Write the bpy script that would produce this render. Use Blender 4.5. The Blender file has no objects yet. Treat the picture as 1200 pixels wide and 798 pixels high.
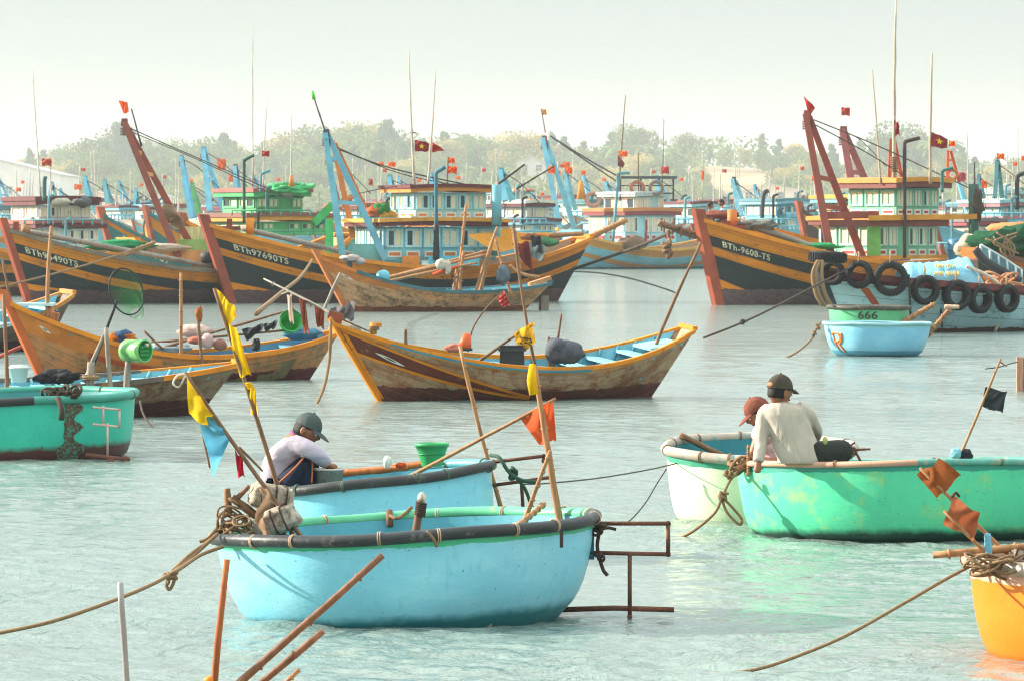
import bpy, math, random
from mathutils import Vector, Matrix, noise as mnoise
sc = bpy.context.scene
COL = sc.collection
R = math.radians
V = Vector
rnd = random.Random(7)
# ---------------------------------------------------------------- camera
FPX, HC, YH = 6000.0, 2.28, 270.0          # focal length in photo pixels, eye height, horizon row
PITCH = math.atan((399 - YH) / FPX)
cd = bpy.data.cameras.new("camera"); cam = bpy.data.objects.new("camera", cd); COL.objects.link(cam)
cam.location = (0, 0, HC); cam.rotation_euler = (math.pi / 2 - PITCH, 0, 0)
cd.sensor_width = 36; cd.lens = 36 * FPX / 1200; cd.clip_start = .5; cd.clip_end = 9000
cd.dof.use_dof = True; cd.dof.focus_distance = 34; cd.dof.aperture_fstop = 26
sc.camera = cam
_F = V((0, math.cos(PITCH), -math.sin(PITCH))); _U = V((0, math.sin(PITCH), math.cos(PITCH))); _R = V((1, 0, 0))
def P(x, y, D):
    d = _F + _R * ((x - 600) / FPX) + _U * ((399 - y) / FPX)
    return V((0, 0, HC)) + d * (D / d.y)
def WP(x, y):                              # point on the water surface seen at that place
    d = _F + _R * ((x - 600) / FPX) + _U * ((399 - y) / FPX)
    return V((0, 0, HC)) + d * (-HC / d.z)
def S(r, g, b, k=1.0):                     # 8 bit colour to linear base colour
    f = lambda c: (c / 255 / 12.92 if c / 255 <= .04045 else ((c / 255 + .055) / 1.055) ** 2.4) * k
    return (f(r), f(g), f(b), 1)
# ---------------------------------------------------------------- node materials
class NT:
    def __init__(s, name):
        s.m = bpy.data.materials.new(name); s.m.use_nodes = True
        s.t = s.m.node_tree; s.n = s.t.nodes; s.l = s.t.links
        s.b = s.n["Principled BSDF"]; s._tc = None
    def new(s, k, **kw):
        n = s.n.new(k)
        for a, v in kw.items(): setattr(n, a, v)
        return n
    def put(s, sock, v):
        if isinstance(v, bpy.types.NodeSocket): s.l.new(v, sock)
        elif v is not None: sock.default_value = v
    def tc(s, k="Object"):
        if not s._tc: s._tc = s.new("ShaderNodeTexCoord")
        return s._tc.outputs[k]
    def map(s, vec, sc_):
        n = s.new("ShaderNodeMapping"); s.l.new(vec, n.inputs[0]); n.inputs["Scale"].default_value = sc_
        return n.outputs[0]
    def noise(s, scale, detail=4, rough=.55, vec=None, dist=0.0):
        n = s.new("ShaderNodeTexNoise"); n.inputs["Scale"].default_value = scale
        n.inputs["Detail"].default_value = detail; n.inputs["Roughness"].default_value = rough
        n.inputs["Distortion"].default_value = dist
        s.l.new(vec if vec is not None else s.tc(), n.inputs["Vector"]); return n.outputs["Fac"]
    def ramp(s, fac, stops, mode="LINEAR"):
        n = s.new("ShaderNodeValToRGB"); r = n.color_ramp; r.interpolation = mode
        while len(r.elements) < len(stops): r.elements.new(.5)
        for e, (p, c) in zip(r.elements, stops):
            e.position = p; e.color = c if isinstance(c, tuple) else (c, c, c, 1)
        s.put(n.inputs[0], fac); return n.outputs[0]
    def step(s, fac, lo, hi): return s.ramp(fac, [(lo, 0.0), (hi, 1.0)])
    def mix(s, f, a, b, bt="MIX"):
        n = s.new("ShaderNodeMix", data_type="RGBA", blend_type=bt)
        s.put(n.inputs[0], f); s.put(n.inputs[6], a); s.put(n.inputs[7], b); return n.outputs[2]
    def math(s, op, a, b=None):
        n = s.new("ShaderNodeMath", operation=op); s.put(n.inputs[0], a)
        if b is not None: s.put(n.inputs[1], b)
        return n.outputs[0]
    def sep(s, vec):
        n = s.new("ShaderNodeSeparateXYZ"); s.l.new(vec, n.inputs[0]); return n.outputs
    def bump(s, h, st=.3, d=.02):
        n = s.new("ShaderNodeBump"); n.inputs["Strength"].default_value = st; n.inputs["Distance"].default_value = d
        s.l.new(h, n.inputs["Height"]); s.l.new(n.outputs[0], s.b.inputs["Normal"])
    def out(s, col=None, rough=None, spec=None, metal=None):
        s.put(s.b.inputs["Base Color"], col); s.put(s.b.inputs["Roughness"], rough)
        s.put(s.b.inputs["Specular IOR Level"], spec); s.put(s.b.inputs["Metallic"], metal); return s.m
def mul(c, k): return (min(1, c[0] * k), min(1, c[1] * k), min(1, c[2] * k), 1)
_mc = {}
def paint(c, rough=.5, var=.3, scale=2.5, dirt=None, damt=.25, spec=.35):
    key = ("paint", c, rough, var, scale, dirt, damt)
    if key in _mc: return _mc[key]
    n = NT("paint"); f = n.noise(scale, 5)
    col = n.mix(n.step(f, .3, .7), mul(c, 1 - var), mul(c, 1 + var * .5))
    d = dirt or mul(c, .45)
    g = n.noise(scale * 4, 6, .7)
    col = n.mix(n.step(g, .72 - damt * .5, .82 - damt * .3), col, d)
    n.bump(n.noise(scale * 8, 4), .25, .01)
    _mc[key] = n.out(col, rough, spec); return _mc[key]
def weathered(c, rough=.55, rust=S(120, 84, 56)):
    key = ("weathered", c, rough)
    if key in _mc: return _mc[key]
    n = NT("weathered_paint"); f = n.noise(1.1, 5); col = n.mix(n.step(f, .3, .7), mul(c, .82), mul(c, 1.08))
    st = n.noise(5, 5, .65, n.map(n.tc(), (1, 1, .16)), .3); col = n.mix(n.math("MULTIPLY", n.step(st, .54, .72), .6), col, rust)
    g = n.noise(6, 6, .75); col = n.mix(n.math("MULTIPLY", n.step(g, .60, .66), .7), col, mul(rust, .6)); n.bump(g, .3, .02)
    _mc[key] = n.out(col, rough, .3); return _mc[key]
def wood(c=S(140, 105, 75), rough=.7, stretch=(8, 8, .8), var=.45):
    key = ("wood", c, stretch, var)
    if key in _mc: return _mc[key]
    n = NT("wood"); v = n.map(n.tc(), stretch); f = n.noise(3, 6, .65, v)
    g = n.noise(1.3, 4)
    col = n.mix(n.step(f, .3, .72), mul(c, 1 - var), mul(c, 1 + var * .6))
    col = n.mix(n.step(g, .55, .75), col, mul(c, .55))
    n.bump(f, .4, .01); _mc[key] = n.out(col, rough, .25); return _mc[key]
def cloth(c, rough=.85, var=.25, scale=9, trans=.25):
    key = ("cloth", c, var, scale)
    if key in _mc: return _mc[key]
    n = NT("cloth"); f = n.noise(scale, 4)
    col = n.mix(n.step(f, .3, .7), mul(c, 1 - var), mul(c, 1 + var * .3))
    n.bump(n.noise(scale * 1.6, 3, .5), .5, .03)
    m = n.out(col, rough, .15)
    if trans:
        tr = n.new("ShaderNodeBsdfTranslucent"); n.l.new(col, tr.inputs[0])
        mx = n.new("ShaderNodeMixShader"); mx.inputs[0].default_value = trans
        o = n.n["Material Output"]; n.l.new(n.b.outputs[0], mx.inputs[1]); n.l.new(tr.outputs[0], mx.inputs[2]); n.l.new(mx.outputs[0], o.inputs[0])
    _mc[key] = m; return m
def hullmat(bands, boot=None, zboot=.3, wear=None, wamt=.4, planks=.22, wedge=None, wscale=1.6, rough=.55, boot2=None):
    """bands: (metres below the sheer, colour) painted strakes; boot: antifouling below zboot; wear: bare timber showing."""
    n = NT("hull_paint"); uv = n.tc("UV"); x, y, _ = n.sep(uv); zz = n.sep(n.tc())[2]
    jit = n.noise(5, 4); yj = n.math("ADD", y, n.math("MULTIPLY", n.math("SUBTRACT", jit, .5), .03))
    st = []; p = 0
    for d, c in bands: st.append((min(p / 4, .999), c)); p = d
    col = n.ramp(n.math("DIVIDE", yj, 4.0), st, "CONSTANT")
    long_ = n.map(uv, (1.0, 2.6, 1)); f1 = n.noise(wscale, 8, .68, long_, .4); f2 = n.noise(wscale * 4.5, 6, .7)
    f0 = n.noise(.9, 3)
    col = n.mix(n.step(f0, .3, .75), col, n.mix(1.0, col, (.72, .7, .68, 1), "MULTIPLY"))
    if wear:
        w = n.math("MULTIPLY", n.step(f1, .62 - wamt * .4, .72 - wamt * .3), n.step(f2, .38, .56))
        col = n.mix(w, col, n.mix(n.step(f2, .4, .7), wear, mul(wear, .45)))
    fs = n.noise(14, 4, .6, n.map(uv, (1, .12, 1)))                   # runs and drips
    col = n.mix(n.math("MULTIPLY", n.step(fs, .6, .8), .45), col, mul(wear or (.1, .08, .07, 1), .5))
    if wedge:
        xo, zo, xl, wc = wedge
        lim = n.math("ADD", n.math("MULTIPLY", n.math("SUBTRACT", 1.0, n.math("DIVIDE", x, xl)), zo), zboot)
        col = n.mix(n.math("LESS_THAN", zz, lim), col, wc)
    if boot:
        zj = n.math("ADD", zz, n.math("MULTIPLY", n.math("SUBTRACT", n.noise(2.2, 6, .7), .5), .22))
        bc = n.mix(n.step(f2, .35, .68), boot, boot2 or mul(boot, .5))
        col = n.mix(n.math("LESS_THAN", zj, zboot), col, bc)
    wv = n.math("FRACT", n.math("DIVIDE", y, planks))                   # plank seams
    seam = n.math("MULTIPLY", n.math("LESS_THAN", wv, .07), n.step(f1, .25, .5))
    col = n.mix(n.math("MULTIPLY", seam, .6), col, mul(wear or (.1, .08, .07, 1), .3))
    hgt = n.math("ADD", n.math("MULTIPLY", f2, .5), n.math("MULTIPLY", n.math("LESS_THAN", wv, .07), -.5))
    n.bump(hgt, .5, .02)
    return n.out(col, rough, .3)
def bowlmat(c, patch=None, base=None, zbase=.08, under_rim=None, hr=.5, patch2=None, pamt=.5, rust=None):
    n = NT("resin_hull"); zz = n.sep(n.tc())[2]
    f = n.noise(1.8, 6, .6); g = n.noise(7, 6, .7, n.map(n.tc(), (1, 1, 2.2))); s_ = n.noise(22, 5, .6, n.map(n.tc(), (1, 1, .25)))
    col = n.mix(n.step(f, .3, .7), mul(c, .92), mul(c, 1.08))
    if patch: col = n.mix(n.math("MULTIPLY", n.step(n.noise(2.3, 5, .6, n.map(n.tc(), (1, 1, 2.2))), .60 - pamt * .2, .78 - pamt * .1), .55), col, patch)
    if patch2: col = n.mix(n.math("MULTIPLY", n.step(n.noise(3.1, 5, .65, n.map(n.tc(), (1.2, 1.2, 1.6))), .54, .70), .5), col, patch2)
    if rust: col = n.mix(n.math("MULTIPLY", n.step(n.noise(9, 6, .75), .62, .68), .8), col, rust)
    col = n.mix(n.math("MULTIPLY", n.step(s_, .56, .74), .38), col, mul(c, .66))
    col = n.mix(n.math("MULTIPLY", n.step(g, .62, .72), .35), col, mul(c, 1.35))
    if under_rim:
        zj = n.math("ADD", zz, n.math("MULTIPLY", n.math("SUBTRACT", g, .5), .05))
        col = n.mix(n.math("GREATER_THAN", zj, hr - .06), col, under_rim)
    if base:
        zj = n.math("ADD", zz, n.math("MULTIPLY", n.math("SUBTRACT", n.noise(6, 6, .7), .5), .09))
        col = n.mix(n.step(zj, zbase - .02, zbase + .035), base, col)
    sc1 = n.noise(30, 3, .6, n.map(n.tc(), (.25, .25, 3)), .6); col = n.mix(n.math("MULTIPLY", n.step(sc1, .66, .72), .35), col, mul(c, .5))
    spk = n.noise(45, 2, .5); col = n.mix(n.math("MULTIPLY", n.step(spk, .70, .74), .6), col, S(90, 84, 70))
    ck = n.new("ShaderNodeTexWave"); ck.bands_direction = "Z"; ck.inputs["Scale"].default_value = 9; ck.inputs["Distortion"].default_value = 2.5; ck.inputs["Detail"].default_value = 2; n.l.new(n.tc(), ck.inputs[0])
    n.bump(n.math("ADD", n.math("MULTIPLY", f, .6), n.math("ADD", n.math("MULTIPLY", g, .35), n.math("MULTIPLY", ck.outputs["Fac"], .012))), .22, .05)
    return n.out(col, .42, .35)
# ---------------------------------------------------------------- mesh builder
class MB:
    def __init__(s): s.v = []; s.f = []; s.mi = []; s.uv = {}; s.flat = set()
    def add(s, vs, fs, mi=0, uvs=None, flat=False):
        o = len(s.v); s.v += [V(p) for p in vs]
        for f in fs:
            if flat: s.flat.add(len(s.f))
            s.f.append(tuple(i + o for i in f)); s.mi.append(mi)
        if uvs:
            for i, u in enumerate(uvs): s.uv[i + o] = u
        return s
    def box(s, c, d, rot=None, mi=0, taper=1.0):
        c = V(c); x, y, z = d[0] / 2, d[1] / 2, d[2] / 2; t = taper
        p = [V((-x, -y, -z)), V((x, -y, -z)), V((x, y, -z)), V((-x, y, -z)), V((-x * t, -y * t, z)), V((x * t, -y * t, z)), V((x * t, y * t, z)), V((-x * t, y * t, z))]
        if rot is not None: p = [rot @ q for q in p]
        return s.add([c + q for q in p], [(3, 2, 1, 0), (4, 5, 6, 7), (0, 1, 5, 4), (1, 2, 6, 5), (2, 3, 7, 6), (3, 0, 4, 7)], mi, flat=True)
    def beam(s, a, b, w, h, mi=0, up=V((0, 0, 1)), t=1.0):
        a = V(a); b = V(b); d = (b - a).normalized(); sd = d.cross(up)
        if sd.length < 1e-4: sd = d.cross(V((0, 1, 0)))
        sd.normalize(); u = sd.cross(d)
        p = []
        for q, k in ((a, 1), (b, t)):
            for i, j in ((-1, -1), (1, -1), (1, 1), (-1, 1)): p.append(q + sd * (w / 2 * i * k) + u * (h / 2 * j * k))
        return s.add(p, [(0, 1, 2, 3), (7, 6, 5, 4), (0, 4, 5, 1), (1, 5, 6, 2), (2, 6, 7, 3), (3, 7, 4, 0)], mi, flat=True)
    def tube(s, pts, r, n=8, mi=0, closed=False, caps=True):
        pts = [V(p) for p in pts]; N = len(pts); rr = r if isinstance(r, (list, tuple)) else [r] * N
        vs = []; ref = None
        for i, p in enumerate(pts):
            a = pts[(i - 1) % N] if (i > 0 or closed) else p; b = pts[(i + 1) % N] if (i < N - 1 or closed) else p
            d = (b - a).normalized() if (b - a).length > 1e-9 else V((0, 0, 1))
            if ref is None:
                ref = d.cross(V((0, 0, 1)));
                if ref.length < .1: ref = d.cross(V((0, 1, 0)))
                ref.normalize()
            ref = (ref - d * ref.dot(d)); ref = ref.normalized() if ref.length > 1e-6 else d.orthogonal().normalized()
            q = d.cross(ref)
            for k in range(n):
                t = 2 * math.pi * k / n; vs.append(p + (ref * math.cos(t) + q * math.sin(t)) * rr[i])
        fs = []
        for i in range(N if closed else N - 1):
            j = (i + 1) % N
            for k in range(n):
                l = (k + 1) % n; fs.append((i * n + k, i * n + l, j * n + l, j * n + k))
        if caps and not closed: fs.append(tuple(range(n))[::-1]); fs.append(tuple((N - 1) * n + k for k in range(n)))
        return s.add(vs, fs, mi)
    def grid(s, rows, mi=0, cu=False, uvs=None, flip=False):
        n = len(rows[0]); vs = [p for r in rows for p in r]; fs = []
        for i in range(len(rows) - 1):
            for k in range(n if cu else n - 1):
                l = (k + 1) % n; q = (i * n + k, i * n + l, (i + 1) * n + l, (i + 1) * n + k)
                fs.append(q[::-1] if flip else q)
        return s.add(vs, fs, mi, [u for r in uvs for u in r] if uvs else None)
    def lathe(s, prof, n=64, c=(0, 0, 0), mi=0, wob=None, a0=0, a1=2 * math.pi, M=None):
        c = V(c); full = abs(a1 - a0 - 2 * math.pi) < 1e-6; m = n if full else n + 1; rows = []
        for r, z in prof:
            row = []
            for k in range(m):
                a = a0 + (a1 - a0) * k / n; w = wob(a) if wob else 1
                p = V((r * w * math.cos(a), r * w * math.sin(a), z)); row.append(c + (M @ p if M else p))
            rows.append(row)
        return s.grid(rows, mi, full, flip=False)
    def sphere(s, c, r, n=12, m=8, mi=0, M=None, fn=None):
        c = V(c); r = V(r) if not isinstance(r, (int, float)) else V((r, r, r)); rows = []
        for i in range(m + 1):
            t = -math.pi / 2 + math.pi * i / m; row = []
            for k in range(n):
                a = 2 * math.pi * k / n; d = V((math.cos(t) * math.cos(a), math.cos(t) * math.sin(a), math.sin(t)))
                p = V((d.x * r.x, d.y * r.y, d.z * r.z))
                if fn: p = fn(d, p)
                row.append(c + (M @ p if M else p))
            rows.append(row)
        return s.grid(rows, mi, True)
    def torus(s, c, R_, r, M=None, n=32, m=10, mi=0, sq=1.0):
        c = V(c); rows = []
        for i in range(n + 1):
            a = 2 * math.pi * i / n; row = []
            for k in range(m):
                b = 2 * math.pi * k / m; p = V(((R_ + r * math.cos(b)) * math.cos(a), (R_ + r * math.cos(b)) * math.sin(a), r * sq * math.sin(b)))
                row.append(c + (M @ p if M else p))
            rows.append(row)
        return s.grid(rows, mi, True)
    def mesh(s, name, inv=None):
        me = bpy.data.meshes.new(name)
        me.from_pydata([(inv @ p if inv else p) for p in s.v], [], s.f); me.update()
        me.polygons.foreach_set("material_index", s.mi)
        me.polygons.foreach_set("use_smooth", [i not in s.flat for i in range(len(s.f))])
        if s.uv:
            l = me.uv_layers.new(name="UVMap")
            for lp in me.loops: l.data[lp.index].uv = s.uv.get(lp.vertex_index, (0, 0))
        return me
def catmull(pts, k=8):
    pts = [V(p) for p in pts]
    if len(pts) < 3: return [pts[0].lerp(pts[-1], i / k) for i in range(k + 1)]
    q = [pts[0] * 2 - pts[1]] + pts + [pts[-1] * 2 - pts[-2]]; o = []
    for i in range(1, len(q) - 2):
        a, b, c, d = q[i - 1], q[i], q[i + 1], q[i + 2]
        for j in range(k):
            t = j / k; o.append(.5 * ((2 * b) + (c - a) * t + (2 * a - 5 * b + 4 * c - d) * t * t + (3 * b - a - 3 * c + d) * t ** 3))
    o.append(pts[-1]); return o
# ---------------------------------------------------------------- things
def tag(o, label=None, cat=None, group=None, kind=None):
    if label: o["label"] = label
    if cat: o["category"] = cat
    if group: o["group"] = group
    if kind: o["kind"] = kind
    return o
def link(name, mb, mats, parent=None, inv=None):
    me = mb.mesh(name, inv)
    for m in (mats if isinstance(mats, (list, tuple)) else [mats]): me.materials.append(m)
    o = bpy.data.objects.new(name, me); COL.objects.link(o)
    if parent: o.parent = parent
    return o
class Thing:
    """An Empty at the thing's base; parts hold vertices in its local frame."""
    def __init__(s, name, label, cat, loc=(0, 0, 0), rot=(0, 0, 0), group=None):
        s.o = bpy.data.objects.new(name, None); COL.objects.link(s.o)
        from mathutils import Euler
        s.o.location = loc; s.o.rotation_euler = rot
        s.M = Matrix.Translation(V(loc)) @ Euler(rot).to_matrix().to_4x4(); s.inv = s.M.inverted()
        tag(s.o, label, cat, group)
    def part(s, name, mb, mats, parent=None, world=True, label=None):
        o = link(name, mb, mats, parent or s.o, s.inv if world else None)
        if label: o["label"] = label
        return o
    def loc(s, p): return s.inv @ V(p)
def single(name, mb, mats, label, cat, group=None, kind=None):
    """a thing that is one mesh: origin at its own base"""
    lo = V((sum(p.x for p in mb.v), sum(p.y for p in mb.v), 0)) / len(mb.v); lo.z = min(p.z for p in mb.v)
    o = link(name, mb, mats, None, Matrix.Translation(-lo)); o.location = lo
    return tag(o, label, cat, group, kind)
import os
K = 2.3                                            # the far shore lies more than a kilometre off
# ---------------------------------------------------------------- light, sky, water, land
SUN_EL, SUN_B = R(22), R(14)                    # sun on the left, a little behind the boats
sdir = V((-math.cos(SUN_B) * math.cos(SUN_EL), math.sin(SUN_B) * math.cos(SUN_EL), math.sin(SUN_EL)))
w = bpy.data.worlds.new("World"); sc.world = w; w.use_nodes = True
wn = w.node_tree; sky = wn.nodes.new("ShaderNodeTexSky"); sky.sky_type = "NISHITA"; sky.sun_disc = False
sky.sun_elevation = SUN_EL; sky.sun_rotation = -(math.pi / 2 - SUN_B)
sky.air_density = 1.0; sky.dust_density = 1.0; sky.ozone_density = 0.6; sky.altitude = 0
tint = wn.nodes.new("ShaderNodeMix"); tint.data_type = "RGBA"; tint.blend_type = "MULTIPLY"; tint.inputs[0].default_value = 1
tint.inputs[7].default_value = (.42, .44, .47, 1)
veil = wn.nodes.new("ShaderNodeMix"); veil.data_type = "RGBA"; veil.inputs[0].default_value = .85; 
# thin white cloud veil over the whole sky, brighter overhead as a real overcast is
wtc = wn.nodes.new("ShaderNodeTexCoord"); wsx = wn.nodes.new("ShaderNodeSeparateXYZ"); wma = wn.nodes.new("ShaderNodeMath"); wma.operation = "MULTIPLY_ADD"; wma.use_clamp = False; wma.inputs[1].default_value = 4.6; wma.inputs[2].default_value = 1.0
wmx = wn.nodes.new("ShaderNodeMath"); wmx.operation = "MAXIMUM"; wmx.inputs[1].default_value = 0
wvm = wn.nodes.new("ShaderNodeVectorMath"); wvm.operation = "SCALE"; wvm.inputs[0].default_value = (1.56, 1.74, 1.72)
wn.links.new(wtc.outputs["Generated"], wsx.inputs[0]); wn.links.new(wsx.outputs[2], wmx.inputs[0]); wn.links.new(wmx.outputs[0], wma.inputs[0]); wn.links.new(wma.outputs[0], wvm.inputs["Scale"]); wn.links.new(wvm.outputs[0], veil.inputs[7])
wn.links.new(sky.outputs[0], tint.inputs[6]); wn.links.new(tint.outputs[2], veil.inputs[6]); wn.links.new(veil.outputs[2], wn.nodes["Background"].inputs[0])
wn.nodes["Background"].inputs[1].default_value = .13
sl = bpy.data.lights.new("sun", "SUN"); sl.energy = 5.0; sl.angle = R(.6); sl.color = (1, .9, .78)
so = bpy.data.objects.new("sun", sl); COL.objects.link(so); so.rotation_euler = sdir.to_track_quat("Z", "Y").to_euler(); so.location = (-40, 20, 60)
vs = sc.view_settings; vs.view_transform = "Standard"; vs.look = "None"; vs.exposure = 1.15; vs.gamma = 1; vs.use_curve_mapping = False
cy = sc.cycles; cy.use_denoising = True; cy.max_bounces = 6; cy.volume_bounces = 1; cy.caustics_reflective = False; cy.caustics_refractive = False
cy.transparent_max_bounces = 12; cy.sample_clamp_indirect = 6; cy.filter_width = 1.15

def water_mat():
    n = NT("sea_water"); o = n.tc()
    big = n.noise(.45, 3, .5, n.map(o, (.8, 1, 1)), .6); mid = n.noise(1.7, 5, .62, n.map(o, (.9, 1, 1)), .8); sm = n.noise(6.0, 4, .6, n.map(o, (.9, 1, 1)), .5)
    h = n.math("ADD", n.math("MULTIPLY", big, .9), n.math("ADD", n.math("MULTIPLY", mid, .5), n.math("MULTIPLY", sm, .2)))
    n.bump(h, 1.0, WAVE)
    col = n.mix(n.noise(.05, 3), S(116, 132, 126), S(126, 142, 135))
    n.b.inputs["IOR"].default_value = 1.33
    return n.out(col, .09, .5)
WAVE = .15
import numpy as np
def water_mesh():
    """one sheet: real wind chop where the boats lie, running out flat all round"""
    D0, D1, nc = 15.0, 340.0, 400; q = [D0]
    while q[-1] < D1: q.append(q[-1] + min(2.2, max(.028, q[-1] ** 2 * 2.8e-5)))
    q = np.array(q); q = q * D1 / q[-1] if False else q; nr = len(q); dy = np.gradient(q)
    u = np.linspace(-1, 1, nc); hw = 1.2 + .165 * q; X = hw[:, None] * u[None, :]; Y = np.repeat(q[:, None], nc, 1); dx = hw * 2 / nc
    rg = np.random.RandomState(11); H = np.zeros_like(X); N = 90
    pat = .75 + .45 * np.sin(X * .35 + 1.3 * np.sin(Y * .21)) * np.sin(Y * .16 + .8 * np.sin(X * .5)) + .25 * np.sin(X * .9 + Y * .5)
    for k in range(N):
        lam = .085 * (1.2 / .085) ** rg.rand() ** 1.15; th = rg.normal(.35, .62); kx, ky = np.sin(th) * 2 * np.pi / lam, np.cos(th) * 2 * np.pi / lam
        w_ = np.clip((2 * np.pi / abs(ky) / dy - 2.2) / 2, 0, 1) * np.clip((2 * np.pi / abs(kx) / dx - 2.2) / 2, 0, 1)
        a = SLOPE / np.sqrt(N / 2) * lam / (2 * np.pi) * (.6 if lam > .7 else 1.45 if lam < .32 else 1)
        H += a * w_[:, None] * np.sin(kx * X + ky * Y + rg.rand() * 6.283 + .7 * np.sin(X * .23 + k) + .5 * np.sin(Y * .19 + 2 * k))
    H *= np.clip(pat, .35, 1.3); H += 6.0 * H * np.abs(H)
    e = np.clip((1 - np.abs(u)) / .08, 0, 1)[None, :] * np.clip((D1 - q) / 60, 0, 1)[:, None] * np.clip((q - D0) / 1.5, 0, 1)[:, None]
    Z = H * e; co = np.stack([X, Y, Z], -1).reshape(-1, 3); B = 3400.0
    ext = np.array([[-B, -60, 0], [B, -60, 0], [B, D0, 0], [-B, D0, 0], [B, D1, 0], [-B, D1, 0], [B, 1400, 0], [-B, 1400, 0]]); ext[4:6, 1] = q[-1]; ext[6:, 1] = 560 * K + 90; n0 = len(co); co = np.vstack([co, ext])
    ii = (np.arange(nr - 1)[:, None] * nc + np.arange(nc - 1)[None, :]).reshape(-1); quads = np.stack([ii, ii + 1, ii + nc + 1, ii + nc], -1)
    a, b, c, d = 0, nc - 1, (nr - 1) * nc, nr * nc - 1
    extra = [[n0, n0 + 1, n0 + 2, n0 + 3], [n0 + 3, a, c, n0 + 5], [b, n0 + 2, n0 + 4, d], [n0 + 5, n0 + 4, n0 + 6, n0 + 7]]
    F = np.vstack([quads, np.array(extra)]).astype(np.int32); me = bpy.data.meshes.new("water")
    me.vertices.add(len(co)); me.vertices.foreach_set("co", co.astype(np.float32).ravel()); me.loops.add(F.size); me.loops.foreach_set("vertex_index", F.ravel())
    me.polygons.add(len(F)); me.polygons.foreach_set("loop_start", np.arange(0, F.size, 4, dtype=np.int32)); me.polygons.foreach_set("use_smooth", np.ones(len(F), dtype=bool)); me.update(calc_edges=True); me.validate()
    me.materials.append(water_mat()); o = bpy.data.objects.new("water", me); COL.objects.link(o); return o
SLOPE = .115
tag(water_mesh(), kind="structure")


def land_z(x, y):
    """beach, low sandy terrace, then a wooded dune ridge"""
    x /= K; y /= K
    t = (y - 560) / 60
    if t < 0: return -4
    z = -1.5 + 4.2 * min(1, t) + .014 * max(0, y - 620)
    z += 2.4 * math.exp(-((y - 930) / 90) ** 2) * (.8 + .25 * math.sin(x * .02 + 1) + .2 * math.sin(x * .053))
    z += 4.6 * math.exp(-((x - 36) / 20) ** 2 - ((y - 900) / 50) ** 2)
    return HC + K * (z - HC + .5 * mnoise.noise(V((x * .03, y * .03, 0))))
mb = MB(); ny, nx = 60, 120
mb.grid([[V((x, y, land_z(x, min(y, 2600)))) for x in [-3400 + 6800 * (.5 + .5 * math.copysign(abs(2 * i / nx - 1) ** 2.2, 2 * i / nx - 1)) for i in range(nx + 1)]] for y in [560 * K + 1900 * K * (j / ny) ** 2.2 for j in range(ny + 1)]])
n = NT("sand"); f = n.noise(.035, 6, .6); g = n.noise(.011, 4)
col = n.mix(n.step(f, .35, .65), S(196, 165, 128), S(150, 124, 92)); col = n.mix(n.math("MULTIPLY", n.step(g, .5, .62), .5), col, S(96, 98, 60)); n.bump(f, .4, 1.0)
tag(link("beach_and_dunes", mb, n.out(col, .9, .1)), kind="structure")

# haze
mb = MB(); mb.box((0, 2890, 34), (7200, 5960, 80))
hz = NT("haze_air"); hz.n.remove(hz.b); pv = hz.new("ShaderNodeVolumePrincipled")
pv.inputs["Color"].default_value = (.92, .96, .96, 1); pv.inputs["Density"].default_value = .00017; pv.inputs["Anisotropy"].default_value = .25
hz.l.new(pv.outputs[0], hz.n["Material Output"].inputs["Volume"])
ho = tag(link("haze", mb, hz.m), kind="stuff")
# ---------------------------------------------------------------- the wood on the far shore
def leafmat(name, a, b, c):
    n = NT(name); oi = n.new("ShaderNodeObjectInfo"); f = n.noise(.35, 4, .6); g = n.noise(2.5, 2)
    col = n.mix(n.step(f, .35, .65), a, b); col = n.mix(n.math("MULTIPLY", n.step(g, .5, .7), .6), col, c)
    h = n.new("ShaderNodeHueSaturation"); n.l.new(col, h.inputs["Color"]); n.l.new(n.math("ADD", n.math("MULTIPLY", oi.outputs["Random"], .5), .75), h.inputs["Value"])
    m = n.out(h.outputs[0], .7, .2); tr = n.new("ShaderNodeBsdfTranslucent"); n.l.new(h.outputs[0], tr.inputs[0])
    mx = n.new("ShaderNodeMixShader"); mx.inputs[0].default_value = .3
    n.l.new(n.b.outputs[0], mx.inputs[1]); n.l.new(tr.outputs[0], mx.inputs[2]); n.l.new(mx.outputs[0], n.n["Material Output"].inputs[0]); return m
LM = [leafmat("broad_leaves", S(66, 92, 40), S(112, 124, 54), S(42, 64, 36)), leafmat("needles", S(44, 82, 54), S(74, 106, 62), S(36, 60, 46)), leafmat("palm_fronds", S(64, 100, 46), S(112, 130, 60), S(50, 76, 42)),
      leafmat("golden_leaves", S(148, 138, 70), S(176, 156, 86), S(104, 108, 54))]
BARK = wood(S(110, 92, 74))
def leafquad(mb, c, s, d=None, r=rnd, asp=1.0):
    a = V((r.uniform(-1, 1), r.uniform(-1, 1), r.uniform(-1, 1))) if d is None else d + V((r.uniform(-.5, .5), r.uniform(-.5, .5), r.uniform(-.5, .5)))
    a.normalize(); b = a.orthogonal().normalized(); b = (b * math.cos(t := r.uniform(0, 6.28)) + a.cross(b) * math.sin(t)).normalized()
    k = s * r.uniform(.6, 1.3)
    mb.add([c - a * k * asp, c + b * k * .55, c + a * k * asp, c - b * k * .55], [(0, 1, 2, 3)])
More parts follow.
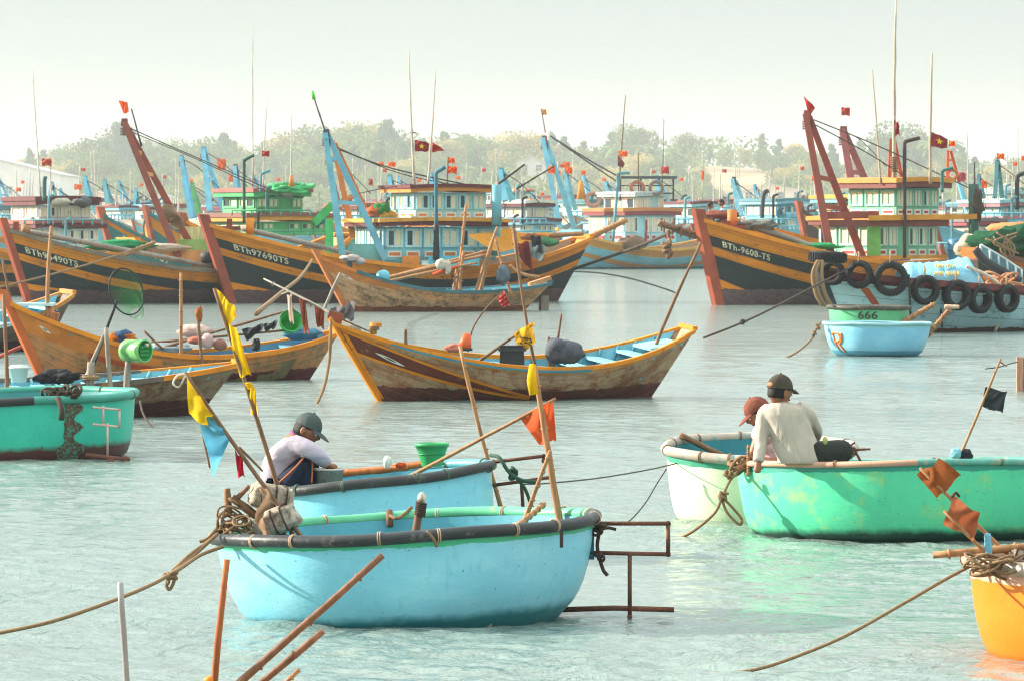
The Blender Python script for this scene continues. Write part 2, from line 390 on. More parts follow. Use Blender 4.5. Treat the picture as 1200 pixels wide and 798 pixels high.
def crown_broad(h, wd, r, n=7000):
    mb = MB(); blobs = []
    for i in range(15):
        a = r.uniform(0, 6.28); q = wd * r.uniform(.1, .8) * .5; z = h * r.uniform(.25, .86)
        blobs.append((V((math.cos(a) * q, math.sin(a) * q, z)), wd * r.uniform(.16, .30)))
    for i in range(n):
        c, R_ = blobs[r.randrange(len(blobs))]; d = V((r.gauss(0, 1), r.gauss(0, 1), r.gauss(0, .8))).normalized()
        leafquad(mb, c + d * R_ * r.uniform(.55, 1.05), .25, None, r)
    return mb
def crown_pine(h, wd, r, n=3200):
    mb = MB(); br = []
    for i in range(30):
        z = h * (.2 + .78 * i / 30); a = r.uniform(0, 6.28); l = wd * .5 * (1.05 - i / 30) ** .8 * r.uniform(.5, 1.15) + .3
        br.append((V((0, 0, z)), V((math.cos(a) * l, math.sin(a) * l, z + l * r.uniform(.15, .7)))))
    for i in range(n):
        a, b = br[r.randrange(30)]; t = r.uniform(.15, 1)
        leafquad(mb, a.lerp(b, t) + V((r.gauss(0, .28), r.gauss(0, .28), r.gauss(0, .3))), .32, V((0, 0, 1)), r, 1.3)
    return mb
def crown_palm(h, r):
    mb = MB()
    for i in range(20):
        a = r.uniform(0, 6.28); el = r.uniform(-.3, 1.1); l = r.uniform(2.4, 3.4); p = V((0, 0, h)); d = V((math.cos(a) * math.cos(el), math.sin(a) * math.cos(el), math.sin(el))); sd = V((-math.sin(a), math.cos(a), 0)); pts = []
        for k in range(8):
            pts.append(p.copy()); p = p + d * l / 7; d = (d + V((0, 0, -.24))).normalized()
        for k in range(7):
            w_ = .62 * math.sin(math.pi * (k + 1) / 8.5)
            for sg in (-1, 1):
                mb.add([pts[k], pts[k + 1], pts[k + 1] + sd * sg * w_ + V((0, 0, -.3)), pts[k] + sd * sg * w_ + V((0, 0, -.3)) - d * .1], [(0, 1, 2, 3)])
    return mb
def trunk_mb(h, r0, r, lean=.0, limbs=5):
    mb = MB(); p = [V((lean * (k / 5) ** 2 * h + r.gauss(0, .05), r.gauss(0, .05), h * k / 5 - (.6 if k == 0 else 0))) for k in range(6)]
    mb.tube(p, [r0 * (1 - .14 * k) for k in range(6)], 7)
    for i in range(limbs):
        a = r.uniform(0, 6.28); q = p[2 + i % 3]; l = h * r.uniform(.2, .4); mb.tube([q, q + V((math.cos(a) * l * .5, math.sin(a) * l * .5, l * .5)), q + V((math.cos(a) * l, math.sin(a) * l, l * .8))], [r0 * .5, r0 * .35, r0 * .12], 5)
    return mb
PROT = []
for i in range(12):
    k = ["b", "p", "c", "b", "p", "b", "g", "p", "c", "b", "p", "g"][i]; r = random.Random(40 + i)
    if k in "bg": h = r.uniform(8, 11); cm = crown_broad(h, r.uniform(7.5, 11), r); tm = trunk_mb(h * .62, .28, r)
    elif k == "p": h = r.uniform(11, 14.5); cm = crown_pine(h, r.uniform(4.2, 6), r); tm = trunk_mb(h * .95, .2, r, 0, 0)
    else: h = r.uniform(8, 10.5); cm = crown_palm(h, r); tm = trunk_mb(h, .2, r, .0, 0)
    PROT.append((k, h, cm.mesh("crown"), tm.mesh("trunk")))
    PROT[-1][2].materials.append(LM[{"b": 0, "p": 1, "c": 2, "g": 3}[k]]); PROT[-1][3].materials.append(BARK)
TL = {"b": ("broad_tree", "bushy broad-leaved tree in the hazy wood on the far shore", "tree"), "g": ("broad_tree", "yellowish bushy tree in the hazy wood on the far shore", "tree"),
      "p": ("feathery_pine", "slender feathery pine in the hazy wood on the far shore", "pine tree"), "c": ("palm_tree", "palm tree with drooping fronds in the hazy wood on the far shore", "palm tree")}
def tree(i, x, y, s, rz, sink=0.0):
    k, h, cm, tm = PROT[i]; nm, lb, ct = TL[k]
    o = bpy.data.objects.new(nm, None); COL.objects.link(o); o.location = (x, y, land_z(x, y) - sink); o.rotation_euler = (0, 0, rz); o.scale = (s, s, s)
    tag(o, lb, ct, {"b": "bushy trees in the wood on the far shore", "g": "yellowish trees in the wood on the far shore", "p": "feathery pines in the wood on the far shore", "c": "palms in the wood on the far shore"}[k])
    for nm2, me in (("crown", cm), ("trunk", tm)):
        c = bpy.data.objects.new(nm2, me); COL.objects.link(c); c.parent = o
# skyline read off the photograph: (px, row of the tree top)
SKY = [(-60, 190), (0, 186), (60, 172), (140, 152), (200, 165), (260, 163), (340, 158), (390, 144), (455, 154), (520, 160), (560, 152), (610, 150), (650, 166), (700, 162), (740, 158), (800, 166), (850, 184), (890, 166), (930, 165), (970, 168), (1050, 155), (1110, 164), (1160, 178), (1200, 170), (1260, 168)]
def skyrow(px):
    for (a, ya), (b, yb) in zip(SKY, SKY[1:]):
        if a <= px <= b: return ya + (yb - ya) * (px - a) / (b - a)
    return 180
tr_ = random.Random(5)
for row, (Y, n_, drop) in enumerate([(905, 62, 0), (850, 58, 8), (795, 52, 22), (745, 44, 38), (705, 30, 52)]):
    for i in range(n_):
        px = -70 + 1340 * (i + tr_.uniform(.1, .9)) / n_; y = K * (Y + tr_.uniform(-22, 22))
        if 835 < px < 905 and row in (1, 2, 3): continue
        if px < 80 and row >= 3: continue
        if row == 4 and tr_.random() < .25: continue
        top = skyrow(px) + drop + tr_.uniform(1, 17)
        x = (px - 600) / FPX * y; zt = HC + (YH - top) * y / FPX; hh = zt - land_z(x, y)
        hh = max(hh, 3.5 * K)
        i_ = tr_.choice([0, 3, 5, 9, 1, 4, 7, 10, 6, 11, 0, 3, 6, 1, 2] if row < 3 else [0, 3, 5, 9, 6, 11, 2, 8, 0, 5]); s = hh / PROT[i_][1]
        s = min(s, 1.7 * K)
        tree(i_, x, y, s, tr_.uniform(0, 6.28))
for px, top, i_ in ((418, 150, 1), (456, 143, 7), (448, 152, 4), (522, 156, 10), (648, 158, 4), (662, 162, 7), (893, 158, 1), (912, 164, 10), (140, 146, 7), (152, 152, 4), (262, 158, 1), (716, 156, 10), (742, 152, 0), (806, 158, 5), (1052, 150, 3), (36, 176, 4)):
    y = K * (892 + tr_.uniform(-14, 14)); x = (px - 600) / FPX * y; tree(i_, x, y, (HC + (YH - top) * y / FPX - land_z(x, y)) / PROT[i_][1], tr_.uniform(0, 6))
mb = MB()                                        # scrub under the trees: one mass
for i in range(52000):
    y = K * tr_.uniform(690, 960); px = tr_.uniform(-90, 1290)
    if 825 < px < 915 and 690 < y / K < 900: continue
    if px < 75 and y / K < 790: continue
    x = (px - 600) / FPX * y
    hmax = K * (1.8 + 4.5 * max(0, .5 + mnoise.noise(V((x * .05, y * .035, 3)))))
    leafquad(mb, V((x, y, land_z(x, y) + hmax * tr_.random() ** .7)), .5 * K, None, tr_)
tag(link("undergrowth", mb, LM[0]), "hazy scrub massed under the trees on the far shore", "scrub", None, "stuff")
# buildings ashore
def shed(name, label, px0, px1, ytop, ybot, D, wd, wall, roofc, wins=0, gable=True):
    D *= K; wd *= K; a = P(px0, ybot, D); b = P(px1, ytop, D); t = Thing(name, label, "building", ((a.x + b.x) / 2, D + wd / 2, a.z))
    W = b.x - a.x; H = b.z - a.z; m = MB(); e = H * .62
    m.add([V((x, y, z)) for y in (-wd / 2, wd / 2) for x, z in ((-W / 2, -4), (W / 2, -4), (W / 2, e), (0, H - .1) if gable else (0, e), (-W / 2, e))], [(0, 1, 2, 3, 4), (9, 8, 7, 6, 5), (0, 5, 6, 1), (1, 6, 7, 2), (4, 9, 5, 0)], 0, flat=True)
    t.part("wall", m, paint(wall, .8, .15, .3), world=False)
    m = MB(); o = .5
    for sg in (-1, 1): m.add([V((0, -wd / 2 - o, H)), V((0, wd / 2 + o, H)), V((sg * (W / 2 + o), wd / 2 + o, e - .1)), V((sg * (W / 2 + o), -wd / 2 - o, e - .1)), V((0, -wd / 2 - o, H - .25)), V((0, wd / 2 + o, H - .25)), V((sg * (W / 2 + o), wd / 2 + o, e - .35)), V((sg * (W / 2 + o), -wd / 2 - o, e - .35))], [(0, 1, 2, 3), (7, 6, 5, 4), (0, 3, 7, 4), (3, 2, 6, 7), (2, 1, 5, 6)], 0, flat=True)
    t.part("roof", m, paint(roofc, .6, .2, .5), world=False)
    for k in range(wins):
        m = MB(); x = -W / 2 + W * (k + .5) / wins; zc = e * .52; s_ = min(1.0, W / wins * .22); m.box((x, -wd / 2 - .05, zc), (s_ * 2 + .24, .14, s_ * 2 + .24), mi=1); m.box((x, -wd / 2 - .12, zc), (s_ * 2, .06, s_ * 2))
        m.box((x, -wd / 2 - .16, zc), (.1, .06, s_ * 2), mi=1); m.box((x, -wd / 2 - .163, zc), (s_ * 2, .05, .1), mi=1)
        t.part("window", m, [paint(S(70, 90, 100), .2), paint(S(205, 205, 195))], world=False)
    return t
shed("warehouse", "pale warehouse with a wide low gabled roof ashore at the far left", -130, 70, 180, 244, 660, 30, S(205, 212, 212), S(170, 178, 178), 5)
shed("beach_house", "long low white house ashore beneath the bare dune slope", 868, 944, 216, 236, 690, 8, S(215, 205, 190), S(180, 176, 168), 4)
shed("beach_house", "small pale house ashore half hidden by trees behind the slanting blue mast", 606, 640, 183, 204, 760, 8, S(200, 200, 195), S(190, 190, 185), 2)
shed("beach_house", "low tin-roofed house ashore left of the two red-brown slanting masts", 78, 142, 224, 244, 640, 8, S(215, 190, 165), S(185, 160, 140), 3)
shed("beach_house", "low sand-coloured shed ashore behind the small orange-topped post at the right edge", 1150, 1230, 214, 238, 650, 8, S(220, 190, 160), S(190, 165, 140), 3)
shed("beach_house", "long grey-roofed shed ashore just right of the slanting red-brown mast", 172, 205, 226, 246, 640, 8, S(210, 205, 195), S(160, 160, 155), 2)
# ---------------------------------------------------------------- shared materials
YEL = S(224, 134, 14); ORG = S(205, 112, 40); RED = S(140, 62, 45); MAR = S(96, 40, 44); CYA = S(92, 176, 196); DKB = S(36, 48, 52); TEAL = S(38, 112, 112)
WHT = S(222, 222, 212); GRN = S(58, 160, 98); BLU = S(70, 140, 172); CREAM = S(222, 205, 165)
M_BAM = wood(S(170, 122, 82), .6); M_STK = wood(S(128, 96, 70)); M_GREYWOOD = wood(S(150, 140, 128)); M_ROPE = wood(S(140, 112, 82), .9, (20, 20, 20), .4); M_DROPE = wood(S(74, 62, 54), .9, (20, 20, 20), .4)
M_WIRE = paint(S(70, 66, 64), .6); M_RUB = paint(S(30, 31, 33), .75, .4, 5, S(96, 92, 86), .25); M_RUST = paint(S(104, 66, 50), .8, .4, 6, S(150, 84, 48), .35)
M_GLASS = paint(S(52, 66, 72), .15, .3, .8, None, 0, .6); M_SKYPANE = paint(S(225, 208, 172), .35, .12, 1.5, None, 0, .5); M_WHT = paint(WHT, .5, .12, 2, S(150, 140, 125), .15)  # cream cabin panes: bright sky seen through the windows, put into the pane colour
M_BLACK = paint(S(40, 42, 44), .6, .3, 4); M_FOAM = paint(S(206, 198, 182), .8, .25, 5, S(140, 120, 98), .5)
def knotted(a, b, r0, r1, bend=.01, k=9, r=rnd):
    a = V(a); b = V(b); L = (b - a).length; o1 = V((r.gauss(0, 1), r.gauss(0, 1), r.gauss(0, .3))) * bend * L; pts = []; rr = []
    for i in range(k + 1):
        t = i / k; pts.append(a.lerp(b, t) + o1 * math.sin(math.pi * t) + V((r.gauss(0, .002), r.gauss(0, .002), 0)) * L * .5); rr.append((r0 + (r1 - r0) * t) * (1 + r.uniform(-.08, .1)))
    return pts, rr
def pole_mb(mb, a, b, r0, r1=None, ext=0.0, bend=.008, n=8, knots=0, mi=0):
    a = V(a); b = V(b)
    if ext: a = a + (a - b).normalized() * ext
    p, rr = knotted(a, b, r0, r1 if r1 else r0 * .7, bend); mb.tube(p, rr, n, mi)
    for i in range(knots):
        q = a.lerp(b, (i + .5) / knots); d = (b - a).normalized() * r0 * .35; mb.tube([q - d, q, q + d], [r0 * .9, r0 * 1.22, r0 * .9], n, mi)
    return mb
def stake(label, a, b, r=.02, m=None, ext=.3, name="stake", cat="pole", group=None, knots=0):
    if m is M_BAM and not knots: knots = 6
    return single(name, pole_mb(MB(), P(*a), P(*b), r, r * .75, ext, .01, 8, knots), m or M_STK, label, cat, group)
def rope(label, pts, r=.012, m=None, cat="rope", name="rope", group=None, knot=None, loops=(), extra=()):
    mb = MB(); mb.tube(catmull([P(*p) if isinstance(p, tuple) else p for p in pts], 8), r, 6)
    for e in list(loops) + list(extra): mb.tube(catmull([P(*p) for p in e], 7), r, 6)
    if knot:
        for kx in knot:
            c = P(*kx)
            for i in range(4): mb.torus(c + V((rnd.gauss(0, r), rnd.gauss(0, r), rnd.gauss(0, r))), r * 1.7, r * .85, Matrix.Rotation(rnd.uniform(0, 3), 3, V((rnd.random(), rnd.random(), rnd.random()))), 12, 6)
    return single(name, mb, m or M_ROPE, label, cat, group)
def flag_mb(corners, amp=.02, nx=14, ny=10, waves=1.6, ph=0.0, sag=.0, tear=.0, r=rnd):
    """corners: hoist top, fly top, fly bottom, hoist bottom (world points)"""
    a, b, c, d = [V(p) for p in corners]; rows = []
    for j in range(ny + 1):
        t = j / ny; row = []
        for i in range(nx + 1):
            s = i / nx; p = a.lerp(b, s).lerp(d.lerp(c, s), t)
            p.y += 1.7 * amp * (math.sin(waves * 2 * math.pi * s + ph + t * 2.1) * (.25 + s) + .5 * math.sin(5.2 * s + 7 * t + ph)); p.z += -sag * math.sin(math.pi * s) * t + .5 * amp * math.sin(waves * 6 * s + ph + 2.5 * t) * s
            if tear and j == ny: p.z += r.uniform(-tear, tear)
            row.append(p)
        rows.append(row)
    return MB().grid(rows)
def blob(mb, c, r, seed=0, amp=.25, n=18, m=12, mi=0, fr=2.0, M=None):
    c = V(c); sd = V((seed * 3.1, seed * 1.7, seed * .9)); rv = V(r) if not isinstance(r, (int, float)) else V((r, r, r))
    mb.sphere(c, rv, n, m, mi, M, lambda d, p: p * (1 + amp * (mnoise.noise(d * fr + sd) + .5 * mnoise.noise(d * fr * 2.6 + sd))))
    return mb
# ---------------------------------------------------------------- hulls
class Hull:
    def __init__(s, T, L, zb, zm, zs, um, B, rb, rs, ta=0.0, tb=.25, draft=.35, fl=.5, full=2.6):
        s.__dict__.update(T=T, L=L, zb=zb, zm=zm, zs=zs, um=um, B=B, ta=ta, tb=tb, dr=draft, fl=fl, full=full)
        s.rb = rb * (zb + draft) / zb; s.rs = rs * (zs + draft) / zs
    def hb(s, u):
        if u < .45: q = u / .45; return s.B / 2 * (s.ta + (1 - s.ta) * (1 - (1 - q) ** 2.3))
        q = (1 - u) / .55; return s.B / 2 * (s.tb + (1 - s.tb) * (1 - (1 - q) ** 2.6))
    def sheer(s, u):
        if u < s.um: return s.zm + (s.zb - s.zm) * ((s.um - u) / s.um) ** 2.0
        return s.zm + (s.zs - s.zm) * ((u - s.um) / (1 - s.um)) ** 2.0
    def pt(s, u, v, side=-1, off=0.0):
        b = s.hb(u); e = max(0, 1 - u / .38, 0, (u - .72) / .28 * .8); g = (1 - (1 - v) ** s.full) * (1 - s.fl * .35)+ v * s.fl * .35
        g = g * (1 - e) + v ** 1.05 * e
        xk = -s.L / 2 + s.rb + (s.L - s.rb - s.rs) * u; xt = -s.L / 2 + s.L * u
        z = -s.dr + (s.sheer(u) + s.dr) * v
        return V((xk + (xt - xk) * v, side * (max(0, b * g) + off), z))
    def at(s, xm, d, side=-1, off=0.0):        # xm metres from the left end, d metres below the sheer
        u = min(1, max(0, xm / s.L)); sh = s.sheer(u); v = (sh - d + s.dr) / (sh + s.dr); return s.pt(u, max(0, min(1.02, v)), side, off)
    def shell(s, mats, nu=56, nv=16, name="hull"):
        mb = MB()
        for side in (-1, 1):
            rows = []; uvs = []
            for i in range(nu + 1):
                u = i / nu; rows.append([s.pt(u, j / nv, side) for j in range(nv + 1)]); uvs.append([(u * s.L, s.sheer(u) - s.pt(u, j / nv).z) for j in range(nv + 1)])
            mb.grid(rows, 0, False, uvs, flip=side > 0)
        for u in (0, 1):
            if (s.ta, s.tb)[u] > .01:
                a = [s.pt(u, j / nv, -1) for j in range(nv + 1)]; b = [s.pt(u, j / nv, 1) for j in range(nv + 1)]; uv = [(u * s.L, s.sheer(u) - p.z) for p in a]
                mb.grid([a, b], 0, False, [uv, uv], flip=u == 0)
        return s.T.part(name, mb, mats, world=False)
    def inside(s, mat, zf=.1, th=.04, u0=.02, u1=.985, nu=50, m=6, name="interior", top=.0):
        rows = []
        for i in range(nu + 1):
            u = u0 + (u1 - u0) * i / nu; sh = s.sheer(u); f = min(zf, sh - .05) if not callable(zf) else zf(u); v0 = (f + s.dr) / (sh + s.dr); v1 = 1 - top
            a = []
            for j in range(m + 1):
                p = s.pt(u, v1 + (v0 - v1) * j / m, 1); p.y = max(.004, p.y - th); a.append(p)
            rows.append(a + [V((p.x, -p.y, p.z)) for p in a[::-1]])
        return s.T.part(name, MB().grid(rows), mat, world=False)
    def gunwale(s, mat, w=.07, h=.05, up=.0, out=.015, name="gunwale", mats=None, d=0.0, u0=0, u1=1, sides=(-1, 1)):
        for side in sides:
            rows = []
            for i in range(49):
                u = u0 + (u1 - u0) * i / 48; p = s.at(u * s.L, d, side); y0 = p.y + side * out; y1 = y0 - side * w
                if side * y1 < 0: y1 = 0.0
                z = p.z + up
                rows.append([V((p.x, y0, z - h)), V((p.x, y0, z)), V((p.x, y1, z)), V((p.x, y1, z - h))])
            mb = MB(); mb.grid(rows, 0, True, flip=side < 0); mb.add(rows[-1], [(0, 1, 2, 3)]); mb.add(rows[0], [(3, 2, 1, 0)]); mb.flat = set(range(len(mb.f)))
            s.T.part(name, mb, mat, world=False)
        if u1 == 1 and s.tb > .01 and d == 0:
            a, b = s.pt(1, 1, -1), s.pt(1, 1, 1); s.T.part("transom_cap", MB().beam(a + V((0, 0, up + .004)), b + V((0, 0, up + .004)), w * 1.1, h), mat, world=False)
    def stem(s, mat, w=.14, deep=.3, over=.3, name="stem_post", lean=1.0, low=1.0):
        a = s.pt(0, 0, 1); b = s.pt(0, 1, 1); a.y = b.y = 0; d = (b - a).normalized(); b2 = b + d * over; f = V((-1, 0, 0)); mb = MB()
        top = deep * lean; c0 = a - f * deep * .45; c1 = b2 - f * top * .5
        p = [a + f * deep * .35 * low, c0, c1 + V((0, 0, -.02)), b2 + f * top * .45]
        mb.add([q + V((0, y, 0)) for y in (-w / 2, w / 2) for q in p], [(0, 1, 2, 3), (7, 6, 5, 4), (0, 4, 5, 1), (1, 5, 6, 2), (2, 6, 7, 3), (3, 7, 4, 0)], 0, flat=True)
        return s.T.part(name, mb, mat, world=False)
    def thwarts(s, mat, us, w=.16, h=.04, dz=.10):
        for u in us:
            z = s.sheer(u) - dz; p = s.at(u * s.L, dz, 1); s.T.part("thwart", MB().box((p.x, 0, z), (w, max(.05, 2 * p.y - .06), h)), mat, world=False)
    def framing(s, mat, us, zf=.1, name="rib"):
        for u in us:
            for side in (-1, 1):
                pts = []
                for j in range(6):
                    v0 = (zf + s.dr) / (s.sheer(u) + s.dr); p = s.pt(u, 1 + (v0 - 1) * j / 5 - .01, side); p.y -= side * .055; pts.append(p)
                s.T.part(name, MB().tube(pts, .022, 4), mat, world=False)
    def text(s, body, x0, d, h, mat, name="registration_number", side=-1, wide=1.0, bold=.018):
        c = bpy.data.curves.new("t", "FONT"); c.body = body; c.size = 1.0; c.offset = bold; c.space_character = 1.1
        o = bpy.data.objects.new("t", c); COL.objects.link(o); me = bpy.data.meshes.new_from_object(o.evaluated_get(bpy.context.evaluated_depsgraph_get()))
        mb = MB(); k = h / .72
        mb.add([s.at(x0 + p.co.x * k * wide, d - p.co.y * k, side, .012) for p in me.vertices], [tuple(q.vertices) for q in me.polygons])
        COL.objects.unlink(o); bpy.data.objects.remove(o); bpy.data.curves.remove(c); bpy.data.meshes.remove(me)
        return s.T.part(name, mb, mat, world=False)
    def decal(s, rows, mat, name, off=.006, side=-1):
        return s.T.part(name, MB().grid([[s.at(x, d, side, off) for x, d in r] for r in rows]), mat, world=False)
    def eye(s, x0, d0, l, h, tilt=.15):
        def lens(k, o): return [[(x0 + l * (t - .5) * k, d0 + tilt * l * (t - .5) * k + q * h * k * math.sin(math.pi * min(1, max(0, t))) ** .8) for t in [i / 12 for i in range(13)]] for q in (-.5, -.2, .2, .5)]
        s.decal(lens(1, 0), M_WHT, "painted_eye", .010)
        s.decal([[(x, d) for x, d in r] for r in lens(.42, 0)], M_BLACK, "pupil", .016)
def boat(name, label, bow, stern, zm, um, B, rb, rs, cat="fishing boat", group=None, roll=0.0, **kw):
    a = P(*bow); b = P(*stern); d = b - a; L = math.hypot(d.x, d.y)
    T = Thing(name, label, cat, ((a.x + b.x) / 2, (a.y + b.y) / 2, 0), (roll, 0, math.atan2(d.y, d.x)), group)
    return T, Hull(T, L, a.z, zm, b.z, um, B, rb, rs, **kw)
# ---------------------------------------------------------------- superstructure
def cabin(T, x0, x1, W, z0, z1, wall, frame, panel, fascia, roofc, nwin=5, front=2, over=.25, name="cabin", dark=.3, roof_h=.12, sill=.38, panels=True, seed=1, skypane=None, trim=None, yc=0.0):
    r = random.Random(seed); H = z1 - z0; mw, mf, mp = weathered(wall), weathered(frame), paint(panel, .5, .2, 2)
    mb = MB(); mb.box(((x0 + x1) / 2, yc, (z0 + z1) / 2), (x1 - x0, W, H)); c = T.part(name, mb, mw, world=False)
    def win(M, w, h, kind):
        m = MB(); fw = min(.07, w * .12); g = lambda x, y, z: M @ V((x, y, z))
        def bx(cx, cy, cz, dx, dy, dz, mi): m.add([g(cx + i * dx / 2, cy + j * dy / 2, cz + k * dz / 2) for i, j, k in ((-1, -1, -1), (1, -1, -1), (1, 1, -1), (-1, 1, -1), (-1, -1, 1), (1, -1, 1), (1, 1, 1), (-1, 1, 1))], [(3, 2, 1, 0), (4, 5, 6, 7), (0, 1, 5, 4), (1, 2, 6, 5), (2, 3, 7, 6), (3, 0, 4, 7)], mi, flat=True)
        for sx in (-1, 1): bx(sx * (w / 2 - fw / 2), -.02, 0, fw, .055, h, 0)
        for sz in (-1, 1): bx(0, -.017, sz * (h / 2 - fw / 2), w - 2 * fw, .05, fw, 0)
        bx(0, -.015, 0, fw * .8, .045, h - 2 * fw, 0)
        for sx in (-1, 1): bx(sx * w / 4, -.004, 0, w / 2 - fw, .018, h - 2 * fw, 1 if r.random() > dark else 2)
        return m
    zs = z0 + H * sill; zt = z1 - H * .06; wh = zt - zs
    def side(n, length, place, W_):
        ww = length / n
        for i in range(n):
            if r.random() < .06 and n > 3: continue
            M = place((i + .5) * ww - length / 2, (zs + zt) / 2); T.part("window", win(M, ww * .88, wh, 0), [mf, skypane or M_SKYPANE, M_GLASS], c, world=False)
            if panels:
                M = place((i + .5) * ww - length / 2, z0 + H * sill * .48); m = MB(); pw, ph = ww * .74, H * sill * .5
                m.add([M @ V((x * pw / 2, -.012, z * ph / 2)) for x, z in ((-1, -1), (1, -1), (1, 1), (-1, 1))] + [M @ V((x * (pw / 2 - .05), -.018, z * (ph / 2 - .05))) for x, z in ((-1, -1), (1, -1), (1, 1), (-1, 1))], [(0, 1, 2, 3), (4, 5, 6, 7)])
                m.mi[-1] = 1; m.flat = {0, 1}; T.part("panel", m, [paint(trim or frame, .5, .15, 2), mp], c, world=False)
    side(nwin, x1 - x0, lambda s_, z: Matrix.Translation(((x0 + x1) / 2 + s_, yc - W / 2, z)), W)
    side(nwin, x1 - x0, lambda s_, z: Matrix.Translation(((x0 + x1) / 2 - s_, yc + W / 2, z)) @ Matrix.Rotation(math.pi, 4, "Z"), W)
    if front: side(front, W, lambda s_, z: Matrix.Translation((x0, yc - s_, z)) @ Matrix.Rotation(-math.pi / 2, 4, "Z"), W)
    m = MB(); o = over; nz = roof_h
    for k, (h0, h1, e) in enumerate(((0, nz, o), (nz, nz * 1.9, o + .05))):      # fascia below, curved roof edge above
        prof = []
        for i in range(13):
            t = i / 12; xx = x0 - e + (x1 - x0 + 2 * e) * t; cam_ = .05 * math.sin(math.pi * t); prof.append((xx, cam_))
        rows = [[V((xx, yc + s_ * (W / 2 + e), z1 + hh + cc)) for s_, hh in ((-1, h0), (-1, h1), (1, h1), (1, h0))] for xx, cc in prof]
        m.grid(rows, k, True); m.add(rows[0], [(0, 1, 2, 3)], k); m.add(rows[-1], [(3, 2, 1, 0)], k)
    m.flat = set(range(len(m.f))); T.part("roof", m, [weathered(fascia), weathered(roofc)], c, world=False)
    return c
def px_cabin(T, D, x0, y0, x1, y1, W, *a, **k):
    p = T.loc(P(x0, y1, D)); q = T.loc(P(x1, y0, D)); return cabin(T, p.x, q.x, W, p.z, q.z, *a, **k)
def aframe(T, D, top, feet, col, w=.16, dy=.35, rungs=(.35, .6), rung_c=None, name="mast_leg", t=.75, tip=None, cap=True):
    """two raking legs that meet near the top"""
    m = paint(col, .55, .25, 2, mul(col, .5), .2); ends = []
    for (tx, ty), (fx, fy), s_ in zip(top, feet, (-1, 1)):
        a = P(fx, fy, D + s_ * dy); b = P(tx, ty, D + s_ * dy * .15); ends.append((a, b)); T.part(name, MB().beam(a, b, w * 1.3, w * 1.3, 0, V((0, 1, 0)), t), m)
    for q in rungs: T.part("mast_rung", MB().beam(ends[0][0].lerp(ends[0][1], q), ends[1][0].lerp(ends[1][1], q), w * .7, w * .7), paint(rung_c or col, .55, .25, 2))
    if cap:
        b = ends[0][1].lerp(ends[1][1], .5); T.part("masthead", MB().box(b + V((0, 0, .02)), (w * 1.3, w * 1.5, w * 1.4), None, 0, .8), paint(tip or mul(col, .6), .6, .2, 3)); mb = MB()
        for i in range(5): mb.torus(b + V((0, 0, -w * (1.0 + .3 * i))), w * .72, w * .12, None, 14, 6)
        T.part("lashing", mb, M_DROPE)
    return ends
def line(T, pts, r=.02, m=None, name="stay", k=6):
    return T.part(name, MB().tube(catmull([P(*p) for p in pts], k), r, 5), m or M_WIRE)
def spar(T, a, b, r, m=None, name="pole", t=.7, ext=0):
    return T.part(name, pole_mb(MB(), P(*a), P(*b), r, r * t, ext, .004), m or M_STK)
def bentpipe(T, pts, r, m=None, name="exhaust_pipe"):
    return T.part(name, MB().tube(catmull([P(*p) for p in pts], 5), r, 8), m or M_BLACK)
C_FLAG = cloth(S(170, 40, 34)); C_OFLAG = cloth(S(226, 96, 34)); C_YFLAG = cloth(S(236, 188, 30)); M_STAR = cloth(S(240, 200, 40), trans=0)
def bflag(T, D, c, m=None, star=False, amp=.05, pole=None, name="flag", seed=0):
    pts = [P(x, y, D) for x, y in c]; f = T.part(name, flag_mb(pts, amp, ph=seed * 1.3), m or C_FLAG)
    if star:
        mb = MB(); a, b, cc, d = pts; cen = (a + b + cc + d) / 4 + V((0, -amp - .02, 0)); ux = ((b - a) + (cc - d)) / 2; uz = ((a - d) + (b - cc)) / 2; r_ = uz.length * .3; ux = ux.normalized(); uz = uz.normalized(); q = []
        for i in range(10): t = math.pi / 2 + i * math.pi / 5; rr = r_ if i % 2 == 0 else r_ * .42; q.append(cen + ux * rr * math.cos(t) + uz * rr * math.sin(t))
        mb.add(q + [cen], [(i, (i + 1) % 10, 10) for i in range(10)]); T.part("star", mb, M_STAR, f)
    if pole: spar(T, (pole[0][0], pole[0][1], D), (pole[1][0], pole[1][1], D), pole[2] if len(pole) > 2 else .025, name="flagstaff", m=M_STK)
    return f
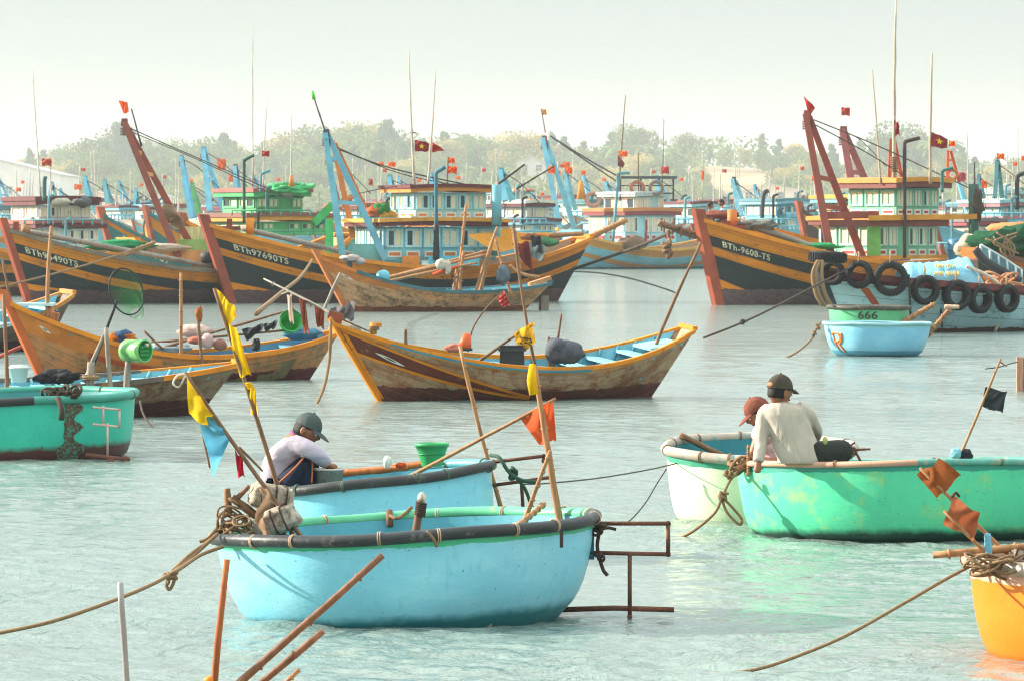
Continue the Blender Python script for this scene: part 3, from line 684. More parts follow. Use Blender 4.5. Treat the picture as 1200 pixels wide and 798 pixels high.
# ---------------------------------------------------------------- basket boats
def basket(name, label, px, D, Rr, h, tilt=(0, 0), hull=None, inner=None, rim=None, rim_split=None, rr=.036, lash=None, nl=14, group=None, n=96, seed=1, draft=.22, ell=1.0, wl=.80):
    c = P(px, 400, D); T = Thing(name, label, "basket boat", (c.x, D, 0), (tilt[0], tilt[1], 0), group); r = random.Random(seed); ph = r.uniform(0, 6)
    wob = lambda a: 1 + .012 * math.sin(2 * a + ph) + .006 * math.sin(3 * a + ph * 2) + (ell - 1) * math.cos(a) ** 2
    pr = [(0, -draft), (.45, -draft * .97), (.62, -draft * .75), (.73, -draft * .38), (.80, 0), (.842, h * .09), (.876, h * .19), (.908, h * .33), (.935, h * .5), (.958, h * .7), (.972, h * .87), (.978, h - .012)]
    pr = [(q if i < 4 else .978 - (.978 - q) * (.978 - wl) / .178, z) for i, (q, z) in enumerate(pr)]; pr[3] = ((pr[2][0] + pr[4][0]) / 2 + .02, pr[3][1])
    T.prof = pr[4:]
    T.part("hull", MB().lathe([(Rr * q, z) for q, z in pr], n, wob=wob), hull, world=False)
    T.part("interior", MB().lathe([(Rr * q - .035, z) for q, z in [(.98, h - .014), (.965, h * .8), (.93, h * .5), (.86, h * .12), (.7, -draft * .25)]] + [(.0, -draft * .3)], n, wob=wob), inner, world=False)
    mb = MB(); rows = []; m_ = 12
    for k in range(n + 1):
        a = 2 * math.pi * k / n; q = Rr * .985 * wob(a); row = []
        for j in range(m_):
            b = 2 * math.pi * j / m_; row.append(V(((q + rr * math.cos(b)) * math.cos(a), (q + rr * math.cos(b)) * math.sin(a), h + rr * math.sin(b) + .006 * math.sin(5 * a + ph))))
        rows.append(row)
    mb.grid(rows, 0, True)
    if rim_split:
        a0, a1 = rim_split
        for i in range(len(mb.f)):
            a = 360 * (i // m_ + .5) / n
            if a0 <= a < a1: mb.mi[i] = 1
    T.part("rim", mb, rim, world=False)
    for k in range(nl):
        a = 2 * math.pi * (k + r.uniform(.2, .8)) / nl; q = Rr * .985 * wob(a); Mx = Matrix.Rotation(a, 3, "Z") @ Matrix.Rotation(math.pi / 2, 3, "X"); mm = MB()
        for e in range(2): mm.torus(V((q * math.cos(a), q * math.sin(a), h)) + V((-math.sin(a), math.cos(a), 0)) * (.012 * e), rr * 1.05, .0042, Mx, 16, 6)
        T.part("lashing", mm, lash or M_ROPE, world=False)
    for k in range(-3, 4):
        y = k * .2 * Rr; l = math.sqrt(max(.01, (Rr * .74) ** 2 - y * y)); T.part("floor_slat", MB().box((0, y, -draft * .3 + .05), (2 * l, .12 * Rr, .03)), M_GREYWOOD, world=False)
    T.R, T.h, T.rr, T.wob = Rr, h, rr, wob
    def rad(z):
        for (q0, z0), (q1, z1) in zip(T.prof, T.prof[1:]):
            if z <= z1: return Rr * (q0 + (q1 - q0) * (z - z0) / (z1 - z0))
        return Rr * T.prof[-1][0]
    T.rad = rad
    return T
# ================================================================ BASKET BOATS (near)
G_B = "round basket boats"
front = basket("basket_boat", "large pale-blue round basket boat with black rim and rusty frame, nearest the camera", 480, 30.2, 1.13, .535, (0, R(-3.0)),
    bowlmat(S(132, 206, 226), S(166, 224, 234), S(44, 130, 140), .05, S(70, 184, 140), .535), paint(S(80, 156, 172), .5, .2, 2, S(60, 90, 95), .2),
    [paint(S(52, 56, 58), .45, .3, 3, S(120, 112, 100), .3), paint(S(96, 186, 140), .45, .25, 3, S(176, 158, 80), .3)], (12, 168), nl=16, group=G_B, lash=paint(S(190, 160, 130), .8), seed=3)
second = basket("basket_boat", "smaller pale-blue basket boat carrying the squatting man, tucked behind the nearest boat", 446, 36, .86, .545, (0, R(-6.2)),
    bowlmat(S(128, 204, 224), S(156, 220, 232), S(38, 118, 126), .05, S(60, 150, 158), .625), paint(S(84, 160, 176), .5, .2, 2),
    [paint(S(56, 58, 58), .45, .3, 3, S(120, 112, 100), .3), paint(S(96, 172, 184), .45, .2, 3)], (-1, 150), rr=.036, nl=12, group=G_B, lash=paint(S(90, 110, 96), .7), seed=5, wl=.92)
tealb = basket("basket_boat", "deep teal-green basket boat with rust streak and red-brown bottom at the left edge", 18, 51.9, 1.235, .60, (R(1), R(-1.5)),
    bowlmat(S(50, 186, 160), S(70, 200, 172), S(84, 46, 42), .12, None, .6, None, .4, S(96, 58, 40)), paint(S(60, 140, 140), .5, .2, 2),
    [paint(S(60, 150, 132), .5, .25, 3, S(120, 80, 60), .2), paint(S(44, 46, 48), .5, .3, 4)], (176, 285), rr=.042, nl=6, group=G_B, seed=8, wl=.90)
greenb = basket("basket_boat", "big bright-green basket boat with two men aboard, at the right", 1074, 38.6, 1.36, .535, (R(-2.3), R(-.7)),
    bowlmat(S(84, 204, 156), S(112, 212, 150), S(26, 70, 58), .03, S(52, 148, 130), .535, S(176, 196, 84), .35), paint(S(70, 150, 140), .5, .2, 2),
    [paint(S(90, 160, 146), .5, .25, 4, S(180, 150, 126), .4), paint(S(206, 158, 132), .6, .25, 4, S(140, 96, 76), .3)], (140, 268), rr=.023, nl=8, group=G_B, seed=11, wl=.89)
creamb = basket("basket_boat", "cream basket boat with teal inside and worn rim, half behind the green boat", 890, 40.5, .745, .565, (R(4.8), R(0)),
    bowlmat(S(216, 226, 190), S(226, 228, 196), S(120, 160, 120), .03, S(60, 150, 120), .54, None, .6), paint(S(52, 132, 142), .5, .25, 2),
    [paint(S(186, 168, 150), .6, .3, 4, S(90, 150, 156), .45)], None, rr=.04, nl=12, group=G_B, seed=13, wl=.86)
blueb = basket("basket_boat", "small light-blue basket boat with an orange scrawl, before the tyre-hung boat", 1028, 93.3, 1.0, .585, (0, R(.4)),
    bowlmat(S(130, 196, 224), S(170, 220, 236), S(60, 96, 110), .07, S(140, 200, 206), .585), paint(S(80, 150, 176), .5, .2, 2), [paint(S(140, 190, 196), .5, .2, 3)], None, rr=.03, nl=0, group=G_B, seed=15, wl=.74)
lucky = basket("basket_boat", "green basket boat with a dark rim and the number 666, behind the small light-blue one", 1018, 109.5, .88, .63, (0, R(.5)),
    bowlmat(S(92, 176, 128), S(110, 186, 140), None), paint(S(80, 150, 120), .5, .2, 2), [paint(S(70, 70, 60), .6, .3, 3, S(140, 120, 90), .35)], None, rr=.05, nl=8, group=G_B, seed=17)
orangeb = basket("basket_boat", "orange basket boat with pink-topped side cut off at the right edge", 1368, 27.6, 1.1, .50, (0, R(0)),
    bowlmat(S(238, 122, 8), S(242, 140, 30), None, .05, S(226, 166, 140), .47), paint(S(190, 150, 120), .6, .25, 2), [paint(S(170, 150, 134), .4, .3, 4, S(90, 80, 74), .3)], None, rr=.04, nl=10, group=G_B, seed=19, wl=.885)
below = basket("basket_boat", "orange basket boat at the bottom edge, holding the grey pole and bamboo canes", 300, 21.0, 1.0, .24, (0, 0),
    bowlmat(S(226, 140, 34)), paint(S(190, 150, 120), .6), [paint(S(220, 150, 60), .5, .3, 4)], None, rr=.035, nl=0, group=G_B, seed=21)
def on_bowl(T, body, ang, z, hgt, mat, name, wide=1.0, frac=.93):
    c = bpy.data.curves.new("t", "FONT"); c.body = body; c.size = 1.0; c.offset = .01
    o = bpy.data.objects.new("t", c); COL.objects.link(o); me = bpy.data.meshes.new_from_object(o.evaluated_get(bpy.context.evaluated_depsgraph_get())); k = hgt / .72; mb = MB()
    wd = max(p.co.x for p in me.vertices)
    for_p = []
    for p in me.vertices:
        a = ang + (p.co.x - wd / 2) * k * wide / T.R; zz = z + p.co.y * k; q = T.rad(zz) * T.wob(a) + .010; for_p.append(V((q * math.cos(a), q * math.sin(a), zz)))
    mb.add(for_p, [tuple(q.vertices) for q in me.polygons]); COL.objects.unlink(o); bpy.data.objects.remove(o); bpy.data.curves.remove(c); bpy.data.meshes.remove(me)
    T.part(name, mb, mat, world=False)
on_bowl(lucky, "666", R(-96), .40, .16, paint(S(60, 50, 44), .7, .3, 6), "painted_number", 1.35)
mb = MB()                                           # orange scrawl on the small blue boat
for st in ([(-152, .42), (-150, .24), (-147, .12)], [(-152, .42), (-142, .40), (-140, .30), (-149, .26)], [(-146, .28), (-141, .16), (-138, .08)], [(-137, .42), (-138, .3), (-144, .2)]):
    pts = []
    for a, z in st: a = R(a); q = blueb.rad(z) * blueb.wob(a) + .004; pts.append(V((q * math.cos(a), q * math.sin(a), z)))
    mb.tube(catmull(pts, 6), .022, 6)
blueb.part("painted_scrawl", mb, paint(S(216, 130, 50), .6, .3, 8), world=False)
def frame_bars(T, D, segs, r, m, name="rudder_frame"):
    mb = MB()
    for a, b in segs:
        pa, pb = P(a[0], a[1], D), P(b[0], b[1], D); mb.tube([pa, pb], r, 8); mb.sphere(pa, r * 1.3, 8, 6); mb.sphere(pb, r * 1.3, 8, 6)
    return T.part(name, mb, m)
frame_bars(front, 30.1, [((690, 613), (783, 613)), ((783, 613), (783, 649)), ((783, 649), (684, 647)), ((738, 649), (738, 722))], .0125, M_RUST)
front.part("rudder_bar", MB().tube([P(655, 714, 30.2), P(720, 712, 30.2), P(790, 714, 30.2)], .016, 8), M_RUST)
front.part("mooring_bracket", MB().box(P(691, 638, 30.2), (.05, .22, .16)), paint(S(40, 100, 120), .5))
frame_bars(second, 36.0, [((578, 541), (637, 534)), ((580, 568), (645, 559)), ((637, 534), (637, 540)), ((611, 564), (613, 597))], .0125, M_RUST)
frame_bars(tealb, 50.9, [((110, 477), (140, 480)), ((140, 480), (140, 500)), ((140, 500), (110, 497)), ((121, 477), (121, 497)), ((126, 497), (126, 537))], .011, paint(S(206, 176, 160), .7, .2, 5, S(130, 80, 60), .3))
tealb.part("propeller_shaft", MB().tube([P(100, 533, 50.9), P(142, 538, 50.9)], .026, 8), M_RUST)
for q in ((130, 541), (147, 538)): tealb.part("propeller_blade", MB().sphere(P(q[0], q[1], 50.7), (.05, .02, .035), 10, 6), M_RUST)
r = random.Random(4); rows = []
for j in range(15):                                  # rust weeping down the teal hull
    z = .56 - .56 * j / 14; rows.append([(lambda a: V((math.cos(a) * (tealb.rad(z) * tealb.wob(a) + .004), math.sin(a) * (tealb.rad(z) * tealb.wob(a) + .004), z)))(R(-60 + (8 + (7 if j > 10 else 0) + 3 * math.sin(j * 1.3)) * k / 5 - (3 if j > 10 else 0) + r.uniform(-.5, .5))) for k in range(6)])
tealb.part("rust_stain", MB().grid(rows), paint(S(92, 58, 42), .8, .4, 9, S(50, 160, 138), .5), world=False)
# thole posts, lashings and props of the nearest boat
th = MB(); pole_mb(th, P(487, 625, 29.25), P(494, 583, 29.25), .024, .022, .0); front.part("thole_post", th, M_STK)
th = MB()
for i in range(7): th.torus(P(492 + i * .3, 603 - i * 2.3, 29.25), .027, .007, Matrix.Rotation(.25, 3, "Y"), 14, 6)
front.part("thole_lashing", th, M_DROPE)
front.part("thole_cap", MB().sphere(P(494.5, 583, 29.25), (.026, .026, .034), 10, 8), M_FOAM)
front.part("rim_tie", MB().tube(catmull([P(500, 622, 29.1), P(508, 631, 29.08), P(512, 640, 29.1)], 5), .009, 6), M_ROPE)
front.part("peg", MB().tube([P(456, 598, 31.25), P(457, 616, 31.2)], .022, 8), M_STK)
front.part("peg_rope", MB().tube(catmull([P(457, 604, 31.2), P(466, 607, 31.15), P(476, 600, 31.25), P(482, 594, 31.3)], 6), .011, 6), M_ROPE)
front.part("rim_clip", MB().box(P(658, 632, 29.4), (.02, .03, .09)), M_DROPE)
rope("tangled rope tied round the nearest boat's rim at its rusty frame", [(683, 603, 30.5), (695, 602, 30.3), (703, 615, 30.1), (700, 640, 30.1), (706, 665, 30.1), (712, 674, 30.1)], .011, M_DROPE, knot=[(701, 622, 30.05), (703, 617, 30.05), (702, 650, 30.08)], extra=[[(703, 620, 30.05), (712, 618, 30.1), (722, 620, 30.1)]])
# things at the left of the nearest boat
D0 = 30.0
mb = MB(); b_ = Matrix.Rotation(R(-22), 3, "Y")
def foam(label, c, d, ang, seed, ay=0):
    m = MB(); r = random.Random(seed); M = Matrix.Rotation(R(ang), 3, "Y") @ Matrix.Rotation(R(ay), 3, "Z"); rows = []
    m.sphere((0, 0, 0), 1, 24, 16, 0, None, lambda q, p: V([math.copysign(abs(x) ** .5, x) for x in q]) * (1 + .22 * mnoise.noise(q * 2.5 + V((seed, 0, 0)))))
    m.v = [V(c) + M @ V((p.x * d[0] / 2, p.y * d[1] / 2, p.z * d[2] / 2)) for p in m.v]
    for k in (-.55, .1, .6): m.tube([V(c) + M @ V((k * d[0] / 2, math.copysign(abs(math.cos(t)) ** .4, math.cos(t)) * d[1] * .52, math.copysign(abs(math.sin(t)) ** .4, math.sin(t)) * d[2] * .52)) for t in [i * math.pi / 10 for i in range(20)]], .006, 5, 1, True)
    return single("foam_float", m, [paint(S(186, 172, 154), .85, .3, 7, S(120, 98, 78), .6), M_DROPE], label, "float", "foam floats in the nearest boat")
foam("upper dirty white foam float lashed with cord, on the nearest boat's left rim", P(318, 583, D0), (.25, .22, .15), 8, 3, 10)
foam("lower dirty white foam float lying tilted inside the nearest boat's left rim", P(324, 611, D0 - .1), (.26, .2, .15), -24, 5, -15)
t = Thing("anchor", "crooked wooden anchor lying on the ropes at the nearest boat's left end", "anchor", P(285, 610, D0))
t.part("shank", pole_mb(MB(), P(346, 640, D0), P(272, 582, D0), .03, .022, 0, .01), M_STK); t.part("fluke", pole_mb(MB(), P(268, 603, D0), P(266, 572, D0), .022, .02), M_STK); t.part("fluke", pole_mb(MB(), P(275, 586, D0), P(292, 569, D0 - .02), .018, .012), M_STK)
t.part("stock", pole_mb(MB(), P(298, 625, D0 - .05), P(335, 590, D0 - .08), .012, .012), M_DROPE); t.part("lashing", MB().torus(P(274, 587, D0), .034, .012, Matrix.Rotation(.6, 3, "Y"), 14, 6), M_ROPE)
mb = MB(); r = random.Random(3)
for i in range(13):
    c = P(272 + r.uniform(-12, 14), 618 + r.uniform(-10, 12), D0 - .1 + r.uniform(-.1, .1)); mb.torus(c, r.uniform(.04, .09), .0065, Matrix.Rotation(r.uniform(-.6, .6), 3, "X") @ Matrix.Rotation(r.uniform(-.7, .7), 3, "Y"), 22, 6)
for i in range(7): mb.tube(catmull([P(255 + r.uniform(-3, 8), 634, D0 - .05), P(262 + r.uniform(-8, 12), 610 + r.uniform(-16, 6), D0 - .1), P(285 + r.uniform(-14, 14), 600 + r.uniform(-6, 16), D0), P(300 + r.uniform(-10, 20), 630, D0 - .15)], 7), .0065, 6)
single("rope_coil", mb, M_ROPE, "untidy brown coils of rope heaped on the nearest boat's left end", "rope")
mb = MB(); rr_ = []
for j in range(9):
    t_ = j / 8; rr_.append([P(303 + 5 * math.sin(j) + q * 10, 572 + 58 * t_, D0 - .25 - .03 * math.sin(q * 3 + j * .8)) for q in [i / 5 for i in range(6)]])
single("rag", mb.grid(rr_), cloth(S(176, 140, 112)), "long pale brown rag hanging beside the foam floats of the nearest boat", "rag")
# flag poles stuck in the nearest boat
def flagpole(label, base, top, r, flags, ext=.35, m=None, group="flag poles", kink=None, knots=0, extras=()):
    t = Thing("flag_pole", label, "flag pole", P(*base), group=group); mb = MB(); pts = [P(*base) + (P(*base) - P(*top)).normalized() * ext] + [P(*k) for k in (kink or [])] + [P(*top)]
    pts = catmull(pts, 8) if len(pts) > 2 else knotted(pts[0], pts[1], r, r, .004)[0]; n_ = len(pts); mb.tube(pts, [r * (1 - .35 * i / (n_ - 1)) for i in range(n_)], 8)
    for i in range(knots): q = pts[int((i + .7) / knots * (n_ - 1)) % n_]; mb.sphere(q, r * 1.15, 8, 6)
    t.part("pole", mb, m or M_STK)
    for c, mat, amp, ph in flags: t.part("flag", flag_mb([P(*q) for q in c], amp, ph=ph, waves=1.1, tear=.004), mat)
    for nm, mb2, mat in extras: t.part(nm, mb2, mat)
    return t
D1 = 30.0; tie = MB()
for i in range(4): tie.torus(P(291 + i, 449 + i * 2, D1), .017, .007, None, 12, 6)
flagpole("tall leaning pole with long tattered yellow flag bound along it, at the nearest boat's left", (334, 600, D1), (251, 338, D1), .016,
    [([(253, 338, D1), (274, 358, D1), (277, 373, D1), (265, 385, D1)], C_YFLAG, .02, 0), ([(262, 372, D1), (276, 386, D1), (295, 439, D1), (281, 442, D1)], C_YFLAG, .02, 1), ([(292, 450, D1), (299, 458, D1), (303, 487, D1), (294, 486, D1)], C_YFLAG, .02, 2)], extras=[("tie", tie, C_YFLAG)], kink=[(304, 500, D1)])
C_CYAN = cloth(S(100, 176, 206)); C_RED = cloth(S(176, 34, 50))
flagpole("shorter leaning pole with a yellow flag over a light-blue one, at the nearest boat's left", (326, 590, D1 - .15), (217, 436, D1 - .15), .014,
    [([(218, 438, D1 - .15), (256, 494, D1 - .15), (254, 509, D1 - .15), (221, 484, D1 - .15)], C_YFLAG, .035, .5), ([(254, 488, D1 - .12), (270, 515, D1 - .12), (250, 557, D1 - .12), (232, 488, D1 - .12)], C_CYAN, .03, 1.4), ([(275, 526, D1 - .13), (284, 538, D1 - .13), (287, 556, D1 - .13), (279, 560, D1 - .13)], C_RED, .02, 2)],
    kink=[(272, 517, D1 - .15)], extras=[("tie", MB().tube(catmull([P(218, 438, D1), P(208, 440, D1), (P(203, 449, D1)), P(210, 453, D1), P(217, 440, D1)], 6), .007, 6), M_FOAM), ("crossbar", pole_mb(MB(), P(235, 494, D1), P(246, 548, D1), .008), M_STK), ("crossbar", pole_mb(MB(), P(280, 524, D1 - .1), P(308, 552, D1 - .1), .009), M_STK)])
stake("bent bamboo pole curving up from the right of the nearest boat to join its mate", (616, 608, 30.6), (645, 528, 30.5), .016, M_BAM, .1, "bamboo_pole", group="bamboo poles")
stake("straight bamboo pole topped by an orange cloth, standing in the nearest boat's right side", (655, 606, 30.7), (626, 428, 30.7), .022, M_BAM, .35, "bamboo_pole", group="bamboo poles", knots=5)
mb = MB(); mb.tube([P(624, 427, 30.65), P(623, 445, 30.62), P(626, 462, 30.62)], [.02, .03, .03], 8); single("cloth_wrap", mb, C_YFLAG, "orange-yellow cloth hanging from the top of the straight bamboo pole", "cloth")
stake("curved branch lying on the nearest boat's rim beneath the bamboo poles", (612, 612, 30.3), (638, 590, 30.6), .018, M_BAM, .05, "branch", "branch")
C_ORG = cloth(S(216, 92, 46))
flagpole("long slanting stick carrying an orange-red flag, rising from the second blue boat", (512, 541, 36), (651, 467, 35.6), .016, [([(608, 488, 35.7), (648, 468, 35.6), (652, 517, 35.6), (632, 521, 35.65)], C_ORG, .03, .4)], ext=.3, m=M_BAM)
stake("bare bamboo pole leaning left out of the second blue boat", (572, 535, 36.3), (539, 405, 36.3), .017, M_BAM, .4, "bamboo_pole", group="bamboo poles", knots=4)
# second boat's load
tb = Thing("plastic_basket", "bright green plastic basket standing on the second blue boat", "basket", P(506, 556, 36.2))
tb.part("body", MB().lathe([(.07, -.0), (.10, .10), (.115, .14), (.122, .14), (.122, .165), (.112, .165), (.10, .13), (.065, .02), (0, .015)], 24, P(506, 546, 36.2)), paint(S(50, 158, 92), .4, .15, 4)); hm = MB()
for k in range(1): hm.torus(P(506, 546, 36.2) + V((0, 0, .085)), .097, .004, None, 24, 6)
tb.part("band", hm, paint(S(40, 130, 76), .4))
mb = MB()
for i, (a, b) in enumerate([((392, 556), (478, 548)), ((440, 552), (520, 541)), ((455, 548), (500, 542)), ((405, 553), (450, 549))]): pole_mb(mb, P(a[0], a[1], 36.4 + i * .07), P(b[0], b[1], 36.4 + i * .07), .022, .018)
single("timber", mb, [wood(S(190, 110, 60))], "reddish timbers and canes laid across the second blue boat behind its rim", "timber")
blob(mb := MB(), P(470, 545, 36.3), (.04, .04, .022), 3); single("cloth_wad", mb, C_ORG, "small wad of orange cloth on the timbers of the second blue boat", "cloth")
blob(mb := MB(), P(454, 541, 36.3), (.03, .03, .045), 8); single("bottle", mb, M_WHT, "small white bottle standing by the timbers of the second blue boat", "bottle")
t = Thing("cooking_pot", "dull metal pot in front of the squatting man's hands", "pot", P(388, 560, 35.9)); t.part("body", MB().lathe([(0, -.06), (.09, -.06), (.10, .06), (.112, .065), (.1, .05), (.085, -.04), (0, -.05)], 24, P(386, 560, 35.9)), paint(S(150, 140, 130), .35, .3, 6, S(60, 55, 50), .4)); t.part("rim", MB().torus(P(386, 560, 35.9) + V((0, 0, .062)), .106, .008, None, 24, 6), paint(S(190, 180, 170), .35))
rope("green rope hanging off the right end of the second blue boat", [(575, 533, 36.1), (585, 536, 35.95), (596, 552, 35.9), (610, 562, 35.8), (628, 565, 35.8), (632, 571, 35.8)], .014, paint(S(50, 84, 66), .9), knot=[(600, 555, 35.9)], extra=[[(604, 558, 35.9), (615, 572, 35.9), (622, 590, 35.9), (629, 605, 35.9)]])
# ropes on the water
rope("mooring rope running from the nearest boat's left end to the left edge", [(254, 626, 29.7), (225, 652, 29.4), (200, 672, 29), (170, 688, 28.6), (120, 708, 28.2), (60, 728, 28), (0, 741, 28), (-60, 752, 28)], .011, M_ROPE, knot=[(200, 671, 29), (195, 674, 29)], extra=[[(262, 640, 29.5), (235, 650, 29.4), (208, 668, 29), (197, 672, 29)], [(250, 630, 29.7), (222, 650, 29.4), (203, 668, 29.1)], [(199, 674, 29), (195, 685, 29), (199, 690, 29), (204, 680, 29), (200, 673, 29)], [(253, 620, 29.8), (243, 631, 29.7), (234, 634, 29.7)]])
rope("mooring rope sloping from the orange boat into the water", [(1135, 664, 27.2), (1105, 680, 27), (1060, 706, 26.8), (990, 745, 26.6), (930, 770, 26.5), (890, 783, 26.4), (855, 788, 26.4), (835, 788, 26.4)], .009, M_ROPE)
rope("thin line drooping from the cream boat's rim to the water", [(781, 549, 40), (770, 566, 40), (757, 588, 39.8), (742, 606, 39.5), (733, 613, 39.3)], .006, M_WIRE)
rope("thin line stretched from the cream boat toward the second blue boat's frame", [(800, 541, 40.3), (760, 550, 39.5), (700, 560, 38), (640, 566, 36.6), (612, 567, 36)], .006, M_WIRE)
rope("knotted rope with a hanging loop tied on the green boat's left end", [(868, 549, 38.3), (856, 562, 38.1), (847, 580, 38), (838, 600, 38), (815, 620, 38.1), (794, 632, 38.2)], .012, M_ROPE, knot=[(846, 579, 38), (846, 584, 38), (852, 556, 38.1)], extra=[[(846, 584, 38), (852, 600, 38), (866, 614, 38), (869, 608, 38), (858, 594, 38), (847, 583, 38)], [(868, 546, 38.4), (862, 556, 38.2), (853, 560, 38.1)]])
rope("mooring rope slanting from the small light-blue boat into the water", [(962, 378, 93), (957, 384, 93), (953, 395, 93), (940, 408, 92.6), (928, 416, 92.2), (918, 420, 91.8)], .02, M_ROPE, knot=[(958, 383, 93), (954, 392, 93)])
rope("long line running from the tyre-hung boat down left into the water", [(1000, 312, 113), (950, 338, 110), (900, 364, 106), (870, 378, 104), (840, 390, 103), (824, 396, 103)], .022, M_DROPE, knot=[(871, 377, 104)])
rope("slack mooring line from the wooden-railed stern into open water", [(655, 318, 165), (700, 320, 170), (740, 327, 175), (780, 339, 180), (795, 345, 180)], .03, M_WIRE)
rope("dark rope trailing from the weathered dark boat into the water", [(164, 470, 61), (168, 485, 60), (178, 500, 59.4), (195, 517, 59), (220, 532, 58), (236, 540, 57)], .014, M_DROPE)
# teal boat load
mb = MB(); r = random.Random(9)
for i in range(16): mb.torus(P(72 + r.uniform(-14, 16), 463 + r.uniform(-6, 5) - .18 * 0, 50.9), r.uniform(.04, .09), .016, Matrix.Rotation(r.uniform(-1, 1), 3, "X") @ Matrix.Rotation(r.uniform(-1, 1), 3, "Y"), 16, 6)
mb.tube(catmull([P(68, 466, 50.7), P(72, 480, 50.6), P(72, 492, 50.6)], 5), .03, 6); mb.tube(catmull([P(85, 460, 50.8), P(90, 454, 50.8), P(92, 460, 50.8), P(86, 463, 50.8)], 5), .016, 6)
single("rope_bundle", mb, M_DROPE, "bundle of dark rope draped over the teal boat's rim", "rope")
# green and cream boats
stake("thick wooden paddle handle leaning left out of the cream boat", (856, 538, 40.8), (797, 509, 40.8), .03, M_STK, .3, "paddle", "paddle")
blob(mb := MB(), P(828, 553, 40.4), (.12, .10, .05), 4, .5, 22, 14); r = random.Random(2)
for i in range(26): mb.torus(P(827 + r.uniform(-14, 14), 551 + r.uniform(-7, 6), 40.3), r.uniform(.03, .07), .006, Matrix.Rotation(r.uniform(-1, 1), 3, "X") @ Matrix.Rotation(r.uniform(-1, 1), 3, "Y"), 14, 5)
single("fishing_net", mb, M_ROPE, "small heap of tan netting inside the cream boat", "net")
stake("short pointed peg on the green boat's left end", (877, 549, 38.2), (877, 521, 38.2), .014, M_BAM, .05, "peg", "peg")
mb = MB(); r = random.Random(12)
for i in range(8): mb.torus(P(866 + r.uniform(-8, 14), 546 + r.uniform(-4, 4), 38.3), r.uniform(.04, .09), .012, Matrix.Rotation(r.uniform(-.8, .8), 3, "X") @ Matrix.Rotation(r.uniform(-.8, .8), 3, "Y"), 18, 6)
single("rope_coil", mb, M_ROPE, "loose coils of rope round the peg on the green boat's left end", "rope")
C_BLK = cloth(S(52, 56, 60))
flagpole("leaning stick with a small square black flag at the far side of the green boat", (1125, 534, 39.4), (1173, 420, 39.4), .013, [([(1155, 453, 39.4), (1181, 459, 39.4), (1175, 484, 39.4), (1150, 476, 39.4)], C_BLK, .02, .2)], .3, M_BAM, extras=[("fork", pole_mb(MB(), P(1172, 424, 39.4), P(1180, 429, 39.4), .006), M_STK)])
rope("thin line from the black flag's stick to the post at the right edge", [(1155, 432, 39.4), (1170, 430, 39.6), (1184, 426, 40), (1192, 424, 40.2)], .005, M_WIRE)
blob(mb := MB(), P(1120, 531, 39.3), (.045, .04, .04), 3, .3); single("float", mb, paint(S(130, 190, 200), .6), "light-blue float at the foot of the black flag's stick", "float")
blob(mb := MB(), P(1132, 533, 39.3), (.05, .04, .045), 6, .3); single("rag", mb, C_BLK, "dark rag beside the light-blue float on the green boat", "rag")
t = Thing("trestle", "small rusty trestle of sticks standing in the green boat beside the seated man", "trestle", P(1000, 545, 39))
for a, b in (((990, 543), (1002, 524)), ((1010, 543), (1000, 524)), ((985, 531), (1004, 531)), ((994, 527), (1020, 526)), ((988, 527), (1002, 518))): t.part("stick", pole_mb(MB(), P(a[0], a[1], 39), P(b[0], b[1], 39), .010, .008), M_RUST)
# wooden post boat at the right edge
t = Thing("mooring_post", "pinkish wooden mooring post at the right edge above the black flag", "post", WP(1203, 458)); D_ = WP(1203, 458).y
for x in (1195, 1203, 1211): t.part("plank", MB().beam(P(x, 462, D_), P(x, 418 + (x - 1195) * .2, D_), .09, .09), wood(S(190, 140, 116)))
# orange boat load
D2 = 27.3; C_BRN = cloth(S(150, 84, 44))
flagpole("rusty-brown square flag on the upper of two poles leaning left from the orange boat", (1200, 668, D2), (1078, 548, D2), .013, [([(1074, 556, D2), (1100, 538, D2), (1127, 557, D2), (1098, 583, D2)], C_BRN, .025, .3)], .3, M_BAM)
flagpole("brown square flag on the lower of two poles leaning left from the orange boat", (1200, 690, D2 - .2), (1106, 598, D2 - .2), .013, [([(1118, 580, D2 - .2), (1150, 604, D2 - .2), (1140, 631, D2 - .2), (1105, 614, D2 - .2)], cloth(S(168, 96, 62)), .025, 1.3)], .3, M_BAM, extras=[("tie", MB().tube(catmull([P(1115, 582, D2 - .2), P(1120, 577, D2 - .25), P(1124, 581, D2 - .2)], 5), .008, 6), M_DROPE)])
stake("thick pale oar lying across the orange boat toward the left", (1215, 639, D2), (1093, 650, D2), .026, M_BAM, .5, "oar", "oar")
stake("blue-tipped stick standing at the orange boat's left end", (1158, 652, D2 - .2), (1157, 625, D2 - .2), .024, paint(S(110, 176, 200), .5), .02, "stick", "stick")
mb = MB(); r = random.Random(31)
for i in range(18): mb.torus(P(1166 + r.uniform(-22, 26), 664 + r.uniform(-9, 6), D2 - .25 + r.uniform(-.1, .1)), r.uniform(.04, .09), .008, Matrix.Rotation(r.uniform(-.5, .5), 3, "X") @ Matrix.Rotation(r.uniform(-.5, .5), 3, "Y"), 20, 6)
blob(mb, P(1180, 666, D2), (.16, .14, .06), 5, .3); single("rope_coil", mb, M_ROPE, "thick heap of rope on the orange boat's left end", "rope")
foam("white foam float among the ropes of the orange boat", P(1196, 655, D2), (.14, .12, .10), 20, 9)
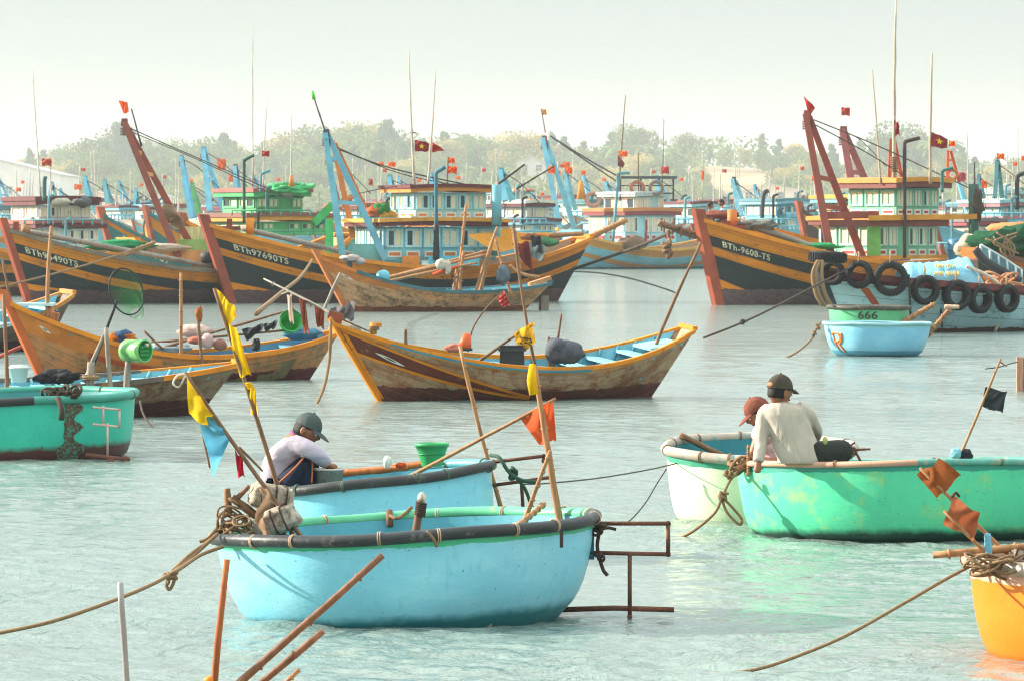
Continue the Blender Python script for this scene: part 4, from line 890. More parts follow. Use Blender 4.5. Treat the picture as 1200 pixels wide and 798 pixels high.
# poles at the bottom left
D3 = 21.2
stake("grey metal pole standing alone at the bottom left", (151, 798, D3), (141, 682, D3), .017, paint(S(150, 146, 142), .45, .2, 4), .5, "metal_pole")
stake("slim brown stick standing upright at the bottom left", (256, 798, D3), (266, 655, D3), .016, wood(S(164, 96, 56)), .5, "stick", group="bamboo poles")
stake("longer of two brown bamboo canes slanting up right at the bottom", (285, 797, D3 - .1), (449, 650, D3 - .1), .018, wood(S(132, 92, 68), .5), .6, "bamboo_cane", group="bamboo poles", knots=5)
stake("shorter of two brown bamboo canes slanting up right at the bottom", (305, 798, D3 + .1), (379, 739, D3 + .1), .018, wood(S(132, 92, 68), .5), .6, "bamboo_cane", group="bamboo poles", knots=3)
stake("short broken stick tip at the bottom edge right of the canes", (335, 800, D3), (351, 784, D3), .012, M_BAM, .5, "stick")
blob(mb := MB(), P(246, 797, D3), (.025, .02, .02), 4); single("float", mb, paint(S(230, 140, 30), .5), "orange float tip beside the brown stick at the bottom edge", "float")
# ================================================================ OPEN WOODEN BOATS (middle distance)
G_S = "open wooden boats"
WEAR = S(150, 128, 106); INB = paint(S(104, 168, 184), .6, .25, 2, S(70, 90, 96), .3); INB2 = paint(S(66, 124, 150), .6, .25, 2, S(60, 80, 86), .3)
# --- weathered brown boat with the painted eye
T8, H = boat("wooden_boat", "weathered brown open boat with yellow gunwale and white painted eye, in mid-picture", (386, 377, 68.2), (803, 384, 70.4), .50, .60, 1.5, .72, .55, group=G_S, roll=R(5), ta=0, tb=.30, draft=.3, fl=.6)
BRN = S(154, 100, 68)
H.shell(hullmat([(.09, YEL), (4, BRN)], S(116, 56, 46), .20, S(212, 180, 142), .56, .16, boot2=S(70, 46, 42)))
H.inside(INB, .16, .035); H.gunwale(paint(YEL, .55, .25, 3, S(96, 66, 40), .3), .065, .055, .012, .02)
H.gunwale(paint(S(60, 128, 142), .5, .2, 3), .02, .03, -.03, .035, "rub_rail", u0=.13, u1=.66, sides=(-1,))
H.stem(paint(YEL, .55, .25, 3, S(96, 66, 40), .3), .08, .075, .06)
H.decal([[(x, .08 + a + (b - a) * (x / 2.6) ** 1.15) for x in [2.6 * i / 14 for i in range(15)]] for a, b in ((.0, .34), (.10, .35), (.2, .36), (.30, .365))], paint(S(110, 50, 36), .6, .3, 2, S(150, 120, 96), .3), "bow_panel", .004)
for (a, b, c) in ((.0, .345, 0), (.30, .365, 0)):
    H.decal([[(x, .08 + a + (b - a) * (x / 2.6) ** 1.15 + q) for x in [2.62 * i / 16 for i in range(17)]] for q in (-.02, .022)], paint(YEL, .55, .2, 3, S(96, 66, 40), .3), "bow_stripe", .009)
H.decal([[(.05 + q, .12 + d) for q in (0, .03, .06)] for d in [i * .08 for i in range(12)]], paint(YEL, .55, .2, 3, S(96, 66, 40), .3), "bow_stripe", .011)
H.decal([[(x, 1.06 + q) for x in [.9 + .55 * i / 8 for i in range(9)]] for q in (-.02, .08, .16)][::1] if False else [[(.95 + .5 * i / 8, d + .035 * math.sin(i * 1.9)) for i in range(9)] for d in (.74, .80, .86)], paint(S(150, 150, 120), .7, .3, 6, S(112, 96, 78), .4), "hull_patch", .004)
H.eye(.55, .30, .36, .06, .2)
H.thwarts(paint(S(120, 180, 192), .6, .2, 2), (.38, .50, .70, .78, .86)); H.framing(paint(S(84, 152, 172), .6), [.62 + .045 * i for i in range(8)], .16)
H.T.part("stern_deck", MB().box((H.L * .415, 0, .72), (.5, .56, .03), Matrix.Rotation(R(-9), 3, "Y")), paint(S(136, 194, 204), .6, .2, 2), world=False)
for y in (-.2, .2): H.T.part("floor_plank", MB().box((.9, y, .22), (1.8, .3, .03), Matrix.Rotation(R(-5), 3, "Y")), paint(S(96, 160, 178), .6, .25, 2), world=False)
m = MB(); m.tube([P(437, 392, 68.6), P(438, 378, 68.6)], .05, 8); m.box(P(442, 381, 68.6), (.12, .06, .06)); T8.part("bitt", m, paint(YEL, .5)); m = MB()
for i in range(4): m.torus(P(438, 386 - i, 68.6), .062, .014, None, 14, 6)
T8.part("bitt_rope", m, M_ROPE)
T8.part("bow_rail", pole_mb(MB(), P(400, 374, 68.3), P(436, 390, 68.5), .012), M_STK); T8.part("bow_block", MB().box(P(393, 372, 68.3), (.2, .12, .14), Matrix.Rotation(.3, 3, "Y")), paint(S(136, 70, 44), .6))
rope("frayed rope hanging from the painted-eye boat's bow down to the water", [(388, 372, 68.1), (387, 400, 68.0), (386, 420, 68.0), (381, 448, 67.8), (375, 465, 67.6), (370, 475, 67.4)], .022, M_ROPE)
t = Thing("net_box", "dark box sitting amidships in the painted-eye boat", "box", P(600, 420, 69)); t.part("box", MB().box(P(600, 416, 69), (.34, .3, .26), None, 0, .92), M_BLACK); t.part("lid", MB().box(P(600, 409.5, 69), (.37, .33, .04)), paint(S(52, 54, 58), .6))
t = Thing("shirt_pole", "slanting pole with a yellow shirt hung from its tip, in the painted-eye boat", "flag pole", P(570, 424, 69.2), group="flag poles"); t.part("pole", pole_mb(MB(), P(566, 420, 69.2), P(625, 379, 69.2), .022, .016, .1), M_STK)
t.part("shirt", flag_mb([P(602, 391, 69.15), P(622, 378, 69.15), P(628, 402, 69.15), P(609, 415, 69.15)], .03, waves=1.0), cloth(S(232, 170, 34))); t.part("sleeve", flag_mb([P(618, 381, 69.1), P(626, 378, 69.1), P(626, 382, 69.1), P(619, 386, 69.1)], .01), cloth(S(232, 170, 34)))
m = MB(); r = random.Random(4)
for i in range(9): a = P(609 + r.uniform(0, 12), 397 + r.uniform(0, 8), 69.07); m.tube([a, a + V((r.uniform(-.03, .05), 0, r.uniform(-.03, .03))), a + V((r.uniform(.0, .06), 0, r.uniform(-.03, .03)))], .008, 5)
t.part("print", m, C_BLK)
t = Thing("marker_rod", "bent thin rod with a red striped pennant rising from the painted-eye boat", "flag pole", P(545, 412, 69.2), group="flag poles"); t.part("rod", MB().tube(catmull([P(548, 412, 69.2), P(553, 388, 69.2), P(566, 366, 69.2), P(590, 341, 69.2)], 8), [.018] * 8 + [.014] * 8 + [.01] * 9, 6), M_STK)
t.part("flag", flag_mb([P(582, 349, 69.2), P(591, 341, 69.2), P(598, 357, 69.2), P(589, 361, 69.2)], .04), cloth(S(196, 110, 96)))
m = MB()
for k in (.25, .55, .85): a = P(582 + 7 * k, 349 + 12 * k, 69.1); b = P(591 + 6 * k, 342 + 14 * k, 69.1); m.tube([a, b], .014, 5)
t.part("stripe", m, C_RED)
m = MB(); m.tube([P(546, 409, 69.1), P(545, 402, 69.1), P(548, 391, 69.1)], [.075, .085, .05], 12); t = Thing("orange_float", "bright orange float cone on the painted-eye boat's gunwale", "float", P(546, 410, 69.1)); t.part("cone", m, paint(S(226, 92, 40), .5, .2, 5)); t.part("base", MB().tube([P(546, 411, 69.1), P(546, 408, 69.1)], .09, 12), M_BLACK)
blob(m := MB(), P(532, 408, 69.1), (.13, .09, .06), 5, .3); single("rag", m, cloth(S(214, 130, 104)), "crumpled pinkish rag on the painted-eye boat's gunwale beside the orange float", "rag")
m = MB(); blob(m, P(664, 413, 69), (.24, .2, .16), 11, .22, 22, 14); blob(m, P(650, 411, 68.95), (.13, .15, .17), 21, .25); m.sphere(P(653, 405, 68.9), (.13, .13, .10), 14, 8); single("jacket_heap", m, cloth(S(86, 88, 96), trans=0), "grey jacket and hat heaped on the painted-eye boat's engine box", "clothes")
for lb, a, b, rr in (("tallest pole in the painted-eye boat, rising behind the yellow shirt", (627, 426, 69.3), (602, 269, 69.3), .024), ("long pole leaning right out of the painted-eye boat's stern", (767, 411, 70.1), (822, 284, 70.1), .026),
                     ("thin stake leaning over the painted-eye boat beside the grey jacket", (652, 408, 69.3), (658, 368, 69.3), .02), ("short stake behind the grey jacket on the painted-eye boat", (644, 418, 69.3), (643, 395, 69.3), .03), ("short stake on the near side of the painted-eye boat's foredeck", (475, 395, 68.8), (475, 386, 68.8), .03)): stake(lb, a, b, rr, M_STK, .25)
m = MB(); m.tube([P(388, 560, 35)], .01) if False else None
# --- boat with poles behind it, tan weathered
T9, H = boat("wooden_boat", "tan weathered open boat with blue-green gunwale and orange bow, before the black and yellow hull", (372, 300, 143), (641, 331, 146), .60, .58, 2.1, .9, .75, group=G_S, roll=R(1.5), ta=0, tb=.28, draft=.4, fl=.7)
H.shell(hullmat([(.30, S(226, 160, 104)), (4, S(222, 170, 126))], S(158, 86, 58), .15, S(150, 116, 86), .5, .17, None)); H.inside(INB, .2, .05); H.gunwale(paint(S(56, 104, 112), .5, .25, 2), .09, .09, .015, .03, u0=.12)
H.gunwale(paint(ORG, .6, .3, 3), .10, .10, .018, .03, "bow_gunwale", u0=0, u1=.13); H.stem(paint(S(188, 110, 56), .6, .3), .13, .2, .22)
H.decal([[(x, a + (b - a) * x / 2.0) for x in [2.0 * i / 12 for i in range(13)]] for a, b in ((.10, .12), (.22, .2), (.42, .22))], paint(S(206, 120, 52), .6, .3, 2, S(190, 150, 110), .3), "bow_panel", .01)
H.eye(.55, .33, .34, .08, .2); H.thwarts(paint(S(120, 180, 196), .6), (.2, .3, .42, .55, .7, .82)); H.framing(paint(S(84, 152, 172), .6), [.12 + .05 * i for i in range(14)], .2)
T9.part("rudder", MB().box(P(638, 358, 146), (.26, .08, .55)), M_GREYWOOD); T9.part("rudder_stock", MB().tube([P(633, 366, 146), P(634, 332, 146)], .05, 8), M_DROPE)
T9.part("cleat", MB().box(P(410, 309, 143.6), (.14, .1, .4)), paint(S(60, 90, 100), .5))
m = MB(); blob(m, P(410, 303, 143.6), (.26, .2, .1), 4, .4); blob(m, P(421, 306, 143.6), (.16, .16, .09), 7, .4); single("white_sack", m, cloth(S(180, 166, 160), trans=0), "pale sack slumped over the foredeck of the tan weathered boat", "sack")
T9.part("stern_cap", MB().beam(P(620, 334, 145.6), P(645, 326, 145.9), .16, .12), wood(S(200, 140, 96)))
for lb, a, b, rr in (("long pole slanting across the tan weathered boat, lower of the bundle", (459, 325, 144), (574, 298, 144), .05), ("long pole slanting across the tan weathered boat, upper of the bundle", (468, 322, 144.2), (575, 293, 144.2), .05), ("pale pole slanting across the tan weathered boat with an orange wrap", (465, 328, 143.8), (560, 308, 143.8), .045),
                     ("upright stake left of the two crossed stakes in the tan weathered boat", (534, 336, 144), (546, 240, 144), .05), ("short upright stake just right of the white float of the tan weathered boat", (532, 336, 144.1), (536, 310, 144.1), .05), ("upright stake right of the white floats of the tan weathered boat", (540, 337, 143.9), (543, 295, 143.9), .05),
                     ("dark crossed stake near the stern of the tan weathered boat, leaning right", (560, 336, 144), (583, 266, 144), .05), ("crossed stake near the stern of the tan weathered boat, leaning left", (596, 334, 144.3), (580, 278, 144.3), .045), ("dark stake leaning beside the crossed stakes of the tan weathered boat", (564, 337, 144.2), (576, 285, 144.2), .06)): stake(lb, a, b, rr, M_BAM, .4)
for lb, c, d in (("round white float on the pole bundle of the tan weathered boat", (517, 310), (.16, .14, .16)), ("oblong white float on the pole bundle of the tan weathered boat", (525, 314), (.09, .09, .2)), ("light-blue ball float in the tan weathered boat's bow", (449, 324), (.19, .18, .18))):
    blob(m := MB(), P(c[0], c[1], 143.6), d, 4, .08); single("float", m, paint(S(110, 190, 206), .5) if "blue" in lb else M_FOAM, lb, "float")
m = MB(); m.tube([P(507, 322, 143.7), P(520, 318, 143.7), P(536, 313, 143.7)], [.04, .06, .04], 8); single("cloth_roll", m, C_ORG, "orange cloth rolled round the pole bundle of the tan weathered boat", "cloth")
blob(m := MB(), P(590, 322, 143.8), (.2, .2, .26), 14, .3, 20, 14); single("engine_cover", m, cloth(S(92, 106, 116), trans=0), "engine under a wrinkled grey cover at the tan weathered boat's stern", "engine")
m = MB(); m.tube(catmull([P(597, 311, 143.8), P(605, 318, 143.8), P(618, 323, 143.8), P(632, 325, 143.8)], 8), .05, 8); single("tiller", m, M_BAM, "curved pale tiller reaching aft from the grey-covered engine", "tiller")
m = MB(); m.box(P(615, 345, 143), (.01, .01, .01)) if False else None
# --- left: orange-bowed boat
T10, H = boat("wooden_boat", "orange-bowed open boat with long poles and laundry, at the left behind the dark boat", (6, 352, 76.2), (392, 388, 78.8), .42, .56, 1.5, .62, .45, group=G_S, ta=0, tb=.22, draft=.35, fl=.6, roll=R(2))
H.shell(hullmat([(.10, S(222, 132, 50)), (4, S(206, 138, 86))], S(104, 46, 52), .17, S(160, 130, 92), .55, .16)); H.inside(INB2, .2, .04); H.gunwale(paint(YEL, .55, .3, 3, S(130, 80, 40), .3), .07, .07, .012, .02); H.stem(paint(S(196, 100, 48), .6, .3), .10, .16, .2)
H.decal([[(x, .08 + a + (b - a) * x / 2.2) for x in [2.2 * i / 14 for i in range(15)]] for a, b in ((.02, .03), (.2, .12), (.36, .14))], paint(S(214, 128, 54), .6, .3, 2, S(196, 150, 104), .3), "bow_panel", .005)
H.decal([[(x, .11 + a + (b - a) * (x - 1) / 2.0) for x in [1 + 2.0 * i / 14 for i in range(15)]] for a, b in ((.20, .10), (.30, .12))], paint(S(190, 84, 44), .6, .3, 2, S(196, 150, 104), .3), "bow_stripe", .008)
H.eye(.42, .22, .15, .06, .3); H.thwarts(paint(S(80, 140, 164), .6), (.16, .24, .33, .6, .75, .88)); H.framing(paint(S(60, 120, 146), .6), [.1 + .05 * i for i in range(6)], .2); H.decal([[(x, .5 + d) for x in (3.3, 3.7, 4.1, 4.5, 4.75)] for d in (-.28, -.1, .02)], paint(S(128, 118, 84), .7, .4, 3, S(90, 80, 60), .4), "hull_patch", .004)
for q in ((30, 378), (62, 380)): T10.part("bollard", MB().box(P(q[0], q[1], 76.6), (.12, .12, .36), Matrix.Rotation(.25, 3, "Y")), wood(S(196, 120, 72)))
T10.part("foredeck", MB().grid([[P(14 + 26 * s_, 356 + 22 * s_, 76.4 + dd) for s_ in (0, .5, 1)] for dd in (-.2, .2)]), paint(S(196, 96, 52), .6))
m = MB(); r = random.Random(8)
for i, (x, y, c) in enumerate(((136, 396, 0), (144, 393, 1), (150, 397, 0), (130, 402, 0), (152, 402, 1), (140, 402, 1))): blob(m, P(x, y, 77), (.13, .14, .08), i + 3, .4, 14, 10, c)
single("clothes_pile", m, [cloth(S(206, 112, 40)), cloth(S(66, 96, 130))], "pile of orange and blue clothes in the orange-bowed boat", "clothes")
single("cloth", flag_mb([P(103, 397, 76.6), P(113, 398, 76.6), P(110, 421, 76.4), P(101, 419, 76.4)], .04), cloth(S(88, 60, 84)), "purple cloth hung over the orange-bowed boat's gunwale", "cloth")
for lb, a, b, rr in (("upper long bamboo pole lying along the orange-bowed boat", (183, 410, 77.6), (345, 362, 78), .022), ("lower long bamboo pole lying along the orange-bowed boat", (176, 402, 77.8), (336, 387, 78), .022), ("short broken stick crossing the long poles of the orange-bowed boat", (186, 404, 77.6), (169, 388, 77.6), .022)): stake(lb, a, b, rr, M_STK, .1)
single("laundry", flag_mb([P(283, 386, 77.8), P(310, 380, 77.8), P(306, 388, 77.8), P(289, 400, 77.8)], .05), C_BLK, "black rag hung on the lower long pole of the orange-bowed boat", "cloth"); single("laundry", flag_mb([P(308, 380, 77.8), P(326, 376, 77.8), P(322, 384, 77.8), P(311, 389, 77.8)], .05), cloth(S(62, 70, 66)), "small dark green-grey rag hung right of the black rag on the lower long pole", "cloth")
for lb, c, d, col in (("pinkish round buoy in the orange-bowed boat", (243, 400), (.105, .1, .115), S(190, 160, 156)), ("brown round buoy beside the pinkish one in the orange-bowed boat", (258, 404), (.1, .1, .09), S(140, 96, 78)), ("reddish bundle left of the pinkish buoy in the orange-bowed boat", (229, 399), (.12, .1, .06), S(168, 96, 78))): blob(m := MB(), P(c[0], c[1], 77.4), d, 6, .1); single("buoy", m, paint(col, .7), lb, "buoy")
blob(m := MB(), P(228, 388, 78.3), (.26, .18, .10), 16, .3, 22, 12); single("net_heap", m, cloth(S(226, 196, 184)), "pale pink heap of netting behind the buoys of the orange-bowed boat", "net"); blob(m := MB(), P(190, 408, 77.8), (.4, .2, .08), 18, .4); single("net_heap", m, cloth(S(190, 200, 200)), "white netting lying amidships in the orange-bowed boat", "net")
blob(m := MB(), P(355, 391, 78.5), (.3, .2, .1), 19, .3); single("tarp_bundle", m, cloth(S(88, 140, 170)), "blue tarpaulin bundle at the orange-bowed boat's stern", "tarpaulin"); blob(m := MB(), P(300, 404, 78), (.07, .06, .09), 3, .4); single("pump", m, M_BLACK, "small dark pump standing in the orange-bowed boat's stern half", "pump")
t = Thing("green_bucket", "bright green bucket hanging mouth outward from the branch by the painted-eye boat's bow", "bucket", P(340, 392, 78)); Mb = Matrix.Rotation(R(70), 3, "X"); Mb = Matrix.Rotation(R(14), 3, "Z") @ Mb; c = P(340, 378, 78)
t.part("body", MB().lathe([(.0, -.2), (.12, -.2), (.165, .07), (.185, .07), (.185, .085), (.16, .085), (.11, -.18), (0, -.18)], 28, c, M=Mb), paint(S(40, 158, 66), .4, .15, 3)); t.part("handle", MB().tube([c + Mb @ V((.18 * math.cos(q), .18 * math.sin(q) * .9, .07 + .03 * math.sin(q))) for q in [i * math.pi / 10 for i in range(11)]], .008, 5), M_WIRE)
t = Thing("branch", "crooked branch hung with rags sticking out over the painted-eye boat's bow", "branch", P(392, 376, 70)); t.part("stick", pole_mb(MB(), P(404, 378, 70), P(309, 327, 71), .028, .012, .3, .02, 8, 5), M_GREYWOOD); t.part("twig", pole_mb(MB(), P(338, 342, 70.7), P(330, 345, 70.8), .014), M_GREYWOOD)
for lb, cs, col in (("pale rag hanging from the crooked branch over the green bucket", ((336, 346), (342, 346), (345, 378), (339, 376)), S(216, 196, 180)), ("torn reddish rag hanging left on the crooked branch", ((350, 350), (358, 353), (363, 389), (356, 390)), S(170, 96, 76)), ("brown rag hanging right of the torn reddish rag on the crooked branch", ((368, 357), (380, 362), (380, 385), (371, 382)), S(150, 76, 56)), ("grey cloth stretched behind the painted-eye boat's bow", ((387, 362), (416, 354), (415, 374), (389, 376)), S(110, 104, 106))):
    single("rag", flag_mb([P(x, y, 70.4) for x, y in cs], .05, tear=.02), cloth(col), lb, "rag")
# --- dark boat, front left
T11, H = boat("wooden_boat", "dark weathered open boat with pale blue inside, behind the teal basket boat at the left", (-230, 415, 61.5), (276, 425, 63.3), .42, .40, 1.45, .5, .48, group=G_S, ta=.1, tb=.16, draft=.35, fl=.55, roll=R(2.5))
H.shell(hullmat([(4, S(118, 80, 58))], S(84, 42, 44), .2, S(160, 138, 112), .6, .15)); H.inside(INB, .18, .035); H.gunwale(paint(S(110, 100, 92), .6, .3, 3, YEL, .3), .06, .06, .01, .015, u1=.8); H.gunwale(paint(YEL, .55, .3, 3, S(120, 80, 40), .3), .06, .06, .012, .018, "stern_gunwale", u0=.8); H.thwarts(paint(S(130, 190, 200), .6), [.5 + .06 * i for i in range(8)]); H.framing(paint(S(120, 184, 198), .6), [.46 + .045 * i for i in range(11)], .18)
T11.part("mooring_ring", MB().torus(P(115, 467, 61), .1, .014, Matrix.Rotation(R(80), 3, "X"), 18, 6), M_WIRE)
t = Thing("landing_net", "round landing net with green mesh on a dark handle, in the dark boat", "net", P(105, 440, 62)); t.part("handle", pole_mb(MB(), P(104, 442, 62), P(137, 353, 62), .022, .018, .25, 0), M_BLACK)
ring = [P(148 + 20 * math.cos(a) - 2 * math.sin(a), 342 - 27 * math.sin(a) + 3 * math.cos(a), 62 + .1 * math.cos(a)) for a in [i * math.pi / 16 for i in range(32)]]; t.part("hoop", MB().tube(ring, .010, 6, 0, True), M_BLACK)
nm = NT("net_mesh"); uvn = nm.map(nm.tc("UV"), (70, 50, 1)); q = nm.sep(uvn); fx = nm.math("FRACT", nm.math("ADD", q[0], q[1])); fy = nm.math("FRACT", nm.math("SUBTRACT", q[0], q[1])); thr = nm.math("ADD", nm.math("MULTIPLY", nm.math("MAXIMUM", nm.math("SUBTRACT", nm.sep(nm.tc("UV"))[1], .12), 0.0), .9), .06); gate = nm.math("MAXIMUM", nm.math("LESS_THAN", fx, thr), nm.math("LESS_THAN", fy, thr))
nm.put(nm.b.inputs["Alpha"], nm.math("ADD", nm.math("MULTIPLY", gate, .85), .02)); M_NET = nm.out(S(44, 150, 80), .6)
rows = []; uvs = []
for j in range(9):
    s_ = j / 8; cx, cy = 148 + 13 * s_, 342 + 26 * s_; rx = 20 * (1 - s_ * .62); ry = 27 * (1 - s_ * .75)
    rows.append([P(cx + rx * math.cos(a) * (1 + .05 * math.sin(5 * a + j)), cy - ry * math.sin(a), 62 + .32 * math.sin(math.pi * s_ * .6) + .05 * math.sin(3 * a + j)) for a in [i * math.pi / 16 for i in range(33)]]); uvs.append([(i / 32, s_ * .5) for i in range(33)])
t.part("bag", MB().grid(rows, 0, False, uvs), M_NET)
t = Thing("plastic_drum", "green plastic drum lying on its side on a post in the dark boat", "drum", P(159, 425, 62)); Md = Matrix.Rotation(R(-32), 3, "Z") @ Matrix.Rotation(R(86), 3, "Y") ; Md = Matrix.Rotation(R(-38), 3, "Z") @ Matrix.Rotation(R(90), 3, "Y"); c = P(158, 411, 62)
t.part("body", MB().lathe([(0, -.16), (.12, -.16), (.135, -.13), (.137, -.02), (.131, .0), (.137, .02), (.137, .12), (.14, .14), (.14, .17), (.125, .17), (.12, .13), (0, .13)], 30, c, M=Md), paint(S(120, 186, 110), .4, .2, 3)); m = MB(); m.lathe([(0, .135), (.12, .135), (.122, .165)], 30, c, M=Md)
for k in (-.05, .0, .05): m.v += []; m.box(c + Md @ V((k, 0, .15)), (.02, .02, .16), Md @ Matrix.Rotation(R(90), 3, "X"))
t.part("lid", m, paint(S(30, 140, 66), .4, .15, 3)); t.part("plug", MB().tube([c + Md @ V((-.07, .03, .14)), c + Md @ V((-.07, .03, .19))], .022, 10), M_FOAM)
for lb, a, b, rr in (("post under the green plastic drum in the dark boat", (149, 446, 62), (150, 424, 62), .045), ("upright grey post left of the green drum in the dark boat", (129, 446, 61.8), (124, 384, 61.8), .035), ("leaning brown stick below the landing net in the dark boat", (106, 430, 61.9), (123, 390, 61.9), .026), ("short thick dark stump below the leaning brown stick in the dark boat", (106, 446, 61.8), (107, 424, 61.8), .06)): stake(lb, a, b, rr, M_GREYWOOD, .2)
t = Thing("white_tub", "white plastic tub in the dark boat at the left", "tub", P(23, 447, 62)); t.part("body", MB().lathe([(0, -.08), (.09, -.08), (.12, .09), (.13, .09), (.13, .105), (.11, .1), (.085, -.06), (0, -.06)], 22, P(22, 440, 62)), M_WHT); t.part("lid", MB().lathe([(.128, .10), (.1, .125), (0, .13)], 22, P(22, 440, 62)), paint(S(200, 204, 200), .4))
m = MB(); blob(m, P(66, 441, 62), (.2, .16, .09), 3, .4, 20, 12); blob(m, P(78, 442, 61.9), (.14, .14, .07), 8, .4); blob(m, P(52, 443, 62), (.12, .12, .06), 9, .4); single("net_heap", m, cloth(S(40, 42, 46), trans=0), "black heap of netting in the dark boat", "net")
m = MB(); r = random.Random(6)
for i in range(6): m.torus(P(106 + r.uniform(-4, 4), 443 + r.uniform(-2, 2), 61.7), .07, .016, Matrix.Rotation(r.uniform(-.4, .4), 3, "X"), 16, 6)
single("rope_coil", m, M_ROPE, "rope coiled round the stump in the dark boat", "rope")
# --- small boat at far left
T12, H = boat("wooden_boat", "dark open boat with a pale blue inside, farthest left behind the orange-bowed boat", (-190, 330, 95), (78, 343, 97.5), .5, .45, 1.8, .6, .5, group=G_S, ta=.1, tb=.3, draft=.35, fl=.5, roll=R(3))
H.shell(hullmat([(4, S(84, 70, 62))], S(64, 40, 42), .25, S(120, 104, 88), .5, .16)); H.inside(INB, .3, .05); H.gunwale(paint(S(200, 130, 60), .55, .3, 3), .08, .08, .015, .02, u0=.8); H.gunwale(paint(S(170, 190, 190), .55, .3, 3), .07, .07, .012, .015, "side_gunwale", u1=.8); H.thwarts(paint(S(150, 200, 210), .6), (.7, .8, .9)); T12.part("sheet_deck", MB().box(P(42, 357, 96.3), (.7, .8, .05)), paint(S(190, 214, 214), .6))
for q in ((57, 376),): T12.part("bollard", MB().tube([P(57, 374, 96), P(61, 360, 96)], .07, 10), wood(S(190, 120, 76)))
stake("pale post rising from the farthest-left open boat", (56, 358, 96), (60, 265, 96), .04, M_BAM, .3); stake("brown stake standing in the dark boat near the left edge", (5, 470, 60.5), (4, 345, 60.5), .03, M_STK, 1.0); stake("reddish stick slanting low at the left edge behind the dark boat", (-4, 420, 64), (25, 406, 64), .03, wood(S(170, 84, 70)), .3)
stake("thin pole leaning left at the left edge beside the long black hull", (14, 356, 100), (3, 305, 100), .03, M_STK, .3)
stake("tall pale stake standing in the orange-bowed boat before the black and yellow hull", (212, 412, 77.2), (212, 320, 77.2), .03, M_BAM, .2); stake("dark stake with a brown rag at its top in the orange-bowed boat", (237, 424, 76.8), (231, 361, 76.8), .028, M_STK, .2)
blob(m := MB(), P(233, 369, 76.8), (.05, .05, .12), 4, .5); single("rag", m, cloth(S(180, 110, 64)), "brown rag tied at the top of the dark stake", "rag")
stake("slanting pale pole behind the crooked branch above the painted-eye boat's bow", (381, 362, 78.5), (399, 320, 78.5), .03, M_GREYWOOD, .3)
rope("line from the crooked branch up to the tan boat's bow", [(300, 368, 78), (330, 343, 100), (352, 325, 125), (366, 305, 142)], .04, M_ROPE)
# ================================================================ TRAWLERS
G_T = "moored fishing boats"
BT = [(.38, YEL), (.68, DKB), (.92, YEL), (5, DKB)]; BOOT = S(104, 78, 80); M_TXT = paint(S(228, 218, 184), .7, .25, 4, S(96, 94, 84), .5)
def deck(H, mat, dz=.45): return H.inside(mat, lambda u: H.sheer(u) - dz, .12, .01, .99, 40, 3, "deck")
DECK = wood(S(150, 124, 96), .8, (1, 8, 8))
# --- 97690
TA, H = boat("trawler", "black and yellow trawler lettered BTh97690TS with a blue and orange wheelhouse", (241, 262, 159.5), (684, 278, 165), 1.12, .60, 3.5, .85, 1.0, group=G_T, ta=0, tb=.35, draft=.7, fl=.8)
H.shell(hullmat(BT, BOOT, .42, S(64, 68, 68), .2, .2, (0, .28, 1.5, YEL))); deck(H, DECK); H.gunwale(paint(YEL, .5, .25, 2, S(110, 80, 50), .3), .16, .12, .03, .04); H.stem(paint(S(150, 70, 50), .6, .3, 2, S(96, 48, 38), .3), .2, .36, .3)
H.text("BTh97690TS", .62, .61, .19, M_TXT, wide=1.08)
TA.part("bulwark_pole", pole_mb(MB(), P(283, 268, 161), P(420, 300, 161), .085, .07), M_GREYWOOD)
TA.part("bitt", MB().box(P(269, 265, 160.5), (.2, .2, .45), None, 0, .8), paint(S(130, 62, 48), .6)); TA.part("bitt", MB().tube([P(293, 275, 160.6), P(293, 256, 160.6)], .13, 10), paint(YEL, .6)); TA.part("bitt_crosspiece", MB().box(P(269, 268, 160.5), (.7, .14, .14)), paint(S(130, 62, 48), .6))
px_cabin(TA, 162, 432, 266, 588, 305, 2.3, S(112, 186, 200), S(170, 214, 220), S(200, 116, 40), MAR, S(214, 150, 60), 6, 3, .30, roof_h=.13, dark=.18, seed=4, trim=WHT)
px_cabin(TA, 162, 478, 226, 578, 258, 1.9, S(160, 208, 210), S(150, 206, 216), S(206, 120, 44), S(200, 128, 56), MAR, 5, 3, .28, roof_h=.12, dark=.18, seed=9, trim=WHT)
TA.part("engine_casing", MB().box(P(430, 300, 161.5), (.9, 1.2, .75)), paint(S(120, 180, 176), .6, .25, 2)); TA.part("hatch", MB().box(P(482, 307, 161.2), (.55, .9, .35)), paint(S(206, 130, 44), .6)); TA.part("step", MB().box(P(532, 306, 161.2), (1.6, 1.2, .3)), paint(CYA, .6))
aframe(TA, 160.5, ((381, 156), (384, 158)), ((402, 304), (452, 305)), S(110, 176, 196), .17, .25, (.45, .8), tip=S(60, 70, 76)); aframe(TA, 163.5, ((390, 166), (392, 168)), ((414, 278), (440, 272)), S(196, 116, 54), .15, .5, (.4, .7), cap=False)
spar(TA, (381, 154, 162), (367, 112, 162), .03, M_WIRE, "rod"); TA.part("rod_tip", MB().tube([P(368, 117, 162), P(366, 107, 162)], [.06, .04], 8), paint(S(90, 196, 60), .5))
line(TA, [(398, 176, 162), (460, 198, 162.5), (557, 219, 163)], .035 * .65, M_DROPE); line(TA, [(392, 172, 162), (470, 204, 162.5), (560, 222, 163)], .025 * .65, M_DROPE); line(TA, [(408, 230, 162), (450, 221, 162), (485, 216, 162)], .025 * .65, M_WIRE)
